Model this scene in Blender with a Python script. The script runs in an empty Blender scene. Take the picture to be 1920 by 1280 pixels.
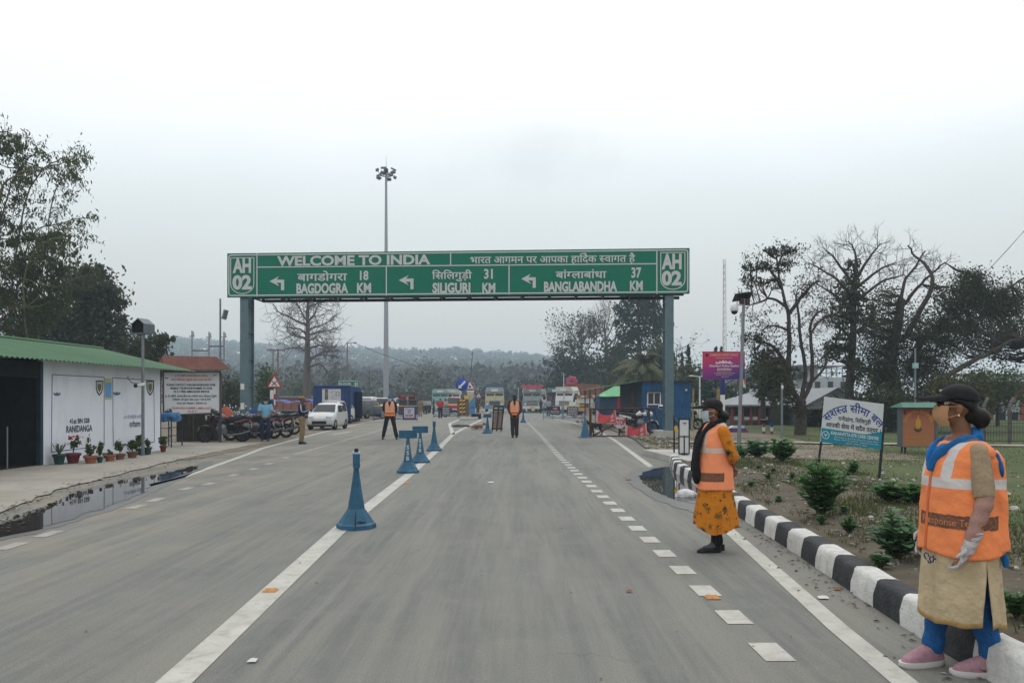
import bpy,bmesh,math,random
import numpy as np
from mathutils import Vector,Matrix
from mathutils.bvhtree import BVHTree
SC=bpy.context.scene
COL=SC.collection
R=math.radians
# camera
FPX,EYE,HOR,CX=1440.0,1.53,750.0,960.0
cam_d=bpy.data.cameras.new('camera');cam=bpy.data.objects.new('camera',cam_d);COL.objects.link(cam)
cam.location=(0,0,EYE);cam.rotation_euler=(R(90),0,0)
cam_d.sensor_width=36.0;cam_d.lens=36.0*FPX/1920.0
cam_d.shift_y=(HOR-640.0)/1920.0
cam_d.clip_start=0.05;cam_d.clip_end=6000
SC.camera=cam
# overcast sky and veiled sun
SUN_EL,SUN_AZ=R(58),R(25)
W=bpy.data.worlds.new('World');SC.world=W;W.use_nodes=True
nt=W.node_tree;nt.nodes.clear()
def N(t,**k):
 n=nt.nodes.new(t)
 for a,b in k.items():setattr(n,a,b)
 return n
L=nt.links.new
out=N('ShaderNodeOutputWorld');bg=N('ShaderNodeBackground');L(bg.outputs[0],out.inputs[0])
tc=N('ShaderNodeTexCoord');sep=N('ShaderNodeSeparateXYZ');L(tc.outputs['Generated'],sep.inputs[0])
mpn=N('ShaderNodeMapping');mpn.inputs['Scale'].default_value=(1.6,1.6,5.0);L(tc.outputs['Generated'],mpn.inputs[0])
cn=N('ShaderNodeTexNoise');cn.inputs['Scale'].default_value=1.7;cn.inputs['Detail'].default_value=5;L(mpn.outputs[0],cn.inputs['Vector'])
wob=N('ShaderNodeMath',operation='MULTIPLY_ADD');L(cn.outputs['Fac'],wob.inputs[0]);wob.inputs[1].default_value=.085;L(sep.outputs['Z'],wob.inputs[2])
ramp=N('ShaderNodeValToRGB');L(wob.outputs[0],ramp.inputs[0])
er=ramp.color_ramp;er.interpolation='LINEAR'
stops=[(0.0,(.69,.645,.585)),(.094,(.71,.66,.60)),(.141,(.73,.69,.635)),(.20,(.765,.77,.735)),(.261,(.81,.86,.845)),(.323,(.93,.99,1.0)),
(.37,(1.07,1.08,1.08)),(.62,(1.26,1.26,1.26)),(1.0,(1.38,1.38,1.38))]
er.elements[0].position=0;er.elements[1].position=1
for p,c in stops[1:-1]:er.elements.new(p)
for e,(p,c)in zip(er.elements,stops):e.position=p;e.color=(*c,1)
wisp=N('ShaderNodeVectorMath',operation='SUBTRACT');L(tc.outputs['Generated'],wisp.inputs[0]);wisp.inputs[1].default_value=Vector((40/1440,1,455/1440)).normalized()
wsc=N('ShaderNodeVectorMath',operation='MULTIPLY');L(wisp.outputs[0],wsc.inputs[0]);wsc.inputs[1].default_value=(7,0,20)
wl=N('ShaderNodeVectorMath',operation='LENGTH');L(wsc.outputs[0],wl.inputs[0])
wn=N('ShaderNodeTexNoise');wn.inputs['Scale'].default_value=16;wn.inputs['Detail'].default_value=4;L(tc.outputs['Generated'],wn.inputs['Vector'])
wa=N('ShaderNodeMath',operation='MULTIPLY_ADD');L(wn.outputs['Fac'],wa.inputs[0]);wa.inputs[1].default_value=1.6;L(wl.outputs['Value'],wa.inputs[2])
wm=N('ShaderNodeMapRange');wm.interpolation_type='SMOOTHSTEP';L(wa.outputs[0],wm.inputs['Value']);wm.inputs[1].default_value=.75;wm.inputs[2].default_value=1.9;wm.inputs[3].default_value=.92;wm.inputs[4].default_value=1.0
mulw=N('ShaderNodeMixRGB',blend_type='MULTIPLY');mulw.inputs[0].default_value=1;L(ramp.outputs[0],mulw.inputs[1]);L(wm.outputs[0],mulw.inputs[2])
sky=N('ShaderNodeTexSky');sky.sky_type='NISHITA';sky.sun_disc=False;sky.sun_elevation=SUN_EL;sky.sun_rotation=SUN_AZ
sks=N('ShaderNodeMixRGB',blend_type='MULTIPLY');sks.inputs[0].default_value=1;L(sky.outputs[0],sks.inputs[1]);sks.inputs[2].default_value=(.006,.006,.006,1)
add=N('ShaderNodeMixRGB',blend_type='ADD');add.inputs[0].default_value=1;L(mulw.outputs[0],add.inputs[1]);L(sks.outputs[0],add.inputs[2])
L(add.outputs[0],bg.inputs[0]);bg.inputs[1].default_value=1.0
sd=bpy.data.lights.new('sun','SUN');sd.energy=0.7;sd.angle=R(25);sd.color=(1,.97,.92)
sun=bpy.data.objects.new('sun',sd);COL.objects.link(sun)
sdir=Vector((math.sin(SUN_AZ)*math.cos(SUN_EL),math.cos(SUN_AZ)*math.cos(SUN_EL),math.sin(SUN_EL)))
sun.rotation_euler=sdir.to_track_quat('Z','Y').to_euler();sun.location=(20,30,60)
SC.view_settings.view_transform='Standard';SC.view_settings.look='None'
SC.view_settings.exposure=0;SC.view_settings.gamma=1
SC.cycles.max_bounces=6;SC.cycles.volume_bounces=2;SC.cycles.transparent_max_bounces=8
# placing: photo pixel -> place in the world
def P(u,v,Y):return Vector(((u-CX)/FPX*Y,Y,EYE-(v-HOR)/FPX*Y))
def G(u,v,z=0.0):
 Y=(EYE-z)*FPX/(v-HOR)
 return Vector(((u-CX)/FPX*Y,Y,z))
 # materials
MATS={}
def M(name,col,rough=.6,metal=0.0,var=.10,vs=4.0,bump=0.0,bs=60.0,col2=None,spec=.22,dirt=0.0,dcol=(.22,.19,.15),stretch=None,coat=0.0):
 if name in MATS:return MATS[name]
 m=bpy.data.materials.new(name);m.use_nodes=True;MATS[name]=m
 t=m.node_tree;b=t.nodes['Principled BSDF'];n=t.nodes.new;l=t.links.new
 b.inputs['Roughness'].default_value=rough;b.inputs['Metallic'].default_value=metal
 b.inputs['Specular IOR Level'].default_value=spec
 if coat:b.inputs['Coat Weight'].default_value=coat;b.inputs['Coat Roughness'].default_value=.08
 tc=n('ShaderNodeTexCoord');vec=tc.outputs['Object']
 if stretch:
  mp=n('ShaderNodeMapping');mp.inputs['Scale'].default_value=stretch;l(vec,mp.inputs[0]);vec=mp.outputs[0]
 nz=n('ShaderNodeTexNoise');nz.inputs['Scale'].default_value=vs;nz.inputs['Detail'].default_value=6;nz.inputs['Roughness'].default_value=.62;l(vec,nz.inputs['Vector'])
 r=n('ShaderNodeValToRGB');l(nz.outputs['Fac'],r.inputs[0])
 c2=col2 or tuple(min(1,c*(1+var))for c in col);c1=col if col2 else tuple(c*(1-var)for c in col)
 r.color_ramp.elements[0].position=.33;r.color_ramp.elements[1].position=.67
 r.color_ramp.elements[0].color=(*c1,1);r.color_ramp.elements[1].color=(*c2,1)
 cs=r.outputs[0]
 if dirt:
  n2=n('ShaderNodeTexNoise');n2.inputs['Scale'].default_value=vs*2.7;n2.inputs['Detail'].default_value=8;n2.inputs['Roughness'].default_value=.7;l(vec,n2.inputs['Vector'])
  mr=n('ShaderNodeMapRange');mr.inputs[1].default_value=.5;mr.inputs[2].default_value=.72;mr.inputs[4].default_value=dirt;l(n2.outputs['Fac'],mr.inputs[0])
  mx=n('ShaderNodeMixRGB');l(mr.outputs[0],mx.inputs[0]);l(cs,mx.inputs[1]);mx.inputs[2].default_value=(*dcol,1);cs=mx.outputs[0]
 l(cs,b.inputs['Base Color'])
 if bump:
  n3=n('ShaderNodeTexNoise');n3.inputs['Scale'].default_value=bs;n3.inputs['Detail'].default_value=4;l(vec,n3.inputs['Vector'])
  bp=n('ShaderNodeBump');bp.inputs['Strength'].default_value=bump;bp.inputs['Distance'].default_value=.02;l(n3.outputs['Fac'],bp.inputs['Height']);l(bp.outputs[0],b.inputs['Normal'])
 return m
def leafmat(name,cols,trans=.25,rough=.55):
 if name in MATS:return MATS[name]
 m=bpy.data.materials.new(name);m.use_nodes=True;MATS[name]=m
 t=m.node_tree;n=t.nodes.new;l=t.links.new;b=t.nodes['Principled BSDF'];o=t.nodes['Material Output']
 g=n('ShaderNodeNewGeometry');r=n('ShaderNodeValToRGB');l(g.outputs['Random Per Island'],r.inputs[0])
 for _ in cols[2:]:r.color_ramp.elements.new(.5)
 for i,(e,c)in enumerate(zip(r.color_ramp.elements,cols)):e.position=i/(len(cols)-1);e.color=(*c,1)
 l(r.outputs[0],b.inputs['Base Color']);b.inputs['Roughness'].default_value=rough;b.inputs['Specular IOR Level'].default_value=.1
 tr=n('ShaderNodeBsdfTranslucent');l(r.outputs[0],tr.inputs[0])
 mx=n('ShaderNodeMixShader');mx.inputs[0].default_value=trans;l(b.outputs[0],mx.inputs[1]);l(tr.outputs[0],mx.inputs[2]);l(mx.outputs[0],o.inputs[0])
 return m
def glassmat(name,col=(.02,.025,.03),rough=.06):
 return M(name,col,rough=rough,var=.05,spec=.4)
 # tags and roots
ORG={}
def tag(o,label=None,cat=None,group=None,kind=None):
 if label:o['label']=label
 if cat:o['category']=cat
 if group:o['group']=group
 if kind:o['kind']=kind
 return o
def thing(name,label,cat,loc=(0,0,0),rz=0.0,group=None,parent=None):
 o=bpy.data.objects.new(name,None);COL.objects.link(o)
 o.empty_display_size=.2;o.location=loc;o.rotation_euler=(0,0,rz)
 ORG[o.name]=Matrix.Translation(loc)@Matrix.Rotation(rz,4,'Z')
 return tag(o,label,cat,group)
def dup(root,loc,rz=None,label=None,scale=None,remat=None):
 def cp(o,par):
  c=o.copy();COL.objects.link(c)
  if par is not None:c.parent=par
  if remat and c.type=='MESH':
   c.data=c.data.copy()
   for i,mm in enumerate(c.data.materials):
    if mm and mm.name in remat:c.data.materials[i]=remat[mm.name]
  for ch in KIDS.get(o.name,[]):KIDS.setdefault(c.name,[]).append(cp(ch,c))
  return c
 r=cp(root,None);r.location=loc
 if rz is not None:r.rotation_euler=(0,0,rz)
 if scale:r.scale=(scale,)*3 if not hasattr(scale,'__len__')else scale
 if label:r['label']=label
 return r
KIDS={}
# mesh builder
class MB:
 def __init__(s):s.v=[];s.f=[];s.m=[];s.s=[]
 def add(s,vs,fs,mat=0,smooth=False):
  o=len(s.v);s.v.extend([tuple(x)for x in vs])
  for f in fs:s.f.append(tuple(i+o for i in f));s.m.append(mat);s.s.append(smooth)
  return s
 def box(s,x0,x1,y0,y1,z0,z1,mat=0,T=None):
  v=[(x0,y0,z0),(x1,y0,z0),(x1,y1,z0),(x0,y1,z0),(x0,y0,z1),(x1,y0,z1),(x1,y1,z1),(x0,y1,z1)]
  if T is not None:v=[T@Vector(p)for p in v]
  return s.add(v,[(0,3,2,1),(4,5,6,7),(0,1,5,4),(1,2,6,5),(2,3,7,6),(3,0,4,7)],mat)
 def hexa(s,v,mat=0):return s.add(v,[(0,3,2,1),(4,5,6,7),(0,1,5,4),(1,2,6,5),(2,3,7,6),(3,0,4,7)],mat)
 def cbox(s,c,size,mat=0,T=None):
  x,y,z=c;a,b,d=(q/2 for q in size);return s.box(x-a,x+a,y-b,y+b,z-d,z+d,mat,T)
 def quad(s,a,b,c,d,mat=0):return s.add([a,b,c,d],[(0,1,2,3)],mat)
 def poly(s,pts,mat=0):return s.add(pts,[tuple(range(len(pts)))],mat)
 def prism(s,pts,d,mat=0,smooth=False):
  d=Vector(d);n=len(pts);a=[Vector(p)for p in pts];b=[p+d for p in a]
  s.add(a,[tuple(range(n))[::-1]],mat);s.add(b,[tuple(range(n))],mat)
  return s.add(a+b,[(i,(i+1)%n,n+(i+1)%n,n+i)for i in range(n)],mat,smooth)
 def tube(s,pts,rad,n=8,mat=0,caps=True,ell=None,smooth=True):
  pts=[Vector(p)for p in pts];k=len(pts)
  if not hasattr(rad,'__len__'):rad=[rad]*k
  ref=None;rings=[]
  for i,p in enumerate(pts):
   d=(pts[min(i+1,k-1)]-pts[max(i-1,0)]);d=d.normalized()if d.length>1e-9 else Vector((0,0,1))
   if ref is None:ref=Vector((0,1,0))if abs(d.y)<.9 else Vector((1,0,0))
   x=d.cross(ref);x=x.normalized()if x.length>1e-6 else d.orthogonal().normalized();y=d.cross(x).normalized();ref=y*-1 if False else ref
   ex,ey=(ell[i]if ell and hasattr(ell[0],'__len__')else(ell or(1,1)))
   rings.append([p+x*(math.cos(2*math.pi*j/n)*rad[i]*ex)+y*(math.sin(2*math.pi*j/n)*rad[i]*ey)for j in range(n)])
  return s.loft(rings,mat,caps,smooth)
 def loft(s,rings,mat=0,caps=True,smooth=True):
  n=len(rings[0]);v=[q for r in rings for q in r]
  f=[(a*n+j,a*n+(j+1)%n,(a+1)*n+(j+1)%n,(a+1)*n+j)for a in range(len(rings)-1)for j in range(n)]
  s.add(v,f,mat,smooth)
  if caps:s.add(rings[0],[tuple(range(n))[::-1]],mat);s.add(rings[-1],[tuple(range(n))],mat)
  return s
 def cyl(s,a,b,r0,r1=None,n=12,mat=0,caps=True):return s.tube([a,b],[r0,r0 if r1 is None else r1],n,mat,caps)
 def lathe(s,prof,c=(0,0,0),n=16,mat=0,axis='Z',caps=True):
  rings=[]
  for r,z in prof:
   ring=[]
   for j in range(n):
    a=2*math.pi*j/n;x,y=r*math.cos(a),r*math.sin(a)
    q=(x,y,z)if axis=='Z' else((z,x,y)if axis=='X' else(x,z,y))
    ring.append(Vector(c)+Vector(q))
   rings.append(ring)
  return s.loft(rings,mat,caps)
 def ell(s,c,r,n=14,k=8,mat=0,T=None):
  rings=[]
  for i in range(k+1):
   t=math.pi*(i+.0)/k;t=min(max(t,.02),math.pi-.02)
   ring=[Vector((math.sin(t)*math.cos(2*math.pi*j/n)*r[0],math.sin(t)*math.sin(2*math.pi*j/n)*r[1],-math.cos(t)*r[2]))for j in range(n)]
   if T is not None:ring=[T@q for q in ring]
   rings.append([Vector(c)+q for q in ring])
  return s.loft(rings,mat)
 def torus(s,c,Rr,r,axis='Y',n=24,k=8,mat=0):
  rings=[]
  for i in range(n+1):
   a=2*math.pi*i/n;ring=[]
   for j in range(k):
    b=2*math.pi*j/k;q=Rr+r*math.cos(b);x,y,z=q*math.cos(a),r*math.sin(b),q*math.sin(a)
    ring.append(Vector(c)+Vector((x,y,z)if axis=='Y' else((y,x,z)if axis=='X' else(x,z,y))))
   rings.append(ring)
  return s.loft(rings,mat,caps=False)
 def ring_body(s,rows,n=24,mat=0,fn=None,caps=True,smooth=True):
  """rows of (z, cx, cy, rx, ry[, power]) -> loft of superellipses; fn(angle, t, z) scales the radius"""
  rings=[]
  for i,row in enumerate(rows):
   z,cx,cy,rx,ry=row[:5];pw=row[5]if len(row)>5 else 2.0;ring=[]
   for j in range(n):
    a=2*math.pi*j/n;c_,s_=math.cos(a),math.sin(a)
    x=math.copysign(abs(c_)**(2/pw),c_)*rx;y=math.copysign(abs(s_)**(2/pw),s_)*ry
    k=fn(a,i/(len(rows)-1),z)if fn else 1.0
    ring.append(Vector((cx+x*k,cy+y*k,z)))
   rings.append(ring)
  return s.loft(rings,mat,caps,smooth)
 def xf(s,T):
  s.v=[tuple(T@Vector(p))for p in s.v];return s
 def build(s,name,mats,parent=None,world=False,label=None,kind=None,cat=None,group=None):
  if not isinstance(mats,(list,tuple)):mats=[mats]
  vs=s.v
  if parent is not None and world:
   I=ORG[parent.name].inverted();vs=[tuple(I@Vector(p))for p in vs]
  me=bpy.data.meshes.new(name);me.from_pydata(vs,[],s.f)
  for m in mats:me.materials.append(m)
  me.polygons.foreach_set('material_index',s.m);me.polygons.foreach_set('use_smooth',s.s)
  me.update()
  o=bpy.data.objects.new(name,me);COL.objects.link(o)
  if parent is not None:
   o.parent=parent;KIDS.setdefault(parent.name,[]).append(o);ORG[o.name]=ORG[parent.name]
  else:ORG[o.name]=Matrix.Identity(4)
  return tag(o,label,cat,group,kind)
def own_origin(o,loc):
 """move a top-level mesh object's origin to loc"""
 loc=Vector(loc);o.data.transform(Matrix.Translation(-loc));o.location=loc;return o
def smoothstep(a,b,x):t=min(1,max(0,(x-a)/(b-a)));return t*t*(3-2*t)
_rs=np.random.RandomState(7);_g=_rs.rand(64,64)
def vnoise(x,y):
 xi,yi=math.floor(x),math.floor(y);fx,fy=x-xi,y-yi;fx=fx*fx*(3-2*fx);fy=fy*fy*(3-2*fy)
 g=lambda a,b:_g[a%64,b%64]
 return(g(xi,yi)*(1-fx)+g(xi+1,yi)*fx)*(1-fy)+(g(xi,yi+1)*(1-fx)+g(xi+1,yi+1)*fx)*fy
def fbm(x,y):return vnoise(x,y)*.55+vnoise(x*2.1+9,y*2.1+4)*.28+vnoise(x*4.3+3,y*4.3+7)*.17
# lettering
_TX={}
def _raw(body,bold):
 key=(body,bold)
 if key in _TX:return _TX[key]
 c=bpy.data.curves.new('lettering','FONT');c.body=body;c.size=1;c.offset=bold;c.resolution_u=3
 o=bpy.data.objects.new('lettering',c);COL.objects.link(o)
 dg=bpy.context.evaluated_depsgraph_get();dg.update()
 me=bpy.data.meshes.new_from_object(o.evaluated_get(dg),depsgraph=dg)
 vs=[(v.co.x,v.co.y)for v in me.vertices];fs=[tuple(p.vertices)for p in me.polygons]
 bpy.data.objects.remove(o);bpy.data.curves.remove(c);bpy.data.meshes.remove(me)
 _TX[key]=(vs,fs);return _TX[key]
def _adv(body,bold):
 w=lambda t:max([p[0]for p in _raw(t,0)[0]]or[0])
 return w(body+'|')-w('|')
def _clip(vs,fs,x):
 bm=bmesh.new();bv=[bm.verts.new((a,b,0))for a,b in vs]
 for f in fs:
  try:bm.faces.new([bv[i]for i in f])
  except ValueError:pass
 bmesh.ops.bisect_plane(bm,geom=bm.verts[:]+bm.edges[:]+bm.faces[:],plane_co=(x,0,0),plane_no=(1,0,0),clear_outer=True)
 bm.verts.index_update()
 r=([(v.co.x,v.co.y)for v in bm.verts],[tuple(v.index for v in f.verts)for f in bm.faces]);bm.free();return r
import re
def txt(body,bold=0.0):
 body=re.sub('((?:[\u0915-\u0939]~)*[\u0915-\u0939]#?\u093c?)\u093f','\u093f\\1',body)
 """flat lettering in em units; '~' after a Devanagari letter = half form, '^' before = reph hook, '#' after = ra foot stroke"""
 if not any(c in body for c in '~^#'):return _raw(body,bold)
 V,F,x=[],[],0.0
 toks=[];i=0
 cur=''
 for ch in body:
  if ch in '~#':toks.append((cur[:-1],''))if cur[:-1]else None;toks.append((cur[-1],ch));cur=''
  elif ch=='^':toks.append((cur,''))if cur else None;cur='';toks.append(('','^'))
  else:cur+=ch
 if cur:toks.append((cur,''))
 reph=False
 for t,k in toks:
  if k=='^':reph=True;continue
  vs,fs=_raw(t,bold);a=_adv(t,bold)
  if k=='~':a-=.185;vs,fs=_clip(vs,fs,a)
  o=len(V);V+=[(px+x,py)for px,py in vs];F+=[tuple(q+o for q in f)for f in fs]
  def stroke(pts,w):
   for(x0,y0),(x1,y1)in zip(pts,pts[1:]):
    d=Vector((x1-x0,y1-y0)).normalized()*w;o=len(V)
    V.extend([(x+x0-d.y,y0+d.x),(x+x1-d.y,y1+d.x),(x+x1+d.y,y1-d.x),(x+x0+d.y,y0-d.x)]);F.append((o,o+1,o+2,o+3))
  if k=='#':stroke([(a-.2,.22),(a-.42,.02)],.035+bold)
  if reph:
   b=min(a,.62);stroke([(b-.12,.62),(b-.05,.72),(b-.02,.83),(b-.1,.9),(b-.22,.86)],.033+bold);reph=False
  x+=a
 return V,F
def lettering(mb,body,org,xd,zd,h,mat=0,width=None,align='c',bold=.0,squeeze=1.0,ref=None,lift=0.0,fn=None):
 """org = anchor on the baseline; h = height of a capital letter; width squeezes/stretches the line to fit"""
 vs,fs=txt(body,bold)
 if not vs:return
 hh=.72 if any(ord(c)>0x900 for c in body)else .70
 k=h/hh;x0=min(p[0]for p in vs);x1=max(p[0]for p in vs)
 kx=k*squeeze if width is None else width/(x1-x0)
 wd=(x1-x0)*kx;sh={'c':-wd/2,'l':0,'r':-wd}[align]
 org,xd,zd=Vector(org),Vector(xd).normalized(),Vector(zd).normalized();nrm=xd.cross(zd)*lift
 pts=[]
 for px,py in vs:
  a,b=(px-x0)*kx+sh,py*k
  if fn:a,b=fn(a,b)
  pts.append(org+xd*a+zd*b+nrm)
 mb.add(pts,fs,mat)
 # foliage
def leaf_object(name,C,size,mats,parent=None,seed=0,aspect=2.2,droop=.3,curl=False,up=None,kind=None):
 """every row of C a leaf: a lozenge with its own direction, one mesh"""
 rs=np.random.RandomState(seed);C=np.asarray(C,float);n=len(C)
 d=rs.normal(size=(n,3));d[:,2]-=droop*2.0
 d/=np.linalg.norm(d,axis=1)[:,None]
 q=rs.normal(size=(n,3));w=np.cross(d,q);w/=np.linalg.norm(w,axis=1)[:,None]
 L_=(size*rs.uniform(.6,1.35,n))[:,None];B=L_/aspect
 V=np.empty((n,4,3));V[:,0]=C-d*L_*.5;V[:,1]=C+w*B*.5;V[:,2]=C+d*L_*.5;V[:,3]=C-w*B*.5
 if parent is not None:
  I=np.array(ORG[parent.name].inverted());V=V@I[:3,:3].T+I[:3,3]
 me=bpy.data.meshes.new(name);me.vertices.add(n*4);me.vertices.foreach_set('co',V.ravel())
 me.loops.add(n*4);me.loops.foreach_set('vertex_index',np.arange(n*4));me.polygons.add(n)
 me.polygons.foreach_set('loop_start',np.arange(0,n*4,4));me.polygons.foreach_set('loop_total',np.full(n,4));me.update(calc_edges=True)
 me.materials.append(mats);o=bpy.data.objects.new(name,me);COL.objects.link(o)
 if parent is not None:o.parent=parent;KIDS.setdefault(parent.name,[]).append(o);ORG[o.name]=ORG[parent.name]
 else:ORG[o.name]=Matrix.Identity(4)
 return tag(o,kind=kind)
 # SETTING
ASPH=bpy.data.materials.new('dusty_asphalt');ASPH.use_nodes=True
def _asph():
 t=ASPH.node_tree;n=t.nodes.new;l=t.links.new;b=t.nodes['Principled BSDF']
 tc=n('ShaderNodeTexCoord');v=tc.outputs['Object']
 def noise(sc,det,stretch=None,rot=0.0,rough=.6):
  mp=n('ShaderNodeMapping');mp.inputs['Scale'].default_value=stretch or(1,1,1);mp.inputs['Rotation'].default_value=(0,0,rot);l(v,mp.inputs[0])
  q=n('ShaderNodeTexNoise');q.inputs['Scale'].default_value=sc;q.inputs['Detail'].default_value=det;q.inputs['Roughness'].default_value=rough;q.inputs['Distortion'].default_value=.4;l(mp.outputs[0],q.inputs['Vector']);return q.outputs['Fac']
 def mr(s,a,b_,c,d):
  q=n('ShaderNodeMapRange');q.interpolation_type='SMOOTHSTEP';l(s,q.inputs[0])
  for i,z in enumerate((a,b_,c,d)):q.inputs[i+1].default_value=z
  return q.outputs[0]
 def mix(f,a,b_,mode='MIX'):
  q=n('ShaderNodeMixRGB');q.blend_type=mode
  (l(f,q.inputs[0])if not isinstance(f,float)else setattr(q.inputs[0],'default_value',f))
  for k,c in((1,a),(2,b_)):(l(c,q.inputs[k])if hasattr(c,'links')else setattr(q.inputs[k],'default_value',(*c,1)))
  return q.outputs[0]
 def math_(op,a,b_):
  q=n('ShaderNodeMath');q.operation=op
  for k,c in((0,a),(1,b_)):(l(c,q.inputs[k])if hasattr(c,'links')else setattr(q.inputs[k],'default_value',c))
  return q.outputs[0]
 base=mix(mr(noise(.45,6),.3,.7,0,1),(.124,.129,.118),(.160,.163,.149))
 tr1=mr(noise(1.6,5,(1,.045,1),R(4)),.42,.66,0,1)
 tr2=mr(noise(2.6,5,(1,.05,1),R(-13)),.45,.64,0,1)
 base=mix(math_('MULTIPLY',tr1,.6),base,(.098,.104,.104))
 base=mix(math_('MULTIPLY',tr2,.6),base,(.205,.200,.176))
 fs=mr(noise(9,4,(1,.06,1),R(-7),.7),.40,.68,0,.5);base=mix(fs,base,(.185,.186,.166));fd=mr(noise(7,4,(1,.05,1),R(-15),.7),.50,.70,0,.55);base=mix(fd,base,(.095,.101,.102));blot=mr(noise(3.2,8,None,0,.72),.46,.72,0,.45);base=mix(blot,base,(.19,.186,.162))
 sp=n('ShaderNodeSeparateXYZ');l(v,sp.inputs[0])
 left=mr(sp.outputs['X'],-7.6,-1.5,1,.12)
 dust=math_('MULTIPLY',mr(noise(.8,7),.36,.66,0,1),left)
 base=mix(math_('MULTIPLY',dust,.8),base,(.225,.200,.155))
 right=mr(sp.outputs['X'],1.9,2.75,0,1)
 base=mix(math_('MULTIPLY',right,mr(noise(1.7,6),.38,.7,0,.6)),base,(.175,.160,.13))
 sk=mr(noise(3.4,4,(1,.02,1),R(-16)),.60,.70,0,.5)
 base=mix(math_('MULTIPLY',sk,mr(sp.outputs['X'],-2.3,.5,1,.15)),base,(.115,.119,.126))
 fine=mr(noise(90,3),.25,.75,.78,1.2)
 fc=n('ShaderNodeCombineXYZ');[l(fine,fc.inputs[i])for i in range(3)]
 base=mix(1.0,base,fc.outputs[0],'MULTIPLY')
 spk=mr(noise(150,2),.62,.72,0,.5)
 base=mix(spk,base,(.26,.25,.235))
 ck=n('ShaderNodeTexVoronoi');ck.feature='DISTANCE_TO_EDGE';ck.inputs['Scale'].default_value=.33
 wv=n('ShaderNodeTexNoise');wv.inputs['Scale'].default_value=1.4;wv.inputs['Detail'].default_value=6;l(v,wv.inputs['Vector'])
 va=n('ShaderNodeVectorMath');va.operation='MULTIPLY_ADD';l(wv.outputs['Color'],va.inputs[0]);va.inputs[1].default_value=(1.6,1.6,0);l(v,va.inputs[2]);l(va.outputs[0],ck.inputs['Vector'])
 crk=math_('MULTIPLY',mr(ck.outputs['Distance'],.001,.006,1,0),mr(noise(.25,2),.5,.62,0,.28))
 base=mix(crk,base,(.05,.05,.05))
 l(base,b.inputs['Base Color']);b.inputs['Roughness'].default_value=.82;b.inputs['Specular IOR Level'].default_value=.35
 bp=n('ShaderNodeBump');bp.inputs['Strength'].default_value=.35;bp.inputs['Distance'].default_value=.006;l(noise(160,3),bp.inputs['Height']);l(bp.outputs[0],b.inputs['Normal'])
_asph()
DIRT=M('dry_dirt',(.135,.112,.084),.95,var=.2,vs=.9,bump=.6,bs=14,col2=(.205,.178,.138),dirt=.45,dcol=(.085,.07,.052))
GRASSG=M('grass_ground',(.046,.070,.022),.95,vs=.42,bump=.5,bs=22,col2=(.080,.098,.036),dirt=.45,dcol=(.145,.116,.074))
VERGE=M('verge_soil',(.066,.054,.040),.95,vs=1.6,bump=.8,bs=18,col2=(.125,.105,.08),dirt=.65,dcol=(.055,.062,.026))
CONC=M('worn_concrete',(.255,.238,.205),.9,vs=.7,bump=.3,bs=50,col2=(.335,.318,.285),dirt=.5,dcol=(.185,.165,.135))
CONC2=M('pale_concrete',(.33,.325,.31),.9,vs=1.5,bump=.3,bs=50,col2=(.42,.41,.395),dirt=.4,dcol=(.24,.22,.19))
ROADF=M('road_paint_faded',(.27,.26,.235),.8,vs=3,col2=(.36,.35,.32),dirt=.8,dcol=(.18,.17,.145),bump=.15,bs=90)
ROADW=M('road_paint_white',(.37,.365,.33),.75,vs=3,col2=(.47,.465,.425),dirt=.8,dcol=(.24,.23,.205),bump=.15,bs=90)
KWHITE=M('kerb_white',(.46,.46,.44),.8,vs=5,col2=(.62,.62,.60),dirt=.55,dcol=(.25,.225,.18),bump=.5,bs=45)
KBLACK=M('kerb_black',(.022,.024,.028),.7,vs=5,col2=(.042,.044,.050),dirt=.35,dcol=(.10,.09,.075),bump=.5,bs=45)
WATER=M('still_water',(.035,.034,.03),.018,var=.3,vs=2,spec=.6)
def _ripple():
 t=WATER.node_tree;b=t.nodes['Principled BSDF'];b.inputs['IOR'].default_value=1.5
_ripple()
WET=M('wet_asphalt',(.085,.086,.083),.38,vs=2,col2=(.115,.113,.106),spec=.4)
def gridsheet(name,xs,ys,fz,mat,kind='structure'):
 mb=MB();nx,ny=len(xs),len(ys)
 vs=[(x,y,fz(x,y))for y in ys for x in xs]
 fs=[(j*nx+i,j*nx+i+1,(j+1)*nx+i+1,(j+1)*nx+i)for j in range(ny-1)for i in range(nx-1)]
 mb.add(vs,fs,0,True);return mb.build(name,mat,kind=kind)
mb=MB();mb.quad((-1400,-50,-.03),(1400,-50,-.03),(1400,1250,-.03),(-1400,1250,-.03));mb.build('ground',DIRT,kind='structure')
mb=MB();mb.poly([(-16,-3,0),(14,-3,0),(14,60,0),(10,120,0),(6,240,0),(-8,240,0),(-22,120,0),(-18,60,0)]);mb.build('road',ASPH,kind='structure')
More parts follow.
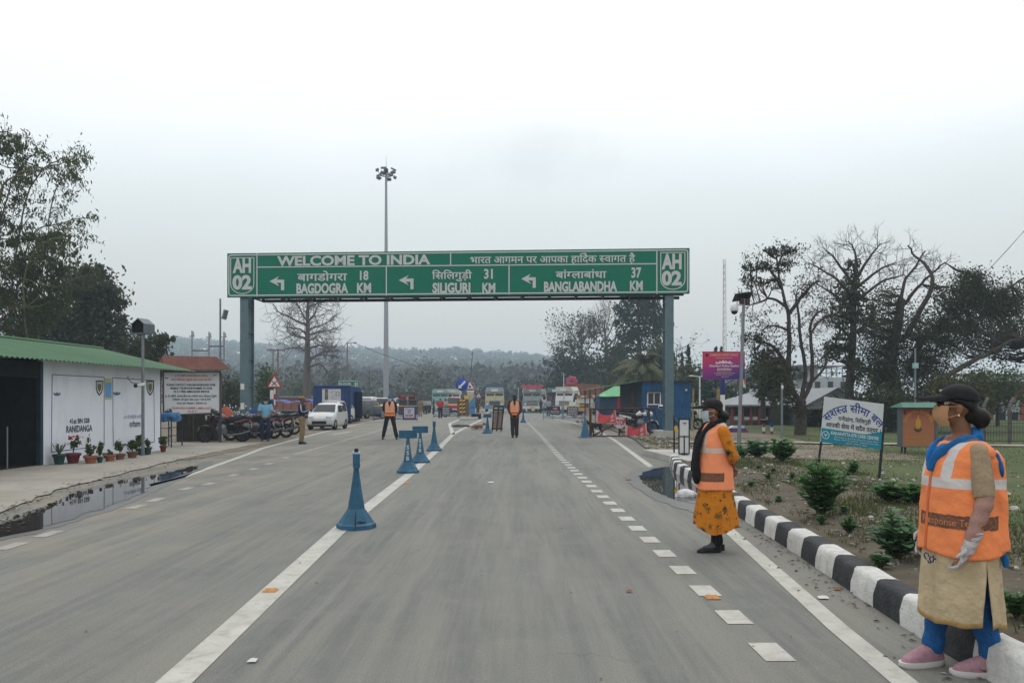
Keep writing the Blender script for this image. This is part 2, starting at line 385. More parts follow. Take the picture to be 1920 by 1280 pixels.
# ---- painted markings
def strip(mb,pts,w,z,ragged=0.0):
 pts=[Vector((p[0],p[1],z))for p in pts]
 for i in range(len(pts)-1):
  a,b=pts[i],pts[i+1];d=(b-a).normalized();nn=Vector((-d.y,d.x,0))*(w/2)
  if i==0:na=nn
  else:
   d0=(pts[i]-pts[i-1]).normalized();t=(d0+d).normalized();na=Vector((-t.y,t.x,0))*(w/2)
  if i==len(pts)-2:nb=nn
  else:
   d1=(pts[i+2]-b).normalized();t=(d+d1).normalized();nb=Vector((-t.y,t.x,0))*(w/2)
  mb.quad(a+na,a-na,b-nb,b+nb)
def gl(*uv):return[G(u,v)for u,v in uv]
mk=MB();ZM=.004
c0=gl((331,1280));
strip(mk,[(-1.76,1.0),(-1.83,4.15)]+[tuple(p)[:2]for p in gl((637,992),(770,887),(823,840),(849,814),(880,797),(905,786))],.20,ZM)
strip(mk,[tuple(p)[:2]for p in gl((849,814),(843,794),(862,786),(888,779))],.2,ZM)
strip(mk,[tuple(p)[:2]for p in gl((860,803),(886,803))],.35,ZM);strip(mk,[tuple(p)[:2]for p in gl((852,797),(890,797))],.35,ZM)
strip(mk,[(2.02,2.5)]+[tuple(p)[:2]for p in gl((1575,1180),(1368,995),(1300,935),(1222,876),(1151,824),(1125,810),(1075,792),(1040,786),(1010,783))],.15,ZM)
strip(mk,[tuple(p)[:2]for p in gl((232,923),(350,892),(457,854),(495,839.5),(602,811),(684,792),(742,783))],.15,ZM)
y=3.0
while y<62:
 x=1.66-.018*min(y,20)-.004*max(0,y-20)-.006*max(0,y-34)
 mk.quad((x-.09,y,ZM),(x+.09,y,ZM),(x+.085,y+.34,ZM),(x-.095,y+.34,ZM));y+=.75
for u,v in((20,1024),(92,1001),(255,950),(292,937),(350,916),(392,907),(437,891),(475,879),(505,869),(536,858)):
 p=G(u,v);mk.quad((p.x-.08,p.y-.2,ZM),(p.x+.08,p.y-.2,ZM),(p.x+.07,p.y+.22,ZM),(p.x-.09,p.y+.22,ZM),1)
strip(mk,[tuple(p)[:2]for p in gl((551,852),(641,827),(718,804.7),(742,796))],.1,ZM);mk.m[-3:]=[1]*3
strip(mk,[tuple(p)[:2]for p in gl((624,815),(658,809))],.16,ZM)
mk.build('road_markings',[ROADW,ROADF],kind='structure')
# ---- left forecourt of concrete and the dirt beside it
def flat(name,pts,mat,z,sub=4,jit=.0,seed=1):
 rnd=random.Random(seed);o=[]
 for i,p in enumerate(pts):
  q=pts[(i+1)%len(pts)]
  for k in range(sub):
   t=k/sub;x=p[0]+(q[0]-p[0])*t;yy=p[1]+(q[1]-p[1])*t
   o.append((x+rnd.uniform(-jit,jit),yy+rnd.uniform(-jit,jit),z))
 m_=MB();m_.poly(o);return m_.build(name,mat,kind='structure')
ap=[tuple(G(u,v))[:2]for u,v in((-260,1010),(0,962),(105,921),(165,905),(225,889),(337,862),(400,849),(455,838))]
flat('forecourt',ap+[(-8.9,27.5),(-16,27.5),(-16,8)],CONC,.02,6,.07)
ds=[tuple(G(u,v))[:2]for u,v in((448,845),(495,836),(602,808),(684,789.5),(742,781))]
flat('dirt_shoulder',[(-8.2,19.5)]+ds+[(-16,75),(-40,75),(-40,26)],DIRT,.010,5,.12)
pd=[(0,985),(40,972),(78,957),(95,946),(140,925),(195,914),(240,900),(300,890),(325,884),(362,874),(372,876),(350,888),(285,908),(268,926),(212,947),(175,959),(120,979),(75,991),(20,1003),(-120,1040),(-180,1010)]
def puddle(name,px,z,mat,seed,jit,sub=4):
 return flat(name,[tuple(G(u,v))[:2]for u,v in px],mat,z,sub,jit,seed)
puddle('wet_road',[(0,980),(78,952),(140,920),(240,896),(325,880),(395,864),(400,870),(345,893),(300,917),(265,934),(205,957),(130,982),(60,1001),(0,1012),(-160,1050),(-200,1000)],.004,WET,3,.05)
puddle('puddle_water',pd,.009,WATER,4,.05)
# ---- right puddle beside the kerb
pr=[(1257,875),(1230,878),(1205,886),(1199,893),(1203,902),(1214,913),(1240,927),(1270,938),(1300,944),(1330,948),(1310,915),(1285,895)]
puddle('wet_road',[(1262,871),(1225,873),(1190,882),(1172,890),(1180,905),(1200,921),(1235,938),(1268,952),(1310,962),(1345,960),(1320,915),(1285,892)],.006,WET,5,.04)
puddle('puddle_water',pr,.010,WATER,6,.03)
# ---- kerb of black and white blocks
KP=[(2.50,1.2),(2.56,3.2),(2.64,5.16),(2.665,5.6),(2.81,7.39),(2.98,10.2),(3.32,14.1),(3.44,16.4),(3.85,18.8)]
def along(pts,step):
 o=[];acc=0.0;seg=[]
 tot=[0.0]
 for a,b in zip(pts,pts[1:]):tot.append(tot[-1]+math.dist(a,b))
 s=0.0
 while s<=tot[-1]:
  i=max(k for k in range(len(tot))if tot[k]<=s+1e-9);i=min(i,len(pts)-2)
  t=(s-tot[i])/(tot[i+1]-tot[i]);a,b=pts[i],pts[i+1]
  d=Vector((b[0]-a[0],b[1]-a[1])).normalized();o.append((Vector((a[0]+(b[0]-a[0])*t,a[1]+(b[1]-a[1])*t)),d));s+=step
 return o
kx=lambda y:np.interp(y,[p[1]for p in KP],[p[0]for p in KP])
kb=MB();rk=random.Random(5)
sm=along([(kx(y_),y_)for y_ in np.arange(1.2,18.81,.15)],.15)
prof=[(.0,.0),(.008,.09),(.02,.17),(.032,.19),(.055,.203),(.08,.208),(.175,.21),(.20,.20),(.21,.0)]
jit={}
for i in range(0,len(sm)-1):
 m_=(i//3)%2;a,da=sm[i];b,db=sm[i+1];last=(i%3==2);first=i%3==0
 def pr_(c,d,sh):
  nn=Vector((d.y,-d.x));jj=jit.setdefault(sh,[(rk.uniform(-.014,.014)if sh%3==0 else 0,rk.uniform(-.006,.006),rk.uniform(-.004,.004))for _ in prof]);return[Vector((c.x+nn.x*(o_+j1)+d.x*j0,c.y+nn.y*(o_+j1)+d.y*j0,max(0,z_+j2*(z_>0))))for(o_,z_),(j0,j1,j2)in zip(prof,jj)]
 ra,rb=pr_(a,da,i),pr_(b,db,i+1)
 n_=len(prof);kb.add(ra+rb,[(j,n_+j,n_+j+1,j+1)for j in range(n_-1)],m_,True)
ra=pr_(sm[-1][0],sm[-1][1],len(sm)-1);kb.add(ra,[tuple(range(len(ra)))],0)
kb.build('kerb',[KWHITE,KBLACK],kind='structure')
# ---- the grassy ground on the right
def vz(x,y):
 e=x-(kx(y)+.22)if y<18.8 else x-5.4
 n_=fbm(x*.9,y*.9)
 z=.185+.10*smoothstep(.1,.9,e)*(.4+n_)-.16*smoothstep(1.4,4.5,e)+.05*(n_-.5)*smoothstep(.1,.6,e)
 z=z*(1-smoothstep(16,20,y))+(.045+.04*(n_-.5))*smoothstep(16,20,y)
 return max(.02,z)
mbv=MB();ny=150;nx=70;vs=[]
ysv=[-1+82*(k/ny)**1.6 for k in range(ny+1)]
for y_ in ysv:
 if y_<18.6:x0=kx(y_)+.195
 elif y_<22:x0=4.1
 else:x0=float(np.interp(y_,[22,30,36.7,52,70,90],[4.0,4.75,5.0,5.4,5.8,6]))
 for k in range(nx+1):
  x_=x0+46*(k/nx)**2.2;vs.append((x_,y_,vz(x_,y_)))
mbv.add(vs,[(j*(nx+1)+i,j*(nx+1)+i+1,(j+1)*(nx+1)+i+1,(j+1)*(nx+1)+i)for j in range(ny)for i in range(nx)],0,True)
vo=mbv.build('verge',[GRASSG,VERGE,DIRT],kind='structure')
for p in vo.data.polygons:
 c=p.center;e=c.x-(kx(c.y)+.22)if c.y<18.8 else c.x-4.4
 if c.y<17 and e<1.2+2.2*fbm(c.x*.7+5,c.y*.5):p.material_index=1
 elif c.y>19 and c.x<9.2+3*fbm(c.y*.3,c.x*.3):p.material_index=2
pth=[(5.6,27.2),(7.5,27),(10,26.4),(13,25.6),(17,24.6),(24,23),(34,21)]
mp_=MB()
for a,b in zip(pth,pth[1:]):
 for t0 in range(4):
  q=[(a[0]+(b[0]-a[0])*t,a[1]+(b[1]-a[1])*t)for t in(t0/4,(t0+1)/4)]
  mp_.quad(*[(x_,y_+dy,vz(x_,y_)+.035)for(x_,y_),dy in((q[0],-.5),(q[1],-.5),(q[1],.5),(q[0],.5))])
mp_.build('path',M('path_dust',(.26,.235,.19),.95,vs=1.2,col2=(.33,.30,.25),bump=.3),kind='structure')
mbp=MB();pp=[G(u,v,.15)for u,v in((1205,842),(1310,842),(1418,870),(1372,877),(1320,872),(1266,857))]
mbp.prism([(p.x,p.y,-.02)for p in pp][::1],(0,0,.17));mbp.build('pavement_slab',CONC2,kind='structure')
# ---- traffic island with kerb and dirt
isl=[G(u,v)for u,v in((862,788),(893,787),(918,775),(905,772),(874,776))]
mbi=MB();mbi.prism([(p.x,p.y,-.01)for p in isl],(0,0,.18));mbi.build('island_kerb',CONC2,kind='structure')
cc=sum(isl,Vector())/len(isl);mbi=MB();mbi.poly([((p.x-cc.x)*.9+cc.x,(p.y-cc.y)*.9+cc.y,.175)for p in isl]);mbi.build('island_ground',DIRT,kind='structure')
# shared paints
STEEL=M('galvanised_steel',(.20,.215,.23),.45,.6,var=.12,vs=8)
DARKST=M('dark_steel',(.035,.037,.042),.5,.3,var=.2,vs=8)
GSTEEL=M('gantry_grey_paint',(.105,.165,.185),.5,.1,var=.12,vs=3,dirt=.25,dcol=(.09,.10,.10))
WHITEP=M('white_paint',(.62,.62,.61),.5,var=.05,vs=4,dirt=.15,dcol=(.42,.40,.36))
BLACKP=M('black_paint',(.012,.012,.014),.45,var=.2)
REDP=M('red_paint',(.42,.02,.03),.5,var=.1)
BLUEP=M('blue_paint',(.012,.055,.28),.5,var=.12)
YELLP=M('yellow_paint',(.62,.36,.02),.5,var=.12)
GREENS=M('sign_green',(.0,.145,.088),.45,var=.05,vs=2)
SGNW=M('sign_white_film',(.50,.52,.52),.5,var=.04)
RUBB=M('black_rubber',(.014,.014,.015),.8,var=.3,vs=20)
CHROME=M('chrome',(.55,.56,.58),.15,1.0,var=.05)
GLASS=glassmat('dark_glass')
def hit(u,v,p0,n):
 d=Vector(((u-CX)/FPX,1,-(v-HOR)/FPX));o=Vector((0,0,EYE));n=Vector(n);t=(Vector(p0)-o).dot(n)/d.dot(n);return o+d*t
 # GANTRY SIGN
gy=lambda u:31.3+(30.2-31.3)*(u-426)/867.0
gt=lambda u:475+(465-475)*(u-426)/867.0
gb=lambda u:557+(551-557)*(u-426)/867.0
p_bl,p_br=P(426,557,31.3),P(1293,551,30.2)
gdir=Vector((p_br.x-p_bl.x,p_br.y-p_bl.y,0)).normalized();gn=Vector((gdir.y,-gdir.x,0))
gantry=thing('gantry_sign','green welcome gantry sign spanning the road on two grey steel posts','road sign',(0,31,0))
SX,SZ=lambda u,v:hit(u,v,p_bl,gn),Vector((0,0,1))
def sp(u,v,lift=0.0):return hit(u,v,p_bl,gn)+gn*lift
gm=MB();c4=[sp(426,475),sp(1293,465),sp(1293,551),sp(426,557)]
zt=(c4[0].z+c4[1].z)/2;zb=(c4[2].z+c4[3].z)/2
A0,A1=Vector((p_bl.x,p_bl.y,0)),Vector((sp(1293,551).x,sp(1293,551).y,0));GL=(A1-A0).length
def gp(s,z,lift=0.0):return A0+gdir*s+SZ*z+gn*lift
gm.hexa([gp(0,zb,0),gp(GL,zb,0),gp(GL,zb,-.07),gp(0,zb,-.07),gp(0,zt,0),gp(GL,zt,0),gp(GL,zt,-.07),gp(0,zt,-.07)])
gm.build('sign_panel',GREENS,gantry,True)
def gsz(u,v):q=sp(u,v);return((q-A0).dot(gdir),q.z)
ln=MB()
def gline(u0,v0,u1,v1,w=.045):
 (s0,z0),(s1,z1)=gsz(u0,v0),gsz(u1,v1);d=Vector((s1-s0,z1-z0));d.normalize();n_=Vector((-d.y,d.x))*w/2
 ln.quad(*[gp(a,b,.012)for a,b in((s0-n_.x,z0-n_.y),(s1-n_.x,z1-n_.y),(s1+n_.x,z1+n_.y),(s0+n_.x,z0+n_.y))])
def groundrect(s0,s1,z0,z1,r,w):
 pts=[]
 for cx_,cz_,a0 in((s1-r,z1-r,0),(s0+r,z1-r,90),(s0+r,z0+r,180),(s1-r,z0+r,270)):
  for k in range(6):a=R(a0+18*k);pts.append((cx_,cz_,math.cos(a),math.sin(a)))
 for i in range(len(pts)):
  a,b=pts[i],pts[(i+1)%len(pts)]
  ln.quad(*[gp(x,z,.012)for x,z in((a[0]+a[2]*r,a[1]+a[3]*r),(b[0]+b[2]*r,b[1]+b[3]*r),(b[0]+b[2]*(r-w),b[1]+b[3]*(r-w)),(a[0]+a[2]*(r-w),a[1]+a[3]*(r-w)))])
groundrect(.05,GL-.05,zb+.05,zt-.05,.12,.05)
gline(482,475,482,556);gline(1231.5,467,1231.5,551);gline(482,501,1231.5,494.5);gline(724.5,499,724.5,554);gline(954.5,497,954.5,552);gline(845,472,845,498)
for u0,v0,u1,v1 in((432,483,477,551),(1238,473,1285,543)):
 (s0,z1),(s1,z0)=gsz(u0,v0),gsz(u1,v1);w=s1-s0;r=w/2;o=[(s0,z1),(s1,z1)]
 for k in range(13):a=math.pi*k/12;o.append((s0+r+r*math.cos(a),z0+r*.8-r*.8*math.sin(a)))
 cx_,cz_=s0+r,(z0+z1)/2
 for i in range(len(o)):
  a,b=o[i],o[(i+1)%len(o)];q=lambda p:(cx_+(p[0]-cx_)*.93,cz_+(p[1]-cz_)*.955)
  ln.quad(*[gp(x,z,.012)for x,z in(a,b,q(b),q(a))])
ln.build('border_lines',SGNW,gantry,True)
lt=MB()
def gtext(body,u0,u1,vtop,vbase,bold):
 (s0,z0),(s1,_)=gsz(u0,vbase),gsz(u1,vbase);_,z1=gsz(u0,vtop);zc=(gsz(u0,vbase)[1]+gsz(u1,vbase)[1])/2
 lettering(lt,body,gp((s0+s1)/2,z0-.0,.014),gdir,SZ,z1-z0,0,width=s1-s0,bold=bold)
for a in(('WELCOME TO INDIA',519.7,807,480.8,498,.035),('भारत आगमन पर आपका हा^दिक स~वागत है',882,1191,480.5,494,.014),
('AH',436.5,471,485,510.5,.045),('02',436,472,517,541.5,.045),('AH',1240.5,1278,477,503.5,.045),('02',1240.5,1278,509,533.8,.045),
('बागडोगरा',558,651,512,526.5,.016),('18',675,691,508,524.5,.03),('BAGDOGRA',556,653,532,549.6,.04),('KM',669.5,696,531,548.6,.035),
('सिलिगुड़ी',810,885,509.5,523,.016),('31',907.6,924,504.7,522,.03),('SILIGURI',811,882,531,548.5,.04),('KM',904.5,928.7,531,548,.035),
('बांग~लाबांधा',1042,1137,508,521.8,.016),('37',1183.8,1202.5,502,520,.03),('BANGLABANDHA',1020,1157,528.7,546.3,.04),('KM',1181,1205,527,544.5,.035)):
 gtext(*a)
for ox,oy in((505.6,518),(748,516),(977.2,513.5)):
 pts=[]
 for x,y in((408,328),(485,288),(465,315),(525,315),(525,400),(500,400),(500,340),(465,340),(487,368)):
  s_,z_=gsz(ox+(x-408)/4.267,oy+(y-288)/4.267);pts.append(gp(s_,z_,.014))
 lt.poly(pts[::-1])
lt.build('lettering',SGNW,gantry,True)
sb=MB();s0_,s1_=gsz(470,560)[0],gsz(1283,552)[0]
for(z0,z1,l0,l1)in((zb-.05,zb+.06,-1.35,-1.2),(zb-.05,zb+.06,-.25,-.09),(zt-.25,zt-.1,-1.35,-1.2),(zt-.25,zt-.1,-.25,-.09)):
 sb.hexa([gp(s0_,z0,l1),gp(s1_,z0,l1),gp(s1_,z0,l0),gp(s0_,z0,l0),gp(s0_,z1,l1),gp(s1_,z1,l1),gp(s1_,z1,l0),gp(s0_,z1,l0)])
k=s0_
while k<s1_:
 sb.tube([gp(k,zb,-.17),gp(k,zb,-1.28)],.04,6);sb.tube([gp(k,zb,-1.28),gp(k,zt-.2,-1.28)],.04,6);sb.tube([gp(k,zb,-1.28),gp(min(k+1.1,s1_),zt-.2,-1.28)],.03,6);k+=1.1
sb.build('truss',DARKST,gantry,True)
sf=MB();sf.hexa([gp(s0_,zb+.075,-.1),gp(s1_,zb+.075,-.1),gp(s1_,zb+.075,-1.19),gp(s0_,zb+.075,-1.19),gp(s0_,zb+.1,-.1),gp(s1_,zb+.1,-.1),gp(s1_,zb+.1,-1.19),gp(s0_,zb+.1,-1.19)])
sf.build('walkway_sheet',M('walkway_sheet',(.11,.10,.115),.7,var=.2),gantry,True)
for(ua,ub,ybot,wb)in((448,463,.0,.0),(1247.5,1264,.33,.0)):
 sa,sb_=gsz(ua,600)[0],gsz(ub,600)[0];pm=MB();w=sb_-sa;z0,z1=ybot,zb+.07
 def seg(a,b,l0,l1):pm.hexa([gp(a,z0,l0),gp(b,z0,l0),gp(b,z0,l1),gp(a,z0,l1),gp(a,z1,l0),gp(b,z1,l0),gp(b,z1,l1),gp(a,z1,l1)])
 seg(sa,sb_,-.10,-.135);seg(sa,sb_,-.72,-.755);seg(sa+w*.25,sa+w*.31,-.136,-.719);seg(sa+w*.69,sa+w*.75,-.136,-.719)
 for z_ in np.arange(1.0,5.5,1.1):pm.hexa([gp(a,q,l)for q in(z_,z_+.03)for a,l in((sa,-.136),(sb_,-.136),(sb_,-.719),(sa,-.719))])
 pm.build('post',GSTEEL,gantry,True)
 if ybot:
  cb=MB();T=0;cb.hexa([gp(a,q,l)for q in(0.0,.33)for a,l in((sa-.34,.10),(sb_+.36,.10),(sb_+.36,-1.0),(sa-.34,-1.0))]);cb.build('footing',CONC2,gantry,True)
 else:
  nb=MB()
  for v0,v1 in((719,730),(755,767)):
   nb=MB();q=[hit(u,v,gp(0,0,-.098),gn)for u,v in((451,v1),(458,v1),(458,v0),(451,v0))];nb.poly(q);nb.build('paper_notice',WHITEP,gantry,True)
   # GUARD CABIN ON THE LEFT
WALLW=M('cabin_white_panel',(.68,.715,.78),.55,var=.04,vs=1.0,dirt=.5,dcol=(.50,.51,.53),stretch=(1,1,.35))
ROOFG=M('roof_green_sheet',(.042,.115,.055),.55,var=.14,vs=.8,dirt=.3,dcol=(.06,.12,.065))
DKBLUE=M('post_dark_blue',(.016,.035,.055),.5,var=.2)
DARKIN=M('dim_interior',(.012,.011,.011),.9,var=.3)  # near-black colour stands in for shade in the bay and under the lean-to
LBLUE=M('line_blue_grey',(.10,.16,.25),.6)
INK=M('ink_dark',(.045,.06,.09),.6);INKB=M('ink_black',(.012,.013,.02),.6);INKR=M('ink_red',(.55,.10,.09),.6);FAINT=M('ink_faint',(.22,.30,.42),.6)
cw0,cw1=Vector((-10.94,17.9,0)),Vector((-10.63,23.2,0));cd=(cw1-cw0).normalized();cn_=Vector((cd.y,-cd.x,0))
cab=thing('guard_cabin','white guard cabin with green corrugated roof and dark open bay beside the puddle','cabin',(-11.5,19,0))
def wp(s,z,l=0.0):return cw0+cd*s+Vector((0,0,z))+cn_*l
WL=(cw1-cw0).length
w=MB()
w.hexa([wp(0,.02),wp(WL,.02),wp(WL,.02,-.08),wp(0,.02,-.08),wp(0,2.5),wp(WL,2.5),wp(WL,2.5,-.08),wp(0,2.5,-.08)])
q0,q1=wp(WL,0,-.081),wp(WL,0,-4.6);e_=cd*.08
w.hexa([q0,q1,q1-e_,q0-e_]and[Vector((p.x,p.y,z))for z in(.02,2.45)for p in(q0,q1,q1-e_,q0-e_)])
q0,q1=wp(0,0,-.081),wp(0,0,-4.6);w.hexa([Vector((p.x,p.y,z))for z in(.02,2.45)for p in(q0+e_,q1+e_,q1,q0)])
w.build('wall',WALLW,cab,True)
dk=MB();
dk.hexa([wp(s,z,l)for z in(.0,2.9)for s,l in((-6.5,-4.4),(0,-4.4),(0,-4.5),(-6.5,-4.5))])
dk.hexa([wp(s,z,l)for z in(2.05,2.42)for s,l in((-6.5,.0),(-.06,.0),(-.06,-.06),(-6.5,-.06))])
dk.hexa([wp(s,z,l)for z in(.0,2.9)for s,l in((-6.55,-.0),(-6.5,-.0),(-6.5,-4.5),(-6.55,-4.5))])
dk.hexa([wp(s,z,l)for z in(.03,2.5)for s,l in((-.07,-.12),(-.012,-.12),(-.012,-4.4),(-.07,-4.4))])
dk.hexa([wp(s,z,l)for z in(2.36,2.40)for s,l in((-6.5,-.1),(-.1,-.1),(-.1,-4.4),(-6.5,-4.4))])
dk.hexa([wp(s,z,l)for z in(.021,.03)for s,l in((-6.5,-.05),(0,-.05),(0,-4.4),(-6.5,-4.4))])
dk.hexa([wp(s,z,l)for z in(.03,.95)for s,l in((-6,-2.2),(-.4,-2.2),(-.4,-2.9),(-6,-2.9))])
dk.build('open_bay',DARKIN,cab,True)  # lining and low ceiling added near-black; the bay's shade is in their colour
tb=MB();tb.tube([wp(-1.9,2.2,-1.6),wp(-.9,2.2,-1.6)],.03,8);tb.build('tube_light',WHITEP,cab,True)
tb=MB();[tb.tube([wp(-.35-.5*i,.03,-1.2),wp(-.35-.5*i,1.0,-1.25)],.02,6)for i in range(3)];tb.tube([wp(-.3,1.0,-1.25),wp(-1.5,1.0,-1.25)],.02,6);tb.build('inner_rail',M('rail_dull',(.08,.08,.085),.5),cab,True)
ps=MB()
for s in(-.06,):ps.hexa([wp(a,z,l)for z in(.02,2.42)for a,l in((s-.05,.02),(s+.055,.02),(s+.055,-.08),(s-.05,-.08))])
ps.build('frame_post',DKBLUE,cab,True)
ps=MB();ps.tube([wp(-1.02,.03,-.1),wp(-1.02,.95,-.1)],.018,6);ps.build('stay_rod',STEEL,cab,True)
rf=MB();ny_=150;Y0,Y1=12.6,24.2
for(xa,za,xb,zb_)in((-10.28,2.43,-13.2,3.13),(-13.2,3.13,-16.0,2.45)):
 vs=[]
 for t_ in(0,.0001):
  pass
 rows=[]
 for k in range(ny_*3+1):
  y_=Y0+(Y1-Y0)*k/(ny_*3);c_=.018*math.sin(2*math.pi*y_/.155)
  sh=(y_-18.5)*.055
  rows.append([(xa+sh,y_,za+c_),(xb+sh,y_,zb_+c_)])
 vv=[p for r in rows for p in r];rf.add(vv,[(2*i,2*i+2,2*i+3,2*i+1)for i in range(len(rows)-1)],0,True)
rf.tube([(-13.2+(y_-18.5)*.055,y_,3.15)for y_ in(Y0,Y1)],.05,6)
rf.build('roof',ROOFG,cab,True)
def wall_quad(mb,uv,l,mat=0):
 mb.poly([hit(u,v,cw0+cn_*l,cn_)for u,v in uv],mat)
fr=MB()
for quad_ in(((97.5,702),(195,707),(195,835),(96,847)),((211,708),(288,713),(289.5,828),(212,835))):
 for i in range(4):
  a,b=hit(*quad_[i],cw0,cn_),hit(*quad_[(i+1)%4],cw0,cn_);fr.tube([a+cn_*.004,b+cn_*.004],.010,4)
fr.build('panel_line',LBLUE,cab,True)
em=MB()
for uc in(186.5,281.5):
 em=MB()
 for sc_,mt,l in((1.0,0,.006),(.80,1,.009),(.52,2,.012)):
  pts=[]
  for x,y in((-7,-14.5),(-3.5,-13.2),(0,-14.5),(3.5,-13.2),(7,-14.5),(6.6,2),(4.5,9),(0,15),(-4.5,9),(-6.6,2)):
   pts.append(hit(uc+x*sc_,727+y*sc_-(1-sc_),cw0+cn_*l,cn_))
  em.poly(pts[::-1],mt)
 em.build('shield_emblem',[INKB,M('emblem_cream',(.46,.46,.40),.6),M('emblem_olive',(.13,.13,.09),.6)],cab,True)
for uc,vc in((107,738),(219,737)):
 em=MB();pts=[]
 for k in range(11):a=math.pi*k/10;pts.append((7*math.cos(a),5*math.sin(a)-1))
 for k in range(11):a=math.pi*(10-k)/10;pts.append((5.5*math.cos(a),1.6*math.sin(a)-2.5))
 em.poly([hit(uc+x,vc+y,cw0+cn_*.006,cn_)for x,y in pts])
 em.poly([hit(uc+x,vc+y,cw0+cn_*.007,cn_)for x,y in((-2,1.2),(2,1.2),(1.2,-3),(-1.2,-3))])
 em.build('crescent_emblem',LBLUE,cab,True)
nb=MB();wall_quad(nb,((197,749),(210,749),(210,709),(197,709)),.006,0);wall_quad(nb,((198,745),(209,745),(209,717),(198,717)),.009,1)
nb.build('wall_notice',[M('notice_cream',(.50,.47,.22),.6),M('notice_blue',(.12,.32,.62),.6,vs=40,var=.3)],cab,True)
lw=MB()
def wtext(body,u0,u1,vt,vb,mat,bold):
 a,b=hit(u0,vb,cw0,cn_),hit(u1,vb,cw0,cn_);t_=hit((u0+u1)/2,vt,cw0,cn_);c_=hit((u0+u1)/2,vb,cw0,cn_)
 lettering(lw,body,Vector(((a.x+b.x)/2,(a.y+b.y)/2,c_.z))+cn_*.008,cd,(0,0,1),t_.z-c_.z,mat,width=(b-a).length,bold=bold)
wtext('41st BN SSB',130,167.5,784,793,0,.02);wtext('RANIDANGA',124,172.5,797,809,0,.02)
wtext('४१ वीं वाहिनी स.सी.बल',232,271,778,784,1,.01);wtext('रानीडांगा',242,263,791,800,0,.015)
lw.build('lettering',[INK,FAINT],cab,True)
# NOTICE BOARD
nb0,nb1=P(306.5,778,26.2),P(412.5,774,27.5)
bd=Vector((nb1.x-nb0.x,nb1.y-nb0.y,0)).normalized();bn=Vector((bd.y,-bd.x,0))
brd=thing('notice_board','white ambulance notice board under a small brown roof beside the cabin','notice board',(nb0.x+.9,nb0.y,0))
def bp_(u,v,l=0.0):return hit(280+u/6.4,640+v/6.4,nb0+bn*l,bn)
m_=MB();c4=[bp_(165,362),bp_(850,362),bp_(847,858),bp_(168,885)]
m_.prism([c4[3],c4[2],c4[1],c4[0]],-bn*.06);m_.build('panel',M('board_white',(.55,.58,.60),.5,var=.04),brd,True)
m_=MB()
for i in range(4):
 a,b=c4[i],c4[(i+1)%4];m_.tube([a+bn*.01,b+bn*.01],.03,4)
m_.build('frame',M('board_frame',(.09,.06,.06),.6),brd,True)
m_=MB()
pa,pb=bp_(118,345),bp_(905,338);za=pa.z;ins=.42
a0,a1=pa+bn*.5,pb+bn*.5;b0,b1=pa-bn*.6,pb-bn*.6;r0,r1=pa+bd*.12+Vector((0,0,.5))-bn*.05,pb-bd*.28+Vector((0,0,.46))-bn*.05
m_.add([a0,a1,b1,b0,r0,r1],[(0,1,5,4),(2,3,4,5),(0,4,3),(1,2,5),(0,3,2,1)]);m_.build('roof',M('brown_roof_tin',(.115,.042,.032),.7,var=.2,vs=3),brd,True)
m_=MB();pl,pr2=bp_(140,900),bp_(840,900)
for p in(pl-bd*.08,pr2):m_.box(p.x-.045,p.x+.045,p.y+.02,p.y+.11,0,za)
m_.build('post',M('board_post',(.05,.055,.065),.6),brd,True)
m_=MB()
for body,x0,x1,y0,y1,mt,bo in(('41 वी वाहिनी, सशस~त# सीमा बल रानीडांगा',310,710,400,424,1,.014),('द~वारा परिचालन एंबुलेंस सेवा 24X7 फ#ी सेवा',262,750,446,470,1,.014),
('PLEASE CONTACT 41BN SSB RANIDANGA OVER',215,800,508,532,0,.03),('MOBILE / TELEPHONE NUMBER TO AVAIL',257,762,549,572,0,.03),('24 X 7 FREE AMBULANCE SERVICE',295,722,589,612,0,.03),
('41 वी वाहिनी, सशस~त# सीमा बल रानीडांगा द~वारा परिचालन एंबुलेंस',195,815,643,667,2,.014),('टेलीफोन की मुफ~त सेवा 24X7 पाने के लिये',280,742,684,708,2,.014),('क~पया इस मोबाइल / टेलीफोन पर',330,692,730,752,2,.014),
('TELEPHONE NUMBER / AMBULANCE',270,752,786,810,1,.02),('24 X 7',460,570,828,850,1,.02),('24 X 7',768,815,390,412,0,.02)):
 a,b,t_=bp_(x0,y1,.008),bp_(x1,y1,.008),bp_((x0+x1)/2,y0,.008);c_=bp_((x0+x1)/2,y1,.008)
 lettering(m_,body,c_,(b-a),(0,0,1),t_.z-c_.z,mt,width=(b-a).length,bold=bo)
for u,s in((228,1),(782,-1)):
 ol=[(-44,30),(-44,0),(-20,-4),(-6,-26),(36,-26),(46,0),(46,30)]
 m_.poly([bp_(u+x*s,832+y,.010)for x,y in(ol if s<0 else ol[::-1])],2)
 for wx in(-22,24):m_.poly([bp_(u+wx*s+10*math.cos(a),862+10*math.sin(a),.012)for a in[k*math.pi/5 for k in range(10)]][::-1],0)
 wn=[(-12,-4),(-2,-20),(10,-20),(10,-4)];m_.poly([bp_(u+x*s,832+y,.014)for x,y in(wn if s<0 else wn[::-1])],3)
m_.poly([bp_(208+x,432+y,.01)for x,y in[(20*math.cos(math.pi*k/8),14*math.sin(math.pi*k/8))for k in range(9)]+[(14*math.cos(math.pi*k/8),3*math.sin(math.pi*k/8))for k in range(8,-1,-1)]],0)
m_.build('lettering',[INKB,INKR,INK,M('board_white',(.5,.5,.5))],brd,True)
m_=MB();
pw0,pw1=P(331,800,28.2),P(412,800,28.6);rk=random.Random(3)
wd=Vector((pw1.x-pw0.x,pw1.y-pw0.y,0));nP=13
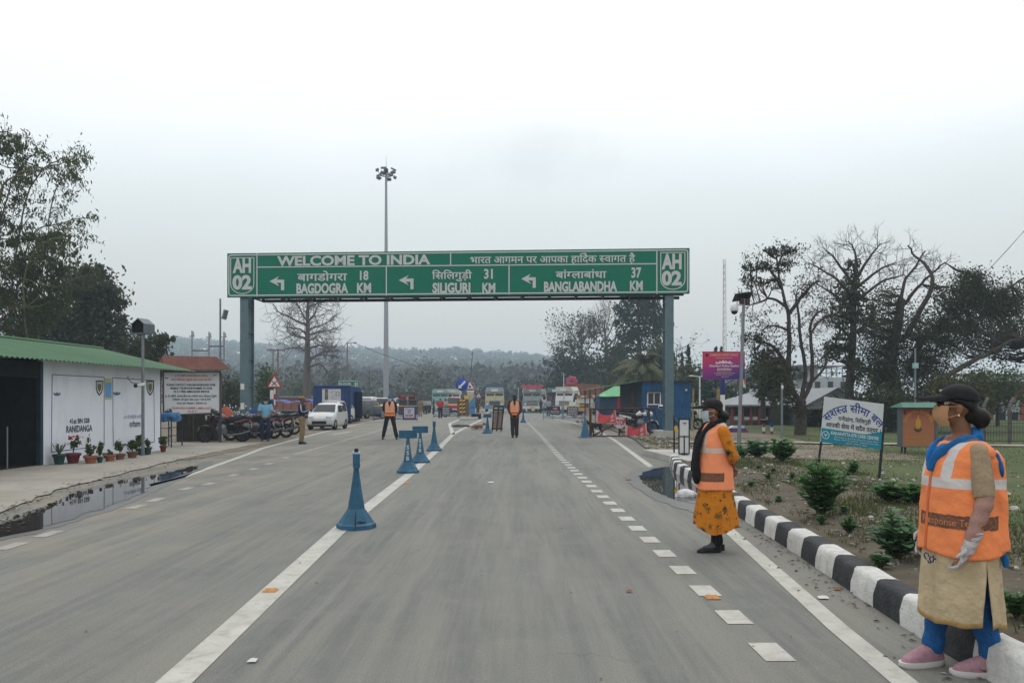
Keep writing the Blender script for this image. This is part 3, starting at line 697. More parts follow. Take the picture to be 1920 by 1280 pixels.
for i in range(nP):
 a=pw0+wd*(i/nP);b=pw0+wd*((i+.94)/nP);o_=rk.uniform(-.02,.02)
 m_.hexa([Vector((p.x,p.y+d_+o_,z))for z in(0,1.18+rk.uniform(-.06,.05))for p,d_ in((a,0),(b,0),(b,.04),(a,.04))])
own_origin(m_.build('plank_fence',M('old_dark_planks',(.038,.032,.026),.9,var=.45,vs=3,stretch=(8,8,1)),label='dark weathered plank fence below the white notice board',cat='fence'),(pw0.x,pw0.y,0))
st=thing('stall_table','small steel stall table under a bunched blue cloth by the cabin end','table',(P(317,790,25).x,25,0))
m_=MB();xa,xb=P(303.5,790,25).x,P(329,790,25).x
for x in(xa,xb):
 for y_ in(24.7,25.5):m_.box(x-.015,x+.015,y_-.015,y_+.015,0,1.0)
for z in(.35,.62,.97):
 for y_ in(24.7,25.5):m_.box(xa,xb,y_-.01,y_+.01,z,z+.02)
m_.build('frame',DKBLUE,st,True)
m_=MB();rows=[]
for i in range(9):
 z_=[1.10,1.12,1.11,1.04,.98,.93,.9,.87,.84][i];e=[.02,.2,.26,.29,.30,.31,.30,.31,.30][i]
 rows.append([Vector(((xa+xb)/2+math.cos(a)*e*(1+.1*math.sin(5*a+i)),25.1+math.sin(a)*(e+.15)*(1+.08*math.sin(7*a)),z_+.02*math.sin(6*a+i)))for a in[2*math.pi*k/24 for k in range(24)]])
m_.loft(rows,0,False);m_.build('cloth',M('blue_tarp',(.03,.12,.27),.5,var=.3,vs=8,bump=.4,bs=20),st,True)
pp=G(268,855);po=thing('speaker_pole','thin grey pole with a house shaped black box and white bullet camera','pole',pp)
m_=MB();m_.cyl((0,0,0),(0,0,3.36),.045,.035,10);m_.cyl((0,0,0),(0,0,.03),.1,.1,10);m_.build('pole',STEEL,po)
m_=MB();hb=[(-.2,3.34),(.2,3.34),(.2,3.6),(.0,3.76),(-.2,3.6)];hin=[(-.18,3.36),(.18,3.36),(.18,3.59),(0,3.73),(-.18,3.59)]
T=Matrix.Rotation(R(-14),4,'Z')
f_=[T@Vector((x,-.2,z))for x,z in hb];f2=[T@Vector((x,-.2,z))for x,z in hin];b_=[T@Vector((x,.22,z))for x,z in hb];b2=[T@Vector((x,-.14,z))for x,z in hin]
m_.add(f_+b_,[(i,(i+1)%5,5+(i+1)%5,5+i)for i in range(5)]+[(9,8,7,6,5)],0);m_.add(f_+f2,[(i,5+i,5+(i+1)%5,(i+1)%5)for i in range(5)],0);m_.add(f2+b2,[(i,5+i,5+(i+1)%5,(i+1)%5)for i in range(5)],1);m_.poly(b2,1)
m_.build('speaker_box',[M('grey_tin',(.13,.14,.165),.5,.3),M('black_mesh',(.008,.008,.010),.9)],po)
m_=MB();m_.cyl((.06,-.02,1.96),(-.1,-.12,1.93),.045,.045,10);m_.box(-.04,.06,-.03,.02,1.97,2.01);m_.build('bullet_camera',WHITEP,po)
m_=MB();m_.cyl((-.1,-.12,1.93),(-.17,-.165,1.915),.05,.05,10);m_.build('lens_hood',BLACKP,po)
m_=MB();m_.tube([Vector((-.02,0,1.98)),Vector((-.35,.1,2.0)),Vector((-.62,.4,2.15)),Vector((-.75,.9,2.38))],.009,5);m_.build('cable',BLACKP,po)
TERRA=M('terracotta',(.30,.105,.058),.85,var=.2,vs=9,dirt=.3,dcol=(.2,.15,.11));PRED=M('pot_dark_red',(.13,.022,.03),.5,var=.15,vs=6);PGREEN=M('pot_dark_green',(.018,.055,.05),.5,var=.2,vs=6);PBRN=M('pot_brown',(.16,.085,.055),.85,var=.25,vs=9)
POTLEAF=leafmat('pot_leaf',[(.035,.065,.022),(.06,.10,.03),(.09,.12,.05)]);SPIKY=leafmat('spiky_leaf',[(.04,.075,.03),(.08,.12,.06)]);SOIL=M('pot_soil',(.05,.035,.025),.95)
FLOWER=leafmat('flower_red',[(.42,.02,.06),(.5,.06,.10)])
pots=[(111,870,24,19,PGREEN,'spiky',0,'dark green pot with a spiky plant at the cabin corner'),(137,868,28,19,PRED,'flower',30,'wide dark red pot with tall red flowers by the white wall'),
(170,868,26,14,TERRA,'leafy',22,'orange terracotta pot with a leafy plant under the blue wall lettering'),(187,867,12,11,PGREEN,'leafy',26,'small dark green pot right of the orange terracotta pot'),
(163,861,16,9,PBRN,'stalk',36,'brown pot with one bare stalk behind the orange terracotta pot'),(206,864,21,12,TERRA,'none',3,'orange terracotta pot holding only soil and sprouts'),
(201,858,18,9,PBRN,'none',4,'low brown pot behind the empty terracotta pot'),(225,861,20,11,PBRN,'leafy',24,'brown pot with a thin leafy plant below the second wall panel'),
(248,858,21,12,PBRN,'bush',20,'brown pot with a dense bush left of the thin grey pole'),(261,852,14,12,PGREEN,'bush',27,'dark green pot with a round bush behind the grey pole'),
(277,852,15,14,PGREEN,'leafy',14,'dark green pot right of the thin grey pole'),(306,847,13,12,PRED,'bush',16,'dark red pot below the stall table at the cabin end')]
for i,(u,v,wpx,hpx,mt,kind,ph,lab)in enumerate(pots):
 p=G(u,v,.02);s=p.y/FPX;r_,h_=wpx*s/2,hpx*s
 t_=thing('potted_plant',lab,'potted plant',p,group='flower pots along the white cabin wall')
 m_=MB();m_.lathe([(r_*.62,0),(r_*.84,h_*.72),(r_*.86,h_*.74),(r_,h_*.76),(r_,h_),(r_*.9,h_),(r_*.86,h_*.9)],n=18,caps=False);m_.lathe([(.001,h_*.9),(r_*.87,h_*.9)],n=18,mat=1,caps=False);m_.build('pot',[mt,SOIL],t_)
 rs=np.random.RandomState(i);H_=ph*s
 if kind=='spiky':
  m_=MB()
  for k in range(16):
   a=k*2.4;o_=rs.uniform(.6,1.2);L_=.34*o_;d=Vector((math.cos(a),math.sin(a),0));sd_=Vector((-d.y,d.x,0))*.012;c0=Vector((0,0,h_*.9));m1=c0+d*L_*.45+Vector((0,0,L_*.75));m2=c0+d*L_+Vector((0,0,L_*.8))
   m_.add([c0-sd_,c0+sd_,m1+sd_,m1-sd_,m2],[(0,1,2,3),(3,2,4)])
  m_.build('leaves',SPIKY,t_)
 else:
  C_,st_=[],MB()
  nst={'flower':3,'leafy':3,'stalk':1,'none':2,'bush':6}[kind]
  for k in range(nst):
   tip=Vector((rs.uniform(-.6,.6)*r_,rs.uniform(-.5,.5)*r_,h_*.9+H_*rs.uniform(.75,1.0)))
   st_.tube([(0,0,h_*.88),(tip.x*.3,tip.y*.3,(h_+tip.z)/2),tip],[.009,.007,.004],5)
   nl={'flower':22,'leafy':26,'stalk':9,'none':5,'bush':45}[kind]
   for _ in range(nl):
    tt=rs.uniform(.35 if kind!='flower' else .55,1.05);w_=r_*(.55 if kind=='bush' else .4)
    C_.append((tip.x*tt+rs.normal()*w_*.6,tip.y*tt+rs.normal()*w_*.6,h_*.9+(tip.z-h_*.9)*tt+rs.normal()*.03))
  st_.build('stem',M('stem_green',(.07,.075,.03),.8),t_)
  leaf_object('leaves',C_,.10 if kind!='bush' else .085,POTLEAF,None,i,1.7,.2)
  o_=COL.objects[-1];o_.parent=t_;KIDS.setdefault(t_.name,[]).append(o_)
  if kind=='flower':
   leaf_object('flowers',[(rs.normal()*.05-.05+(k%2)*.2,rs.normal()*.05,h_*.9+H_*1.02+rs.normal()*.035)for k in range(26)],.075,FLOWER,None,3,1.2,0)
   o_=COL.objects[-1];o_.parent=t_
fp=P(413,760,33);fo=thing('floodlight_pole','slim steel pole with a tilted grey floodlight panel behind the brown roof','floodlight',(fp.x,33,0))
zt_=P(413,560,33).z
m_=MB();m_.cyl((0,0,0),(0,0,zt_),.05,.04,8);m_.build('pole',STEEL,fo)
zf=P(413,590,33).z;m_=MB();T=Matrix.Translation((.22,-.05,zf))@Matrix.Rotation(R(14),4,'Y')@Matrix.Rotation(R(25),4,'Z')
m_.cbox((0,0,0),(.2,.14,.42),0,T);m_.cbox((.02,-.075,0),(.16,.01,.37),1,T);m_.tube([(0,0,zf-.12),(.16,0,zf-.1)],.03,6);m_.build('floodlight',[M('lamp_grey',(.32,.33,.35),.5),M('led_dull',(.13,.13,.14),.3)],fo)
# RIGHT SIDE: SHED, GATE, BOARDS, HOUSES
CBLUE=M('shed_blue_paint',(.014,.085,.21),.55,var=.22,vs=1.3,dirt=.35,dcol=(.022,.06,.12),bump=.15,bs=30)
CBLUED=M('shed_blue_dark',(.016,.045,.09),.65,var=.35,vs=2.5,dirt=.6,dcol=(.03,.035,.04))  # darker, more blotched blue for side wall, window hood and stall
RUST=M('rusty_steel',(.075,.036,.03),.8,.2,var=.35,vs=9,dirt=.4,dcol=(.035,.022,.02))
TIN=M('grey_tin_roof',(.20,.22,.235),.5,.2,var=.15,vs=1.5,dirt=.35,dcol=(.20,.19,.18),stretch=(6,1,1))
PLAST=M('white_plaster',(.50,.51,.52),.8,var=.1,vs=1.2,dirt=.4,dcol=(.32,.31,.29))
# ---- long blue shed with lean-to roof
sh=thing('blue_shed','long blue tin shed with a white framed window and open lean-to porch','shed',(7.8,40,0))
x0,x1,ya,yb,zt=6.62,9.1,39.0,47.0,2.47
m_=MB()
def corr(mb,a,b,z0,z1,amp=.018,per=.16,mat=0):
 a,b=Vector(a),Vector(b);L_=(b-a).length;d=(b-a)/L_;nn=Vector((d.y,-d.x,0));n=max(8,int(L_/per*6));v=[]
 for i in range(n+1):
  q=a+d*(L_*i/n)+nn*amp*math.sin(2*math.pi*L_*i/n/per);v+=[(q.x,q.y,z0),(q.x,q.y,z1)]
 mb.add(v,[(2*i,2*i+2,2*i+3,2*i+1)for i in range(n)],mat,True)
wx0,wx1=P(1213,745,ya).x,P(1239,745,ya).x;wz0,wz1=P(1213,759,ya).z,P(1213,734.5,ya).z
for a,b,z0,z1 in((x0,wx0,0,zt),(wx1,x1,0,zt),(wx0,wx1,0,wz0),(wx0,wx1,wz1,zt)):corr(m_,(a,ya,0),(b,ya,0),z0,z1,.014)
m_.box(x0,x1,ya+.03,yb,.02,zt-.02,0)
m_.build('wall',CBLUE,sh,True)
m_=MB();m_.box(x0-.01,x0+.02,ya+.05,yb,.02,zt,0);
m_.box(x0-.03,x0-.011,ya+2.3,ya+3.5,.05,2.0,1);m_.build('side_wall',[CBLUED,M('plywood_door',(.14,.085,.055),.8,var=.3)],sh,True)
m_=MB()
for a,b,c,d in((wx0,wx1,wz0,wz0+.06),(wx0,wx1,wz1-.06,wz1),(wx0,wx0+.06,wz0+.061,wz1-.061),(wx1-.06,wx1,wz0+.061,wz1-.061),((wx0+wx1)/2-.025,(wx0+wx1)/2+.025,wz0+.061,wz1-.061)):m_.box(a,b,ya-.05,ya+.02,c,d)
wf=m_.build('window',WHITEP,sh,True);m_=MB();m_.box(wx0+.05,wx1-.05,ya,ya+.015,wz0+.05,wz1-.05);m_.build('pane',GLASS,wf,True)
m_=MB();m_.box(wx0-.08,wx1+.12,ya-.22,ya,wz1+.02,wz1+.05);m_.build('window_hood',CBLUED,sh,True)
m_=MB();m_.hexa([(x0-.1,ya-.15,zt),(x1+.1,ya-.15,zt),(x1+.1,yb+.1,zt),(x0-.1,yb+.1,zt),(x0-.1,ya-.15,zt+.04),(x1+.1,ya-.15,zt+.04),(x1+.1,yb+.1,zt+.04),(x0-.1,yb+.1,zt+.04)])
m_.build('roof',RUST,sh,True)
m_=MB();ra,rb,rc,rd=Vector((x0-.11,ya-.12,zt+.02)),Vector((x0-.11,yb+4,zt)),P(1104,727,52),P(1107,727.5,43)
rc=Vector((P(1105,727,50).x-.9,yb+4,zt-.38));rd=Vector((x0-2.3,ya+1.2,zt-.36))
m_.hexa([ra,rb,rc,rd,ra+Vector((0,0,.04)),rb+Vector((0,0,.04)),rc+Vector((0,0,.04)),rd+Vector((0,0,.04))]);m_.build('porch_roof',ROOFG,sh,True)
for x,y_ in((rd.x+.1,ya+1.6),(rd.x+.1,ya+4.6),(rd.x+.15,ya+8)):
 m_=MB();m_.cyl((x,y_,0),(x,y_,zt-.34),.035,n=8);m_.build('porch_post',CBLUE,sh,True)
m_=MB();m_.ell((P(1286,730,ya).x,ya-.08,P(1286,731,ya).z),(.06,.06,.06),8,6);m_.build('wall_lamp',WHITEP,sh,True)
gs=thing('green_stall','small blue stall with a pale green tarpaulin roof behind the lean-to porch','stall',(P(1140,750,58).x,58,0))
c=P(1141,750,58).x;k=58/FPX
m_=MB();m_.box(c-21*k,c+24*k,56.6,59.5,.0,P(0,742,58).z);m_.box(c+12*k,c+24*k,56.55,56.598,.3,P(0,745,58).z,1);m_.build('wall',[CBLUED,M('red_cloth',(.32,.015,.02),.7)],gs,True)
m_=MB();zb_,zt2=P(0,743,58).z,P(0,724,58).z;xs_=[c-21*k,c-8*k,c+10*k,c+24*k];zs_=[zb_,zb_+.5*(zt2-zb_),zt2,zt2]
v=[]
for x,z in zip(xs_,zs_):v+=[(x,56.4,zb_-.02 if x<c else zb_),(x,57.5,z),(x,59.7,z-.1)]
m_.add(v,[(3*i+j,3*i+3+j,3*i+4+j,3*i+1+j)for i in range(3)for j in range(2)],0);m_.build('tarpaulin',M('pale_green_tarp',(.12,.34,.17),.6,var=.2,vs=2,bump=.4,bs=5),gs,True)
# ---- rusty stop gate with red banners
gw=thing('stop_gate','rusty wheeled stop gate hung with two red banners','barrier',(4.6,32,0));YG=32.2
def gx(u):return P(u,750,YG).x
def gz(v):return P(0,v,YG).z
m_=MB()
for a,b in(((1107,766),(1107,819)),((1109,766.5),(1227,765)),((1107,818),(1226,818)),((1217,766),(1219,818)),((1111,817),(1152,795)),((1174,796),(1214,816)),((1161,806),(1161,818)),((1112,792),(1113,818)),((1227,765),(1232,786))):
 m_.tube([Vector((gx(a[0]),YG,gz(a[1]))),Vector((gx(b[0]),YG,gz(b[1])))],.035 if a[0]!=1107 else .05,6)
m_.build('frame',RUST,gw,True)
BANR=M('banner_red',(.56,.075,.085),.6,var=.12,vs=5,bump=.3,bs=12);BANW=M('banner_white',(.55,.42,.42),.6)
def banner(pts_top,pts_bot,lab):
 m_=MB();n=len(pts_top);v=[]
 for j in range(7):
  t_=j/6
  for i in range(n):
   u=pts_top[i][0]+(pts_bot[i][0]-pts_top[i][0])*t_;vv=pts_top[i][1]+(pts_bot[i][1]-pts_top[i][1])*t_
   v.append(Vector((gx(u),YG-.06-.05*math.sin(i*1.7+j*.5),gz(vv))))
 mats_=[]
 m_.add(v,[(j*n+i,j*n+n+i,j*n+n+i+1,j*n+i+1)for j in range(6)for i in range(n-1)],0,True)
 for q in range(len(m_.m)):
  j,i=divmod(q,n-1);m_.m[q]=1 if(j in(0,5)and 0)or i in(0,n-2)or(i==n-4 and j in(1,2,4))else 0
 return m_.build('banner',[BANR,BANW],gw,True,label=lab)
tp=[(1118,768),(1122,772),(1127,776),(1133,778),(1139,778.5),(1145,777),(1150,772),(1152,768),(1153,768)]
bt=[(1116,789),(1120,791),(1126,792),(1132,792.5),(1138,792.5),(1144,792),(1150,792),(1155,791),(1157,790)]
banner(tp,bt,'sagging red and white banner on the gate top rail')
tp=[(1171,796),(1176,797),(1182,799),(1189,803),(1195,803),(1200,800),(1205,796),(1209,793),(1211,793)]
bt=[(1172,817),(1176,818),(1182,820),(1189,822),(1195,822),(1200,820),(1206,818),(1211,817),(1213,816)]
banner(tp,bt,'sagging red banner near the gate foot')
m_=MB();cx_,cz_=gx(1161.5),gz(792);ro=12.5/FPX*YG
oct_=lambda r_,y_:[(cx_+r_*math.cos(R(22.5+45*i)),y_,cz_+r_*math.sin(R(22.5+45*i)))for i in range(8)]
m_.prism(oct_(ro,YG-.05),(0,.02,0),0);m_.poly(oct_(ro*.93,YG-.054),1);lettering(m_,'STOP',(cx_+.02,YG-.058,cz_-.09),(1,0,0),(0,0,1),.22,0,width=ro*1.6,bold=.05)
m_.build('stop_sign',[M('stop_red',(.38,.03,.07),.5),M('stop_white',(.50,.46,.48),.5)],gw,True)
# ---- gravel heap stones and dark stones at the road edge
# ---- framed notice stand on the slab
ns=G(1283,852,.15);nst=thing('notice_stand','black framed notice stand with blank white panels on the slab','sign stand',(ns.x,ns.y,.15));k=ns.y/FPX
m_=MB();zz=lambda v:P(0,v,ns.y).z-.15;xx=lambda u:P(u,0,ns.y).x-ns.x
for a,b,c,d in((1272,784,1293,786.5),(1272,817,1293,819),(1272,849,1293,851)):m_.box(xx(a),xx(c),-.02,.02,zz(d),zz(b))
for a,c in((1272,1274),(1291,1293)):m_.box(xx(a),xx(c),-.019,.019,zz(850),zz(785))
m_.box(xx(1281.7),xx(1283.6),-.025,-.0195,0,zz(816));m_.box(xx(1277),xx(1288),-.2,.2,0,.012);m_.build('frame',BLACKP,nst)
for a,b in((786.5,817),(819,849)):
 m_=MB();m_.box(xx(1274),xx(1291),-.01,.01,zz(b),zz(a));
 if a<800:m_.box(xx(1280),xx(1287),-.0135,-.0105,zz(793.5),zz(792),1);m_.box(xx(1282),xx(1286),-.0135,-.0105,zz(796),zz(795),1)
 m_.build('panel',[M('panel_white',(.52,.53,.53),.5,var=.04),INKB],nst)
m_=MB();p2=G(1264,848,.15);m_.cyl((p2.x-ns.x,p2.y-ns.y,0),(p2.x-ns.x,p2.y-ns.y,.98),.022,n=8);m_.tube([(p2.x-ns.x,p2.y-ns.y,.95),(xx(1272),.02,zz(792))],.012,5);m_.build('prop',BLACKP,nst)
tr=thing('sack_bag','yellow bag hanging by the black framed notice stand','bag',(P(1267.5,800,ns.y+.3).x,ns.y+.3,P(0,808,ns.y+.3).z));m_=MB()
m_.ring_body([(0,0,0,.03,.03),(.04,0,0,.045,.03),(.1,0,0,.045,.03),(.14,0,0,.015,.015)],12);m_.build('bag',YELLP,tr);m_=MB();m_.tube([(0,0,.16),(.0,.0,.25)],.008,4);m_.build('strap',BLACKP,tr)
# ---- purple police board on a blue and white post
YB=27.0;k=YB/FPX;pb=thing('police_board','purple and red district police board on a blue and white banded post','sign board',(P(1357,800,YB).x,YB,0))
GRAD=bpy.data.materials.new('board_red_violet');GRAD.use_nodes=True
_t=GRAD.node_tree;_n=_t.nodes.new;_tc=_n('ShaderNodeTexCoord');_s=_n('ShaderNodeSeparateXYZ');_t.links.new(_tc.outputs['Generated'],_s.inputs[0])
_m=_n('ShaderNodeMath');_m.operation='MULTIPLY_ADD';_t.links.new(_s.outputs['Z'],_m.inputs[0]);_m.inputs[1].default_value=.78;_m2=_n('ShaderNodeMath');_m2.operation='MULTIPLY_ADD';_t.links.new(_s.outputs['X'],_m2.inputs[0]);_m2.inputs[1].default_value=-.30;_m2.inputs[2].default_value=.26;_t.links.new(_m2.outputs[0],_m.inputs[2])
_r=_n('ShaderNodeValToRGB');_t.links.new(_m.outputs[0],_r.inputs[0]);_e=_r.color_ramp.elements;_e[0].color=(.022,.012,.17,1);_e[0].position=.1;_e[1].color=(.46,.02,.075,1);_e[1].position=.85;_q=_e.new(.5);_q.color=(.26,.008,.17,1)
_t.links.new(_r.outputs[0],_t.nodes['Principled BSDF'].inputs['Base Color']);_t.nodes['Principled BSDF'].inputs['Roughness'].default_value=.5
bx=lambda u:P(u,0,YB).x;bz=lambda v:P(0,v,YB).z
m_=MB();m_.box(bx(1317),bx(1396),YB-.03,YB,bz(710),bz(660));m_.build('panel',GRAD,pb,True)
m_=MB();[m_.box(*q)for q in((bx(1316),bx(1397),YB-.02,YB+.03,bz(711.5),bz(710)),(bx(1316),bx(1397),YB-.02,YB+.03,bz(660),bz(658.8)))];m_.build('frame',M('board_edge',(.25,.04,.12),.5),pb,True)
m_=MB();BW=M('board_print',(.55,.52,.54),.5);BY=M('board_print_gold',(.52,.36,.25),.5)
for body,u0,u1,v0,v1,mt,bo in(('DARJEELING DISTRICT POLICE',1331,1383,663,667,1,.02),('welcomes you to',1342,1372,669,671.8,1,.01),('Kharibari Police Station',1330,1385,683.5,687.5,0,.03),('Jurisdiction',1344,1371,689.5,693.5,0,.03),('for any help please contact',1345,1370,695,697,1,.01),('KHARIBARI POLICE STATION',1339,1377,698.5,700.5,1,.01),('darjeeling district police',1342,1372,701.5,703.3,1,.01),('Darjeeling Police',1352,1366,705.5,707,0,.01)):
 lettering(m_,body,(bx((u0+u1)/2),YB-.034,bz(v1)),(1,0,0),(0,0,1),bz(v0)-bz(v1),mt,width=bx(u1)-bx(u0),bold=bo)
for pts in([(1340,681),(1343,678),(1346,680),(1349,676.5),(1352,678.5),(1355,674.5),(1358,677.5),(1361,676),(1364,678.5),(1368,676.5),(1372,680),(1376,681.2),(1366,681.6),(1362,680.6),(1357,681.6),(1351,680.8),(1346,682)],):
 m_.poly([(bx(u),YB-.034,bz(v))for u,v in pts][::-1],0)
m_.poly([(bx(1325+2.4*math.cos(a)),YB-.034,bz(666+3*math.sin(a)))for a in[-2*math.pi*i/10 for i in range(10)]],2)
m_.build('lettering',[BW,BY,INKB],pb,True)
m_=MB();px_=bx(1355.5);bands=[(711,740,0),(740,770,1),(770,797,0),(797,826,1),(826,839,0)]
for v0,v1,mt in bands:m_.box(px_-.065,px_+.065,YB-.02,YB+.11,max(0,bz(v1)),bz(v0),mt)
m_.tube([(px_,YB+.04,bz(722)),(bx(1376),YB+.04,bz(712))],.02,5);m_.build('post',[M('post_blue',(.02,.03,.16),.5),WHITEP],pb,True)
# ---- camera pole with solar panel
YC=22.5;cp=thing('camera_pole','tall grey pole with a dome camera and small solar panel on top','camera pole',(P(1386,0,YC).x,YC,.1));qx=lambda u:P(u,0,YC).x;qz=lambda v:P(0,v,YC).z
m_=MB();m_.tube([(qx(1385),YC,.05),(qx(1390),YC,qz(700)),(qx(1395),YC,qz(560))],[.06,.05,.045],10);m_.build('pole',STEEL,cp,True)
m_=MB();T=Matrix.Translation((qx(1392),YC,qz(556)))@Matrix.Rotation(R(-8),4,'Y')@Matrix.Rotation(R(-24),4,'X');m_.cbox((0,0,0),(.52,.42,.025),0,T);m_.build('solar_panel',M('solar_cell',(.02,.022,.03),.25),cp,True)
m_=MB();m_.box(qx(1388),qx(1394.5),YC-.05,YC+.12,qz(570),qz(558.5));m_.box(qx(1399),qx(1405.5),YC-.04,YC+.1,qz(572),qz(559));m_.build('battery_box',M('box_maroon',(.06,.03,.03),.6),cp,True)
m_=MB();m_.lathe([(.03,.17),(.1,.15),(.115,.06),(.115,.0),(.1,-.02)],(qx(1377),YC,qz(582)),16,0);m_.tube([(qx(1377),YC,qz(573)),(qx(1385),YC,qz(571)),(qx(1394),YC,qz(572))],.025,6);dm=m_.build('dome_camera',WHITEP,cp,True)
m_=MB();m_.lathe([(.095,0),(.085,-.05),(.05,-.085),(.005,-.1)],(qx(1377),YC,qz(582)-.02),16,0);m_.build('dome_lens',M('smoked_lens',(.01,.01,.012),.08),dm,True)
m_=MB();m_.box(qx(1389),qx(1391.5),YC-.05,YC,qz(610),qz(585));m_.build('antenna',M('grey_tin2',(.3,.31,.33),.5),cp,True)
# ---- tricolour flag on its own short pole
YF=24.0;fl=thing('flag','small orange white and green flag hanging from the grey pole','flag',(P(1394,0,YF).x,YF,P(0,716,YF).z));m_=MB();v=[]
for j in range(7):
 for i in range(7):
  a,b=i/6,j/6;u=1393+5.5*a*(1-.2*b)+1.2*b;vv=711.5+17*b+2*a*a
  q=P(u,vv,YF);v.append((q.x-fl.location.x,.03*math.sin(a*7+b*2),q.z-fl.location.z))
m_.add(v,[(j*7+i,j*7+7+i,j*7+8+i,j*7+i+1)for j in range(6)for i in range(6)],0,True)
for q in range(36):i=q%6;m_.m[q]=0 if q//6<3 and i>1 else(1 if q//6<5 else 2)
m_.build('cloth',[M('saffron',(.58,.12,.04),.7),M('flag_white',(.55,.55,.53),.7),M('flag_green',(.03,.18,.05),.7)],fl)
# ---- lattice mast far behind
YL=95;mt_=thing('lattice_mast','slender red and white lattice mast behind the purple board','mast',(P(1358,0,YL).x,YL,0));zt=P(0,486,YL).z;m_=MB();hw=.26
for sx,sy in((-1,-1),(1,-1),(0,1)):m_.cyl((hw*sx,hw*sy*.6,0),(hw*sx*.55,hw*sy*.35,zt),.032,n=4)
z=0.0;i=0
while z<zt-.8:
 f0,f1=1-.45*z/zt,1-.45*(z+.8)/zt
 for a,b in(((-1,-1),(1,-1)),((1,-1),(0,1)),((0,1),(-1,-1))):m_.cyl((hw*a[0]*f0,hw*a[1]*.6*f0,z),(hw*b[0]*f1,hw*b[1]*.6*f1,z+.8),.016,n=3,mat=(i//6)%2)
 z+=.8;i+=1
m_.build('lattice',[M('mast_white',(.42,.40,.39),.6),M('mast_red',(.34,.15,.11),.6)],mt_)
# ---- twin-arm lamp
YS=55;sl=thing('street_lamp','white twin arm street lamp left of the purple board','street lamp',(P(1312,0,YS).x,YS,0));zt=P(0,706,YS).z;m_=MB();m_.cyl((0,0,0),(0,0,zt),.06,.05,8);m_.tube([(-.55,0,zt+.05),(0,0,zt),(.3,0,zt+.05)],.03,6);m_.build('pole',WHITEP,sl)
for s_ in(-1,.5):m_=MB();m_.ell((.6*s_,0,zt+.06),(.2,.1,.05),10,6);m_.build('lamp_head',WHITEP,sl)
# ---- tin roofed guard post house with red posts
YH=46;hh=thing('verandah_house','low tin roofed house with red and white verandah posts behind the camera pole','house',(P(1430,0,YH).x,YH,0));hx=lambda u,Y=YH:P(u,0,Y).x;hzz=lambda v,Y=YH:P(0,v,Y).z
m_=MB();m_.box(hx(1366),hx(1500),YH+1.6,YH+6,0,hzz(758));m_.build('wall',PLAST,hh,True)
m_=MB();a=[(hx(1358),YH-.2,hzz(759)),(hx(1480),YH-.2,hzz(760)),(hx(1450,YH+2),YH+2.4,hzz(733.5,YH+2)),(hx(1415,YH+2),YH+2.4,hzz(733.5,YH+2)),(hx(1380,YH),YH+6.2,hzz(759)),(hx(1490),YH+6.2,hzz(759))]
m_.add(a,[(0,1,2,3),(0,3,4),(1,5,2),(3,2,5,4),(0,4,5,1)],0);m_.box(hx(1358),hx(1486),YH-.25,YH+1.7,hzz(762),hzz(758.6));m_.build('roof',TIN,hh,True)
m_=MB()
for u in(1373,1392,1408,1423):m_.box(hx(u)-.08,hx(u)+.08,YH-.05,YH+.11,0,hzz(762),0)
m_.box(hx(1373)+.08,hx(1440),YH,YH+.08,.35,hzz(781),1)
m_.build('verandah_posts',[M('post_maroon',(.25,.045,.06),.6),WHITEP],hh,True)
for u0,u1 in((1374.5,1390),(1394,1406),(1410,1421)):
 m_=MB();m_.box(hx(u0),hx(u1),YH+.9,YH+.95,hzz(780),hzz(764));m_.build('window',M('blue_shade_glass',(.05,.075,.11),.2),hh,True)
m_=MB();m_.box(hx(1440),hx(1462),YH-.4,YH+1.5,0,hzz(762));m_.build('dark_hut',M('dark_green_board',(.04,.055,.05),.8,var=.25),hh,True)
m_=MB();m_.box(hx(1430),hx(1446),YH+1.7,YH+2.6,hzz(757),hzz(728));m_.build('water_tank',M('white_tank',(.5,.52,.54),.6),hh,True)
# ---- gable house
YG2=44;gh=thing('gable_house','pale house with a grey tin gable roof right of the forked tree','house',(P(1555,0,YG2).x,YG2,0))
gx2=lambda u,Y=YG2:P(u,0,Y).x;gz2=lambda v,Y=YG2:P(0,v,Y).z
xl,xm,xr=gx2(1512),gx2(1567),gx2(1625);ze,zr=gz2(758),gz2(728)
m_=MB();m_.prism([(xl,YG2,0),(xr,YG2,0),(xr,YG2,ze),(xm,YG2,zr),(xl,YG2,ze)],(0,7,0));m_.build('wall',M('pale_blue_plaster',(.36,.40,.45),.8,var=.08),gh,True)
m_=MB();e=.35
for xa,xb,za,zb_ in((xl-e,xm,ze-.2,zr),(xm,xr+e,zr,ze-.2)):m_.hexa([(xa,YG2-e,za),(xb,YG2-e,zb_),(xb,YG2+7,zb_),(xa,YG2+7,za),(xa,YG2-e,za+.06),(xb,YG2-e,zb_+.06),(xb,YG2+7,zb_+.06),(xa,YG2+7,za+.06)])
m_.build('roof',TIN,gh,True)
m_=MB();m_.box(xl-.6,xr,YG2-2.2,YG2-.1,1.02,1.12);m_.box(xl-.2,xr,YG2-.12,YG2-.005,.02,1.0,1);m_.build('lean_to',[M('rust_tin',(.16,.13,.12),.7,var=.2),DARKIN],gh,True)  # near-black slab paints in the shade below the lean-to roof
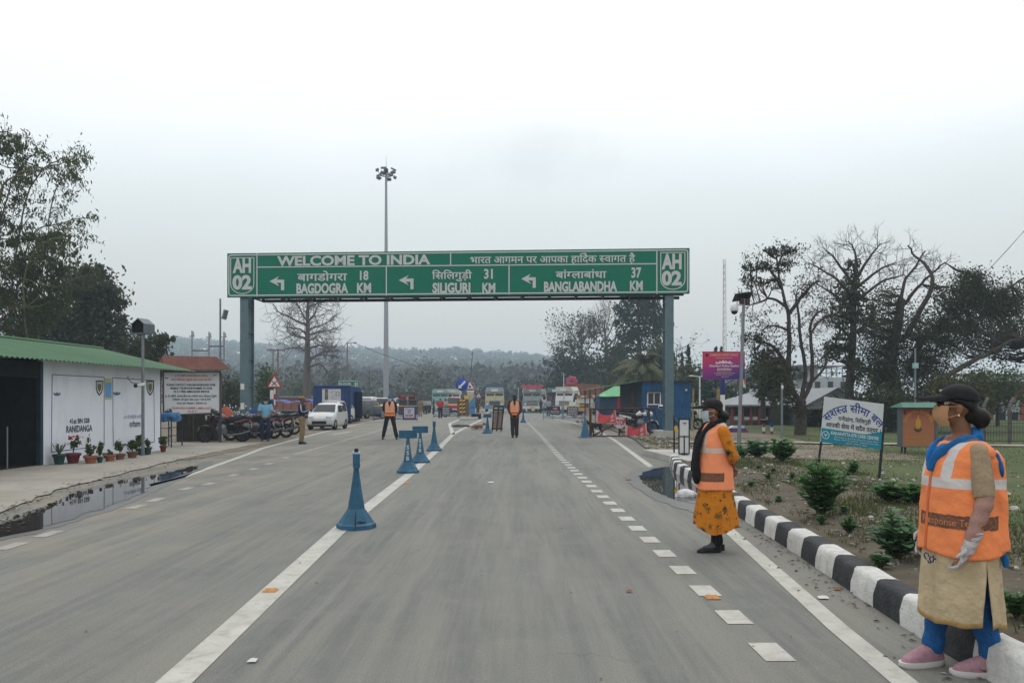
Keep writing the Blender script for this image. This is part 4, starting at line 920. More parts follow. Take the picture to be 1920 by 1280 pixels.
# ---- white two storey block behind
YW=70;wb=thing('white_block','white flat roofed two storey block with roof railing behind the forked tree','building',(P(1550,0,YW).x,YW,0));wx=lambda u:P(u,0,YW).x;wz=lambda v:P(0,v,YW).z
m_=MB();m_.box(wx(1492),wx(1592),YW,YW+7,0,wz(707));m_.build('wall',M('white_block_plaster',(.40,.44,.47),.8,var=.1,vs=.6),wb,True)
m_=MB();m_.box(wx(1486),wx(1540),YW+.8,YW+5,wz(707)+.01,wz(684));m_.build('stair_head',PLAST,wb,True)
m_=MB();m_.box(wx(1486),wx(1594),YW-.15,YW+7.1,wz(686),wz(684.5));m_.build('eave',PLAST,wb,True)
m_=MB()
for v in(691,699):m_.cyl((wx(1538),YW+.1,wz(v)),(wx(1592),YW+.1,wz(v)),.035,n=5)
for u in range(1540,1593,10):m_.cyl((wx(u),YW+.1,wz(707)),(wx(u),YW+.1,wz(688)),.04,n=5)
m_.build('roof_railing',M('blue_steel',(.08,.14,.22),.5),wb,True)
m_=MB();m_.lathe([(.02,1.2),(.55,1.1),(.6,1.0),(.62,0)],(wx(1497),YW-.4,wz(708)),14);m_.build('water_tank',M('dark_tank',(.09,.10,.12),.6),wb,True)
for u in(1506,1528,1552,1576):m_=MB();m_.box(wx(u),wx(u+10),YW-.02,YW+.05,wz(732),wz(715));m_.build('window',GLASS,wb,True)
# ---- brick house at the far right
YR=58;bh=thing('brick_house','red brick house with grey roof and dark windows behind the nearest woman','house',(P(1900,0,YR).x,YR,0));rx=lambda u:P(u,0,YR).x;rz_=lambda v:P(0,v,YR).z
BRICK=M('red_brick',(.26,.09,.055),.9,var=.2,vs=5,dirt=.3,dcol=(.15,.07,.05))
m_=MB();m_.box(rx(1850),rx(2030),YR,YR+8,0,rz_(722));m_.build('wall',BRICK,bh,True)
m_=MB();m_.box(rx(1840),rx(2035),YR-.5,YR+8.2,rz_(721),rz_(716));m_.prism([(rx(1840),YR-.5,rz_(716)),(rx(2035),YR-.5,rz_(716)),(rx(2035),YR+3.8,rz_(697)),(rx(1840),YR+3.8,rz_(697))],(0,0,-.1),0);m_.build('roof',M('dull_grey_roof',(.09,.095,.10),.8,var=.2),bh,True)
for u0,u1,v0,v1,mt in((1862,1911,750,796,0),):m_=MB();m_.box(rx(u0),rx(u1),YR-.06,YR-.005,rz_(v1),rz_(v0));m_.build('white_shutter',M('pale_grey_wall',(.34,.37,.37),.7,var=.15),bh,True)
for u0,u1,v0,v1 in((1866,1884,772,792),(1890,1908,772,792)):m_=MB();m_.box(rx(u0),rx(u1),YR-.09,YR-.065,rz_(v1),rz_(v0));m_.build('window',GLASS,bh,True)
# ---- wire fence on concrete posts at far right
wf_=thing('wire_fence','black mesh fence on concrete posts beyond the grass at far right','fence',(P(1880,0,26).x,26,.05));m_=MB();YQ=26
fx=lambda u:P(u,0,YQ).x
for u in(1800,1845,1893,1945,1990):
 m_.tube([(fx(u),YQ,.02),(fx(u),YQ,1.35),(fx(u)+.14,YQ,1.62)],.06,6)
m_.build('post',M('concrete_post',(.15,.145,.135),.9,var=.2),wf_,True);m_=MB()
for z in(.15,.45,.75,1.05,1.3,1.45):m_.cyl((fx(1690),YQ-.06,z),(fx(2000),YQ-.06,z),.007,n=4)
for i in range(110):x=fx(1690)+(fx(2000)-fx(1690))*i/109;m_.cyl((x,YQ-.06,.12),(x,YQ-.06,1.2),.006,n=3)
m_.build('mesh',BLACKP,wf_,True)
# ---- orange SSB board with small green roof
YO=21.5;ob=thing('crest_board','orange crest board under a small green roof left of the nearest woman','sign board',(P(1724,0,YO).x,YO,.05));ox=lambda u:P(u,0,YO).x;oz=lambda v:P(0,v,YO).z
OG=bpy.data.materials.new('board_orange');OG.use_nodes=True;_t=OG.node_tree;_tc=_t.nodes.new('ShaderNodeTexCoord');_s=_t.nodes.new('ShaderNodeSeparateXYZ');_t.links.new(_tc.outputs['Generated'],_s.inputs[0]);_r=_t.nodes.new('ShaderNodeValToRGB');_t.links.new(_s.outputs['Z'],_r.inputs[0]);_e=_r.color_ramp.elements;_e[0].color=(.32,.135,.045,1);_e[1].color=(.38,.03,.03,1);_e[1].position=.98;_q=_e.new(.72);_q.color=(.33,.10,.045,1);_t.links.new(_r.outputs[0],_t.nodes['Principled BSDF'].inputs['Base Color'])
m_=MB();m_.box(ox(1692),ox(1752.5),YO,YO+.05,oz(836),oz(767));m_.build('panel',OG,ob,True)
m_=MB()
for q in((1690.5,1692,838,764),(1752.5,1758,840,764)):m_.box(ox(q[0]),ox(q[1]),YO-.02,YO+.25,oz(q[2]),oz(q[3]))
m_.box(ox(1692),ox(1752.5),YO-.02,YO+.2,oz(838),oz(836));m_.box(ox(1692),ox(1752.5),YO-.02,YO+.2,oz(767),oz(764));m_.build('frame',M('frame_steel_grey',(.10,.12,.14),.5,.3),ob,True)
for u in(1695,1701,1757):m_=MB();m_.box(ox(u)-.02,ox(u)+.02,YO+.1,YO+.14,0,oz(837));m_.build('leg',DARKST,ob,True)
m_=MB();m_.add([(ox(1684),YO-.25,oz(763.5)),(ox(1749),YO-.25,oz(763.5)),(ox(1757),YO+.1,oz(754)),(ox(1693),YO+.1,oz(754)),(ox(1684),YO+.5,oz(763.5)),(ox(1762),YO+.5,oz(763.5))],[(0,1,2,3),(3,2,5,4),(0,3,4),(1,5,2),(0,4,5,1)]);m_.build('roof',M('green_tin',(.045,.14,.105),.6,var=.15),ob,True)
m_=MB();OY=M('crest_yellow',(.46,.28,.03),.6)
rr=24.5*YO/FPX
def arc(cu,cv,rpx,sp):
 r_=rpx*YO/FPX
 def f(a,b):t_=a/r_;return((r_+b)*math.sin(t_),(r_+b)*math.cos(t_))
 return f
lettering(m_,'SASHASTRA SEEMA BAL',(ox(1722),YO-.005,oz(798)),(1,0,0),(0,0,1),.085,0,width=rr*2.6,bold=.02,fn=arc(0,0,24.5,0))
def opoly(pts,mt,l):m_.poly([(ox(u),YO-l,oz(v))for u,v in pts][::-1],mt)
opoly([(1720.5,778),(1722.5,778),(1723,784),(1726,788),(1727,796),(1724,802),(1718.5,802),(1716,796),(1717,788),(1720,784)],0,.006)
opoly([(1714,801),(1718,804.5),(1724,804.5),(1728,801),(1728,805.5),(1724,809.5),(1718,809.5),(1714,805.5)],1,.007)
opoly([(1694.5,769),(1698.5,769),(1698.5,775),(1696.5,778),(1694.5,775)],1,.006);opoly([(1743,769),(1748,769),(1748,775),(1745.5,778),(1743,775)],1,.006)
lettering(m_,'KAKARBHITTA',(ox(1720),YO-.005,oz(821)),(1,0,0),(0,0,1),.07,2,width=ox(1743)-ox(1698),bold=.01);lettering(m_,'सीमा चौकी',(ox(1720),YO-.005,oz(830)),(1,0,0),(0,0,1),.06,2,width=ox(1738)-ox(1705),bold=.01)
m_.build('lettering',[OY,M('crest_dark',(.05,.045,.03),.6),M('faded_gold',(.38,.19,.05),.6)],ob,True)
# ---- tilted white and teal sign of the border force
YT=12.3;ts=thing('tilted_sign','tilted white and teal eye care sign between two dark posts in the grass','sign board',(P(1600,0,YT).x,YT,.1));k=YT/FPX
T0=P(1600,793,YT);tang=R(-7.2);tx,tz=Vector((math.cos(tang),0,math.sin(tang))),Vector((-math.sin(tang),0,math.cos(tang)))
tz=Vector((.02,0,1)).normalized()
def tp_(a,b,l=0.0):return T0+tx*(a*k)+tz*(b*k)+Vector((0,-l,0))
m_=MB();m_.hexa([tp_(-60,-43,l)if j==0 else None for j in()]or[tp_(-61,-43),tp_(53,-43),tp_(53,-43,-.02),tp_(-61,-43,-.02),tp_(-55,43),tp_(57,43),tp_(57,43,-.02),tp_(-55,43,-.02)])
m_.build('panel',M('sign_white_sheet',(.53,.56,.58),.5,var=.05,vs=2,dirt=.15),ts,True)
m_=MB();vs_=[];
nS=12
for i in range(nS+1):
 t_=i/nS;b_top=-16-3*t_+(10*max(0,t_-.72)/.28 if t_>.72 else 0);vs_+=[tp_(-61+114*t_,-43,.003),tp_(-59.5+114*t_,b_top,.003)]
m_.add(vs_,[(2*i,2*i+2,2*i+3,2*i+1)for i in range(nS)],0);m_.build('teal_band',M('sign_teal',(.012,.21,.30),.5,var=.08,vs=2),ts,True)
m_=MB();TB=M('sign_deep_blue',(.018,.055,.25),.5)
def tarc(r_):
 r_*=k
 def f(a,b):t_=a/r_;return((r_+b)*math.sin(t_),(r_+b)*math.cos(t_)-r_)
 return f
lettering(m_,'सशस~त# सीमा बल',tp_(0,20,.004),tx,tz,15*k,0,width=112*k,bold=.012,fn=tarc(62))
lettering(m_,'रानीडांगा, सिलिगुड़ी',tp_(2,2,.004),tx,tz,7.5*k,1,width=62*k,bold=.012)
lettering(m_,'आपकी सेवा में सदैव तत्पर ।',tp_(0,-12.5,.004),tx,tz,8.5*k,1,width=104*k,bold=.016)
lettering(m_,'KAKARVITTA EYE CARE CENTRE',tp_(3,-26,.006),tx,tz,6*k,2,width=90*k,bold=.03)
for i,(s_,w_)in enumerate((('Mechinagar-6, Bus Stop, Kakarvitta, Jhapa, Nepal',82),('Phone: +977-23-562144   kakarvitta eye care',84),('open every day',40))):lettering(m_,s_,tp_(6,-31-4.4*i,.006),tx,tz,2.5*k,2,width=w_*k,bold=.005)
ce=[(-52+7.2*math.cos(a),-28.5+7.6*math.sin(a))for a in[2*math.pi*i/20 for i in range(20)]]
m_.poly([tp_(a,b,.005)for a,b in ce],2);m_.poly([tp_(-52+(a+52)*.82,-28.5+(b+28.5)*.82,.006)for a,b in ce],3);m_.poly([tp_(-52+a,-28.5+b,.008)for a,b in((-4,3),(0,-4),(4,3),(1.5,2),(0,-1),(-1.5,2))],2)
m_.build('lettering',[TB,INKB,M('sign_pale',(.5,.56,.58),.5),M('sign_teal',(.02,.24,.33))],ts,True)
for(a,b,w_)in(((1549,755),(1530,905),.02),((1659,770),(1646,925),.024)):
 m_=MB();pa,pb_=P(a[0],a[1],YT+.05),P(b[0],b[1],YT+.05);m_.tube([pa,pb_],w_,6);m_.build('post',M('angle_iron',(.03,.032,.035),.6,.3),ts,True)
 # ---- small posts on the lawn and a plinth in flag colours
for u,v0,v1,lab in((1466,852,720,'thin grey post in the lawn before the forked tree'),(1716,745,655,'grey post with a pale meter box behind the orange sign')):
 Yp=30 if u<1500 else 33;pt=thing('lawn_post',lab,'post',(P(u,0,Yp).x,Yp,.05));m_=MB();m_.cyl((0,0,0),(0,0,P(0,v1,Yp).z),.045,.04,8);m_.build('pole',STEEL,pt)
 m_=MB();zq=P(0,688 if u>1500 else 728,Yp).z
 if u>1500:m_.box(-.14,.08,-.12,-.03,zq-.1,zq+.12);m_.build('meter_box',M('pale_teal_box',(.28,.46,.46),.5),pt)
 else:m_.lathe([(.035,-.07),(.045,.05),(.01,.07)],(0,-.05,zq),10);m_.build('lamp',WHITEP,pt)
pl_=thing('tricolour_plinth','low stepped plinth painted blue white and red by the verandah house','plinth',(P(1380,0,36).x,36,0));m_=MB()
for i,(h0,h1,w_,mt)in enumerate(((0,.1,.5,0),(.1,.2,.42,1),(.2,.3,.34,2))):
 m_.hexa([(-w_,-w_*.5,h0+.03),(w_,-w_*.5,h0+.03),(w_,w_*.5,h0+.03),(-w_,w_*.5,h0+.03),(-w_*.5,-w_*.5,h1+.03),(w_,-w_*.5,h1+.03),(w_,w_*.5,h1+.03),(-w_*.5,w_*.5,h1+.03)],mt)
m_.build('steps',[M('plinth_red',(.24,.03,.06),.6),M('plinth_blue',(.03,.06,.26),.6),WHITEP],pl_)
for u,lab in((1432,'short red and white post before the dark hut'),(1447,'short blue and white post under the forked tree')):
 pt=thing('marker_post',lab,'post',(P(u,0,34).x,34,0));m_=MB();m_.box(-.05,.05,-.05,.05,0,.16,0);m_.box(-.05,.05,-.05,.05,.16,.34,1);m_.box(-.05,.05,-.05,.05,.34,.48,0 if u<1440 else 2);m_.build('post',[M('post_maroon',(.25,.045,.06)),WHITEP,BLUEP],pt)
bb=thing('bamboo_ladder','leaning yellow bamboo poles at the blue shed end','bamboo poles',(P(1302,0,37).x,37,0));m_=MB()
for u0,u1 in((1298,1303),(1343,1349),(1349,1351)):m_.cyl((P(u0,0,37).x-bb.location.x,0,0),(P(u1,0,37).x-bb.location.x,.3,P(0,728,37).z),.045,n=6)
m_.build('poles',M('yellow_bamboo',(.26,.19,.08),.6,var=.25,vs=5),bb)
wr=MB();wr.tube([P(3400,-900,14),P(1925,428,20),P(1890,467,23),P(1852,508,27)],.012,4);wr.build('overhead_wire',M('wire_grey',(.06,.06,.065),.6),label='single overhead wire slanting down at the top right edge',cat='wire')
# BOLLARDS
BOLL=M('bollard_blue',(.024,.095,.165),.5,var=.2,vs=5,dirt=.35,dcol=(.045,.115,.15),bump=.25,bs=14)
def bollard(u,v,rz,label,letters=False,s=1.0,dent=False):
 p=G(u,v);t=thing('bollard',label,'bollard',p,rz,'blue plate topped bollards on the centre line')
 m_=MB();m_.lathe([(.235,0),(.237,.05),(.21,.07),(.10,.235),(.062,.47),(.036,.66),(.030,.74)],n=8 if dent else 8)
 if dent:
  for i,q in enumerate(m_.v):
   a=math.atan2(q[1],q[0]);w_=math.exp(-((a+.9)/.3)**2)*smoothstep(.03,.08,q[2])*(1-smoothstep(.2,.3,q[2]));m_.v[i]=(q[0]*(1-.12*w_),q[1]*(1-.12*w_),q[2])
 for i in range(len(m_.s)):m_.s[i]=False
 if dent:m_.xf(Matrix.Rotation(-rz+R(8),4,'Z'))
 m_.build('stand',BOLL,t)
 if dent:
  m_=MB();m_.poly([(-.006,-.242,.004),(.007,-.242,.05),(.013,-.218,.07),(.006,-.152,.165),(.002,-.108,.232),(-.006,-.152,.165),(-.008,-.218,.07)]);m_.add([(.012,-.2,.095),(.05,-.19,.085),(.10,-.165,.078),(.13,-.15,.085),(.05,-.182,.105)],[(0,1,2,3,4)]);m_.xf(Matrix.Rotation(-rz+R(8),4,'Z'));m_.build('crack',BLACKP,t)
 m_=MB();m_.box(-.19,.19,-.038,.038,.73,.895);m_.tube([(-.1,-.039,.757),(0,-.041,.745),(.1,-.039,.757)],.008,4);m_.build('plate',BOLL,t)
 if dent:m_=MB();m_.box(-.19,.19,-.04,.04,.896,.91);m_.build('plate_cap',M('plate_pale',(.22,.34,.46),.4),t);m_=MB();m_.cyl((-.05,0,.905),(-.05,0,.955),.03,.02,8);m_.build('bolt',BLACKP,t)
 if letters:
  m_=MB()
  for i,ch in enumerate('SSB'):
   z=.50-.115*i;r_=float(np.interp(z,[.235,.47,.66],[.10,.062,.036]))*.925+.006;r2=float(np.interp(z+.09,[.235,.47,.66],[.10,.062,.036]))*.925+.006
   lettering(m_,ch,(0,-r_-.004,z),(1,0,0),(0,(r_-r2)/.09,1),.085,0,bold=.03)
  m_.build('lettering',M('letter_pale_blue',(.38,.47,.52),.5),t)
 return t
T45=R(22.5)
bollard(668,989,R(103),'blue bollard nearest the camera with a cracked base seen edge on',False,dent=True)
bollard(765,886,R(4),'blue bollard lettered down its stem, nearer of the two flat plates',True)
bollard(788,867,R(4),'blue bollard half hidden behind the nearer lettered one',True)
bollard(814,845,R(99),'blue bollard turned edge on before the man with legs apart')
bollard(914,812,R(2),'blue bollard beside the folded wooden barrier in mid road')
bollard(981,792,R(30),'blue bollard half hidden behind the man in the dark mask')
p=G(1097,820);t=thing('traffic_cone','pointed blue cone beside the rusty stop gate','cone',p);m_=MB();m_.lathe([(.29,0),(.29,.03),(.21,.035),(.19,.07),(.02,.86),(.001,.87)],n=16);m_.build('cone',BOLL,t)
p=G(932,808);t=thing('trestle_barrier','upended weathered wooden trestle barrier standing beside the mid road bollard','barrier',p,R(-8));m_=MB();k=p.y/FPX;h_=46*k
for x,lean in((-.24,.03),(-.02,.06),(.20,.09)):m_.hexa([(x-.035,-.03,0),(x+.035,-.03,0),(x+.035,.03,0),(x-.035,.03,0),(x-.035+lean,.25,h_),(x+.035+lean,.25,h_),(x+.035+lean,.30,h_),(x-.035+lean,.30,h_)])
for z in(.08,h_*.82,h_*.97):m_.box(-.28+z*.06,.28+z*.05,z*.2-.055,z*.2-.015,z,z+.09)
m_.build('frame',M('old_wood_dark',(.055,.038,.032),.85,var=.35,vs=5),t);m_=MB();m_.hexa([(-.2,.05,.18),(.19,.05,.18),(.19,.07,.18),(-.2,.07,.18),(-.16,.25,h_*.8),(.24,.25,h_*.8),(.24,.27,h_*.8),(-.16,.27,h_*.8)]);m_.build('panel',M('old_plank_pale',(.20,.155,.14),.85,var=.3,vs=3,stretch=(9,9,1)),t)
# ISLAND SIGNS
def signpost(name,label,u,vb,Y,top_v,r=.035,mat=None,bands=None):
 t=thing(name,label,'road sign',(P(u,0,Y).x,Y,0));zt=P(0,top_v,Y).z;m_=MB()
 if bands:
  nb=7
  for i in range(nb):m_.cyl((0,0,zt*i/nb),(0,0,zt*(i+1)/nb),r,n=8,mat=i%2)
 else:m_.cyl((0,0,0),(0,0,zt),r,n=8)
 m_.build('post',mat or STEEL,t);return t
def tri(t,c,side,y,mark='x'):
 h_=side*.866;m_=MB()
 def tp(f,yy):return[(c[0]-side/2*f,yy,c[1]-h_/3*f),(c[0]+side/2*f,yy,c[1]-h_/3*f),(c[0],yy,c[1]+2*h_/3*f)]
 m_.prism(tp(1,y),(0,.02,0),0);m_.poly(tp(.74,y-.004),1)
 def bar(a,b,w):
  d=Vector((b[0]-a[0],b[1]-a[1])).normalized()*w;m_.poly([(c[0]+x,y-.008,c[1]+z)for x,z in((a[0]+d.y,a[1]-d.x),(b[0]+d.y,b[1]-d.x),(b[0]-d.y,b[1]+d.x),(a[0]-d.y,a[1]+d.x))],2)
 if mark=='x':s=side*.16;bar((-s,-s*1.05),(s,s*.8),side*.028);bar((-s,s*.8),(s,-s*1.05),side*.029)
 else:s=side*.13;m_.poly([(c[0]+x*s,y-.008,c[1]+z*s)for x,z in((-1,-1),(1,-1),(.7,.3),(.1,.1),(-.2,.9),(-.6,.2))],2)
 m_.build('warning_panel',[REDP,WHITEP,BLACKP],t)
Y=44;t=signpost('warning_sign','red triangle crossroads sign on a red and white post by the parked motorcycles',515,800,Y,728,.045,[WHITEP,REDP],True);tri(t,(0,P(0,718,Y).z),29*Y/FPX,-.06)
m_=MB();m_.box(-.26,-.06,-.02,0,P(0,748,Y).z,P(0,731,Y).z);m_.build('white_plate',WHITEP,t)
Y=62;t=signpost('arrow_sign','round blue keep left arrow sign on the traffic island',866.5,785,Y,730,.035);c=P(866.5,721,Y).z;r_=11.7*Y/FPX
m_=MB();m_.lathe([(.001,-.03),(r_,-.03),(r_,.0)],(0,-.03,c),32,0,'Y');
pts=[(-.62,-.62),(-.55,-.08),(-.38,-.25),(.35,.48),(.48,.35),(-.25,-.38),(-.08,-.55)]
pts=[(-.6,-.6),(-.52,-.02),(-.36,-.16),(.38,.66),(.62,.42),(-.16,-.36),(-.02,-.52)]
m_.poly([(x*r_*1.02,-.066,c+z*r_*1.02)for x,z in pts][::-1],1);m_.build('arrow_disc',[M('sign_blue',(.008,.05,.36),.4),WHITEP],t)
z0,z1=P(0,776,Y).z,P(0,748,Y).z
for j,x0 in enumerate((-.20,.06)):
 m_=MB();w_=.19
 m_.box(x0,x0+w_,-.05,-.03,z0+.1*(1-j),z1+.05*j);n=4;hh_=(z1-z0)/n
 for i in range(n):za=z0+hh_*i+.08;m_.poly([(x0,-.054,za),(x0+w_,-.054,za+hh_*.28),(x0+w_,-.054,za+hh_*.75),(x0,-.054,za+hh_*.47)],1)
 m_.build('hazard_stripe',[BLACKP,YELLP],t)
Y=66;t=thing('rust_board','rusty brown sheet board behind the hazard stripes on the island','board',(P(869,0,Y).x,Y,0));k=Y/FPX;m_=MB();m_.box(-11.5*k,10*k,-.02,.02,.15,P(0,748,Y).z);m_.build('sheet',M('rust_sheet',(.12,.07,.045),.8,var=.35,vs=2),t);m_=MB();[m_.cyl((x,.05,0),(x,.05,P(0,748,Y).z),.03,n=6)for x in(-.4,.36)];m_.build('legs',RUST,t)
Y=70;t=thing('painted_board','tall yellow and blue painted board on the traffic island','board',(P(882,0,Y).x,Y,0));k=Y/FPX;m_=MB();z1=P(0,741,Y).z;m_.box(-12*k,9*k,-.02,.02,.2,z1,0);m_.poly([(-3*k,-.024,.2),(9*k,-.024,.2),(9*k,-.024,z1),(-6*k,-.024,z1*.55)],1);lettering(m_,'SSB',(3*k,-.03,.75),(1,0,0),(0,0,1),.2,2,bold=.03)
m_.build('panel',[M('board_cream_yellow',(.52,.40,.16),.6),M('board_sky_blue',(.05,.22,.42),.6),M('board_dark_mark',(.05,.07,.16))],t)
Y=68;t=signpost('school_sign','red triangle warning sign with white plate half hidden by the blue arrow disc',881,780,Y,716,.03);tri(t,(0,P(0,724,Y).z),20*Y/FPX,-.04,'d');m_=MB();k=Y/FPX;m_.box(-5*k,8*k,-.05,-.03,P(0,740,Y).z,P(0,732,Y).z,0);lettering(m_,'SCHOOL',(1.5*k,-.055,P(0,738,Y).z),(1,0,0),(0,0,1),.12,1,bold=.03);m_.build('plate',[WHITEP,INKB],t)
Y=82;t=signpost('far_triangle_sign','small far red triangle sign left of the blue tarpaulin truck',897.5,775,Y,740,.03);tri(t,(0,P(0,742,Y).z),11*Y/FPX,-.04,'d')
for x in(-.1,.12):m_=MB();z=.7;m_.box(x-.1,x+.1,-.05,-.03,.65,1.6);[m_.poly([(x-.1,-.054,q),(x+.1,-.054,q+.12),(x+.1,-.054,q+.25),(x-.1,-.054,q+.13)],1)for q in(.68,.95,1.2)];m_.build('hazard_stripe',[BLACKP,YELLP],t)
own_origin(MB().box(*[v for v in(P(862,0,60).x,P(873,0,60).x,60,60.4,.0,.28)]).build('concrete_block',CONC2,label='pale concrete block at the tip of the traffic island',cat='block'),(P(867,0,60).x,60,0))
m_=MB();cc=G(862,800);m_.ring_body([(.01,0,0,.55,.35),(.10,0,0,.5,.3),(.16,0,0,.2,.12)],18,fn=lambda a,t_,z:1+.15*math.sin(3*a+1));m_.v=[(x+cc.x,y_+cc.y,z)for x,y_,z in m_.v];own_origin(m_.build('black_sack',M('black_plastic',(.008,.008,.009),.35,bump=.6,bs=12),label='flat black sack lying in the hatched tip of the island',cat='sack'),cc)
m_=MB();cc=G(893,785);m_.cbox((cc.x,cc.y,.22),(.8,.5,.42));own_origin(m_.build('black_crate',M('black_crate',(.012,.012,.013),.6),label='black crate on the kerb of the traffic island',cat='crate'),(cc.x,cc.y,0))
# BARRICADES
def barricade(label,u0,u1,vt,vb,Y,panels,mats,rz=0.0):
 k=Y/FPX;t=thing('barricade',label,'barricade',(P((u0+u1)/2,0,Y).x,Y,0),rz,'steel barricades at the checkpoint');z1=P(0,vt,Y).z;w_=(u1-u0)*k/2;m_=MB()
 for x in(-w_,0,w_):m_.cyl((x,0,0),(x,0,z1),.03,n=6)
 for z in(.12,.62,z1):m_.cyl((-w_,0,z),(w_,0,z),.03,n=6,mat=1 if z>1 else 0)
 for x in(-w_,0):m_.cyl((x,0,.12),(x+w_,0,.62),.02,n=5);m_.cyl((x+w_,0,.12),(x,0,.62),.02,n=5)
 for x in(-w_,w_):m_.cyl((x,-.3,.02),(x,.3,.02),.03,n=6)
 m_.build('frame',mats,t)
 for kind,a,b,c,d in panels:
  m_=MB();x0,x1,za,zb_=(a-(u0+u1)/2)*k,(b-(u0+u1)/2)*k,max(.05,P(0,d,Y).z),P(0,c,Y).z;m_.box(x0,x1,-.07,-.05,za,zb_,0)
  h_=zb_-za;xc=(x0+x1)/2
  if kind=='stop':
   m_.box(x0-.12,x1+.12,-.045,-.03,za-.15,zb_+.12,2);m_.lathe([(.001,0),(h_*.16,0)],(xc,-.075,za+h_*.62),16,1,'Y',False);m_.lathe([(.001,0),(h_*.09,0)],(xc,-.08,za+h_*.63),12,0,'Y',False)
   lettering(m_,'BORDER CHECK POST',(xc,-.075,za+h_*.8),(1,0,0),(0,0,1),h_*.09,1,width=(x1-x0)*.85,bold=.02);lettering(m_,'STOP',(xc,-.075,za+h_*.12),(1,0,0),(0,0,1),h_*.22,3,width=(x1-x0)*.75,bold=.05)
   m_.build('stop_panel',[M('panel_white2',(.5,.5,.51),.5),BLUEP,M('barricade_blue',(.02,.05,.17),.5),REDP],t)
  else:
   if kind=='stop2':m_.ell((xc,-.072,za+h_*.74),((x1-x0)*.34,.006,h_*.15),16,6,2)
   lines={'stop2':('BE PROUD','TO BE AN INDIAN'),'text':('WELCOME TO INDIA','SASHASTRA SEEMA BAL','SERVICE SECURITY','BROTHERHOOD','CHECK POST')}[kind]
   for i,s_ in enumerate(lines):lettering(m_,s_,(xc,-.078,za+h_*((.38-.2*i)if kind=='stop2' else(.80-.18*i))),(1,0,0),(0,0,1),h_*.10,1,width=(x1-x0)*.86,bold=.03)
   if kind=='stop2':lettering(m_,'STOP',(xc,-.082,za+h_*.69),(1,0,0),(0,0,1),h_*.11,1,bold=.04)
   m_.build('text_panel',[M('panel_navy',(.012,.018,.04),.5),WHITEP,M('panel_red_oval',(.42,.02,.06),.5)],t)
 return t
YB_=[M('barricade_blue',(.02,.05,.17),.5),YELLP]
barricade('yellow and blue barricade with a white round crest stop panel left of mid road',701,782,761,787,58,[('stop',758,777,764,783),('text',714.5,722,762,783)],YB_)
barricade('barricade with a navy text panel behind the man in the red shirt',813,858,758,781,69,[('text',829,844,762,779)],YB_)
barricade('teal barricade with a red oval on its navy panel right of the road',1019,1054,761,783,62,[('stop2',1032,1050,762,777)],[M('barricade_teal',(.08,.22,.28),.5),M('barricade_teal',(.08,.22,.28))])
barricade('yellow topped barricade with a navy text panel in front of the orange truck',1056,1097,760,782,62.5,[('text',1063,1084,762,778)],[M('barricade_blue',(.02,.05,.17)),YELLP])
barricade('pale steel barricade beside the grey truck',1003,1021,755,772,96,[],[STEEL,STEEL])
# MAST, POLES, BOOTH, CONTAINER
Y=88;t=thing('high_mast_light','tall grey high mast with a ring of floodlights rising above the gantry','mast light',(P(724,0,Y).x,Y,0));k=Y/FPX;zt=P(0,322,Y).z
m_=MB();m_.cyl((0,0,0),(0,0,zt),.34,.12,16);m_.cyl((0,0,zt),(0,0,zt+1.8),.03,.015,6);m_.build('pole',M('mast_grey',(.30,.32,.35),.5,.3,var=.06),t)
m_=MB();m_.torus((0,0,zt-.35),.75,.06,'Z',20,6);[m_.cyl((0,0,zt-.35),(.75*math.cos(a),.75*math.sin(a),zt-.35),.04,n=5)for a in(0,1.57,3.14,4.71)];m_.lathe([(.02,.55),(.22,.45),(.25,.1),(.15,0)],(0,0,zt-.1),12);m_.build('lantern_ring',DARKST,t)
for i in range(10):
 a=2*math.pi*i/10+.2;m_=MB();T=Matrix.Translation((1.0*math.cos(a),1.0*math.sin(a),zt-.35+(.5 if i%2 else-.25)))@Matrix.Rotation(a,4,'Z')@Matrix.Rotation(R(28),4,'Y');m_.cbox((0,0,0),(.34,.62,.2),0,T);m_.cyl((.72*math.cos(a),.72*math.sin(a),zt-.35),(1.0*math.cos(a),1.0*math.sin(a),zt-.35+(.5 if i%2 else-.25)),.035,n=5);m_.build('floodlight',M('mast_lamp',(.16,.17,.20),.5),t)
m_=MB();m_.box(-.5,.5,-.5,.5,0,.35);m_.build('base',CONC,t)
Y=66;t=thing('arm_street_lamp','rusty single arm street lamp behind the blue container','street lamp',(P(651,0,Y).x,Y,0));m_=MB();zt=P(0,643,Y).z;m_.tube([(0,0,0),(0,0,zt)],[.08,.05],8);m_.tube([(0,0,zt),(.72,-.1,zt+.02)],.03,6);m_.build('pole',M('lamp_rust',(.17,.12,.115),.6,var=.2),t);m_=MB();m_.ell((.72,-.1,zt),(.13,.08,.07),10,6);m_.build('lamp_head',M('lamp_dark',(.10,.10,.11),.4),t)
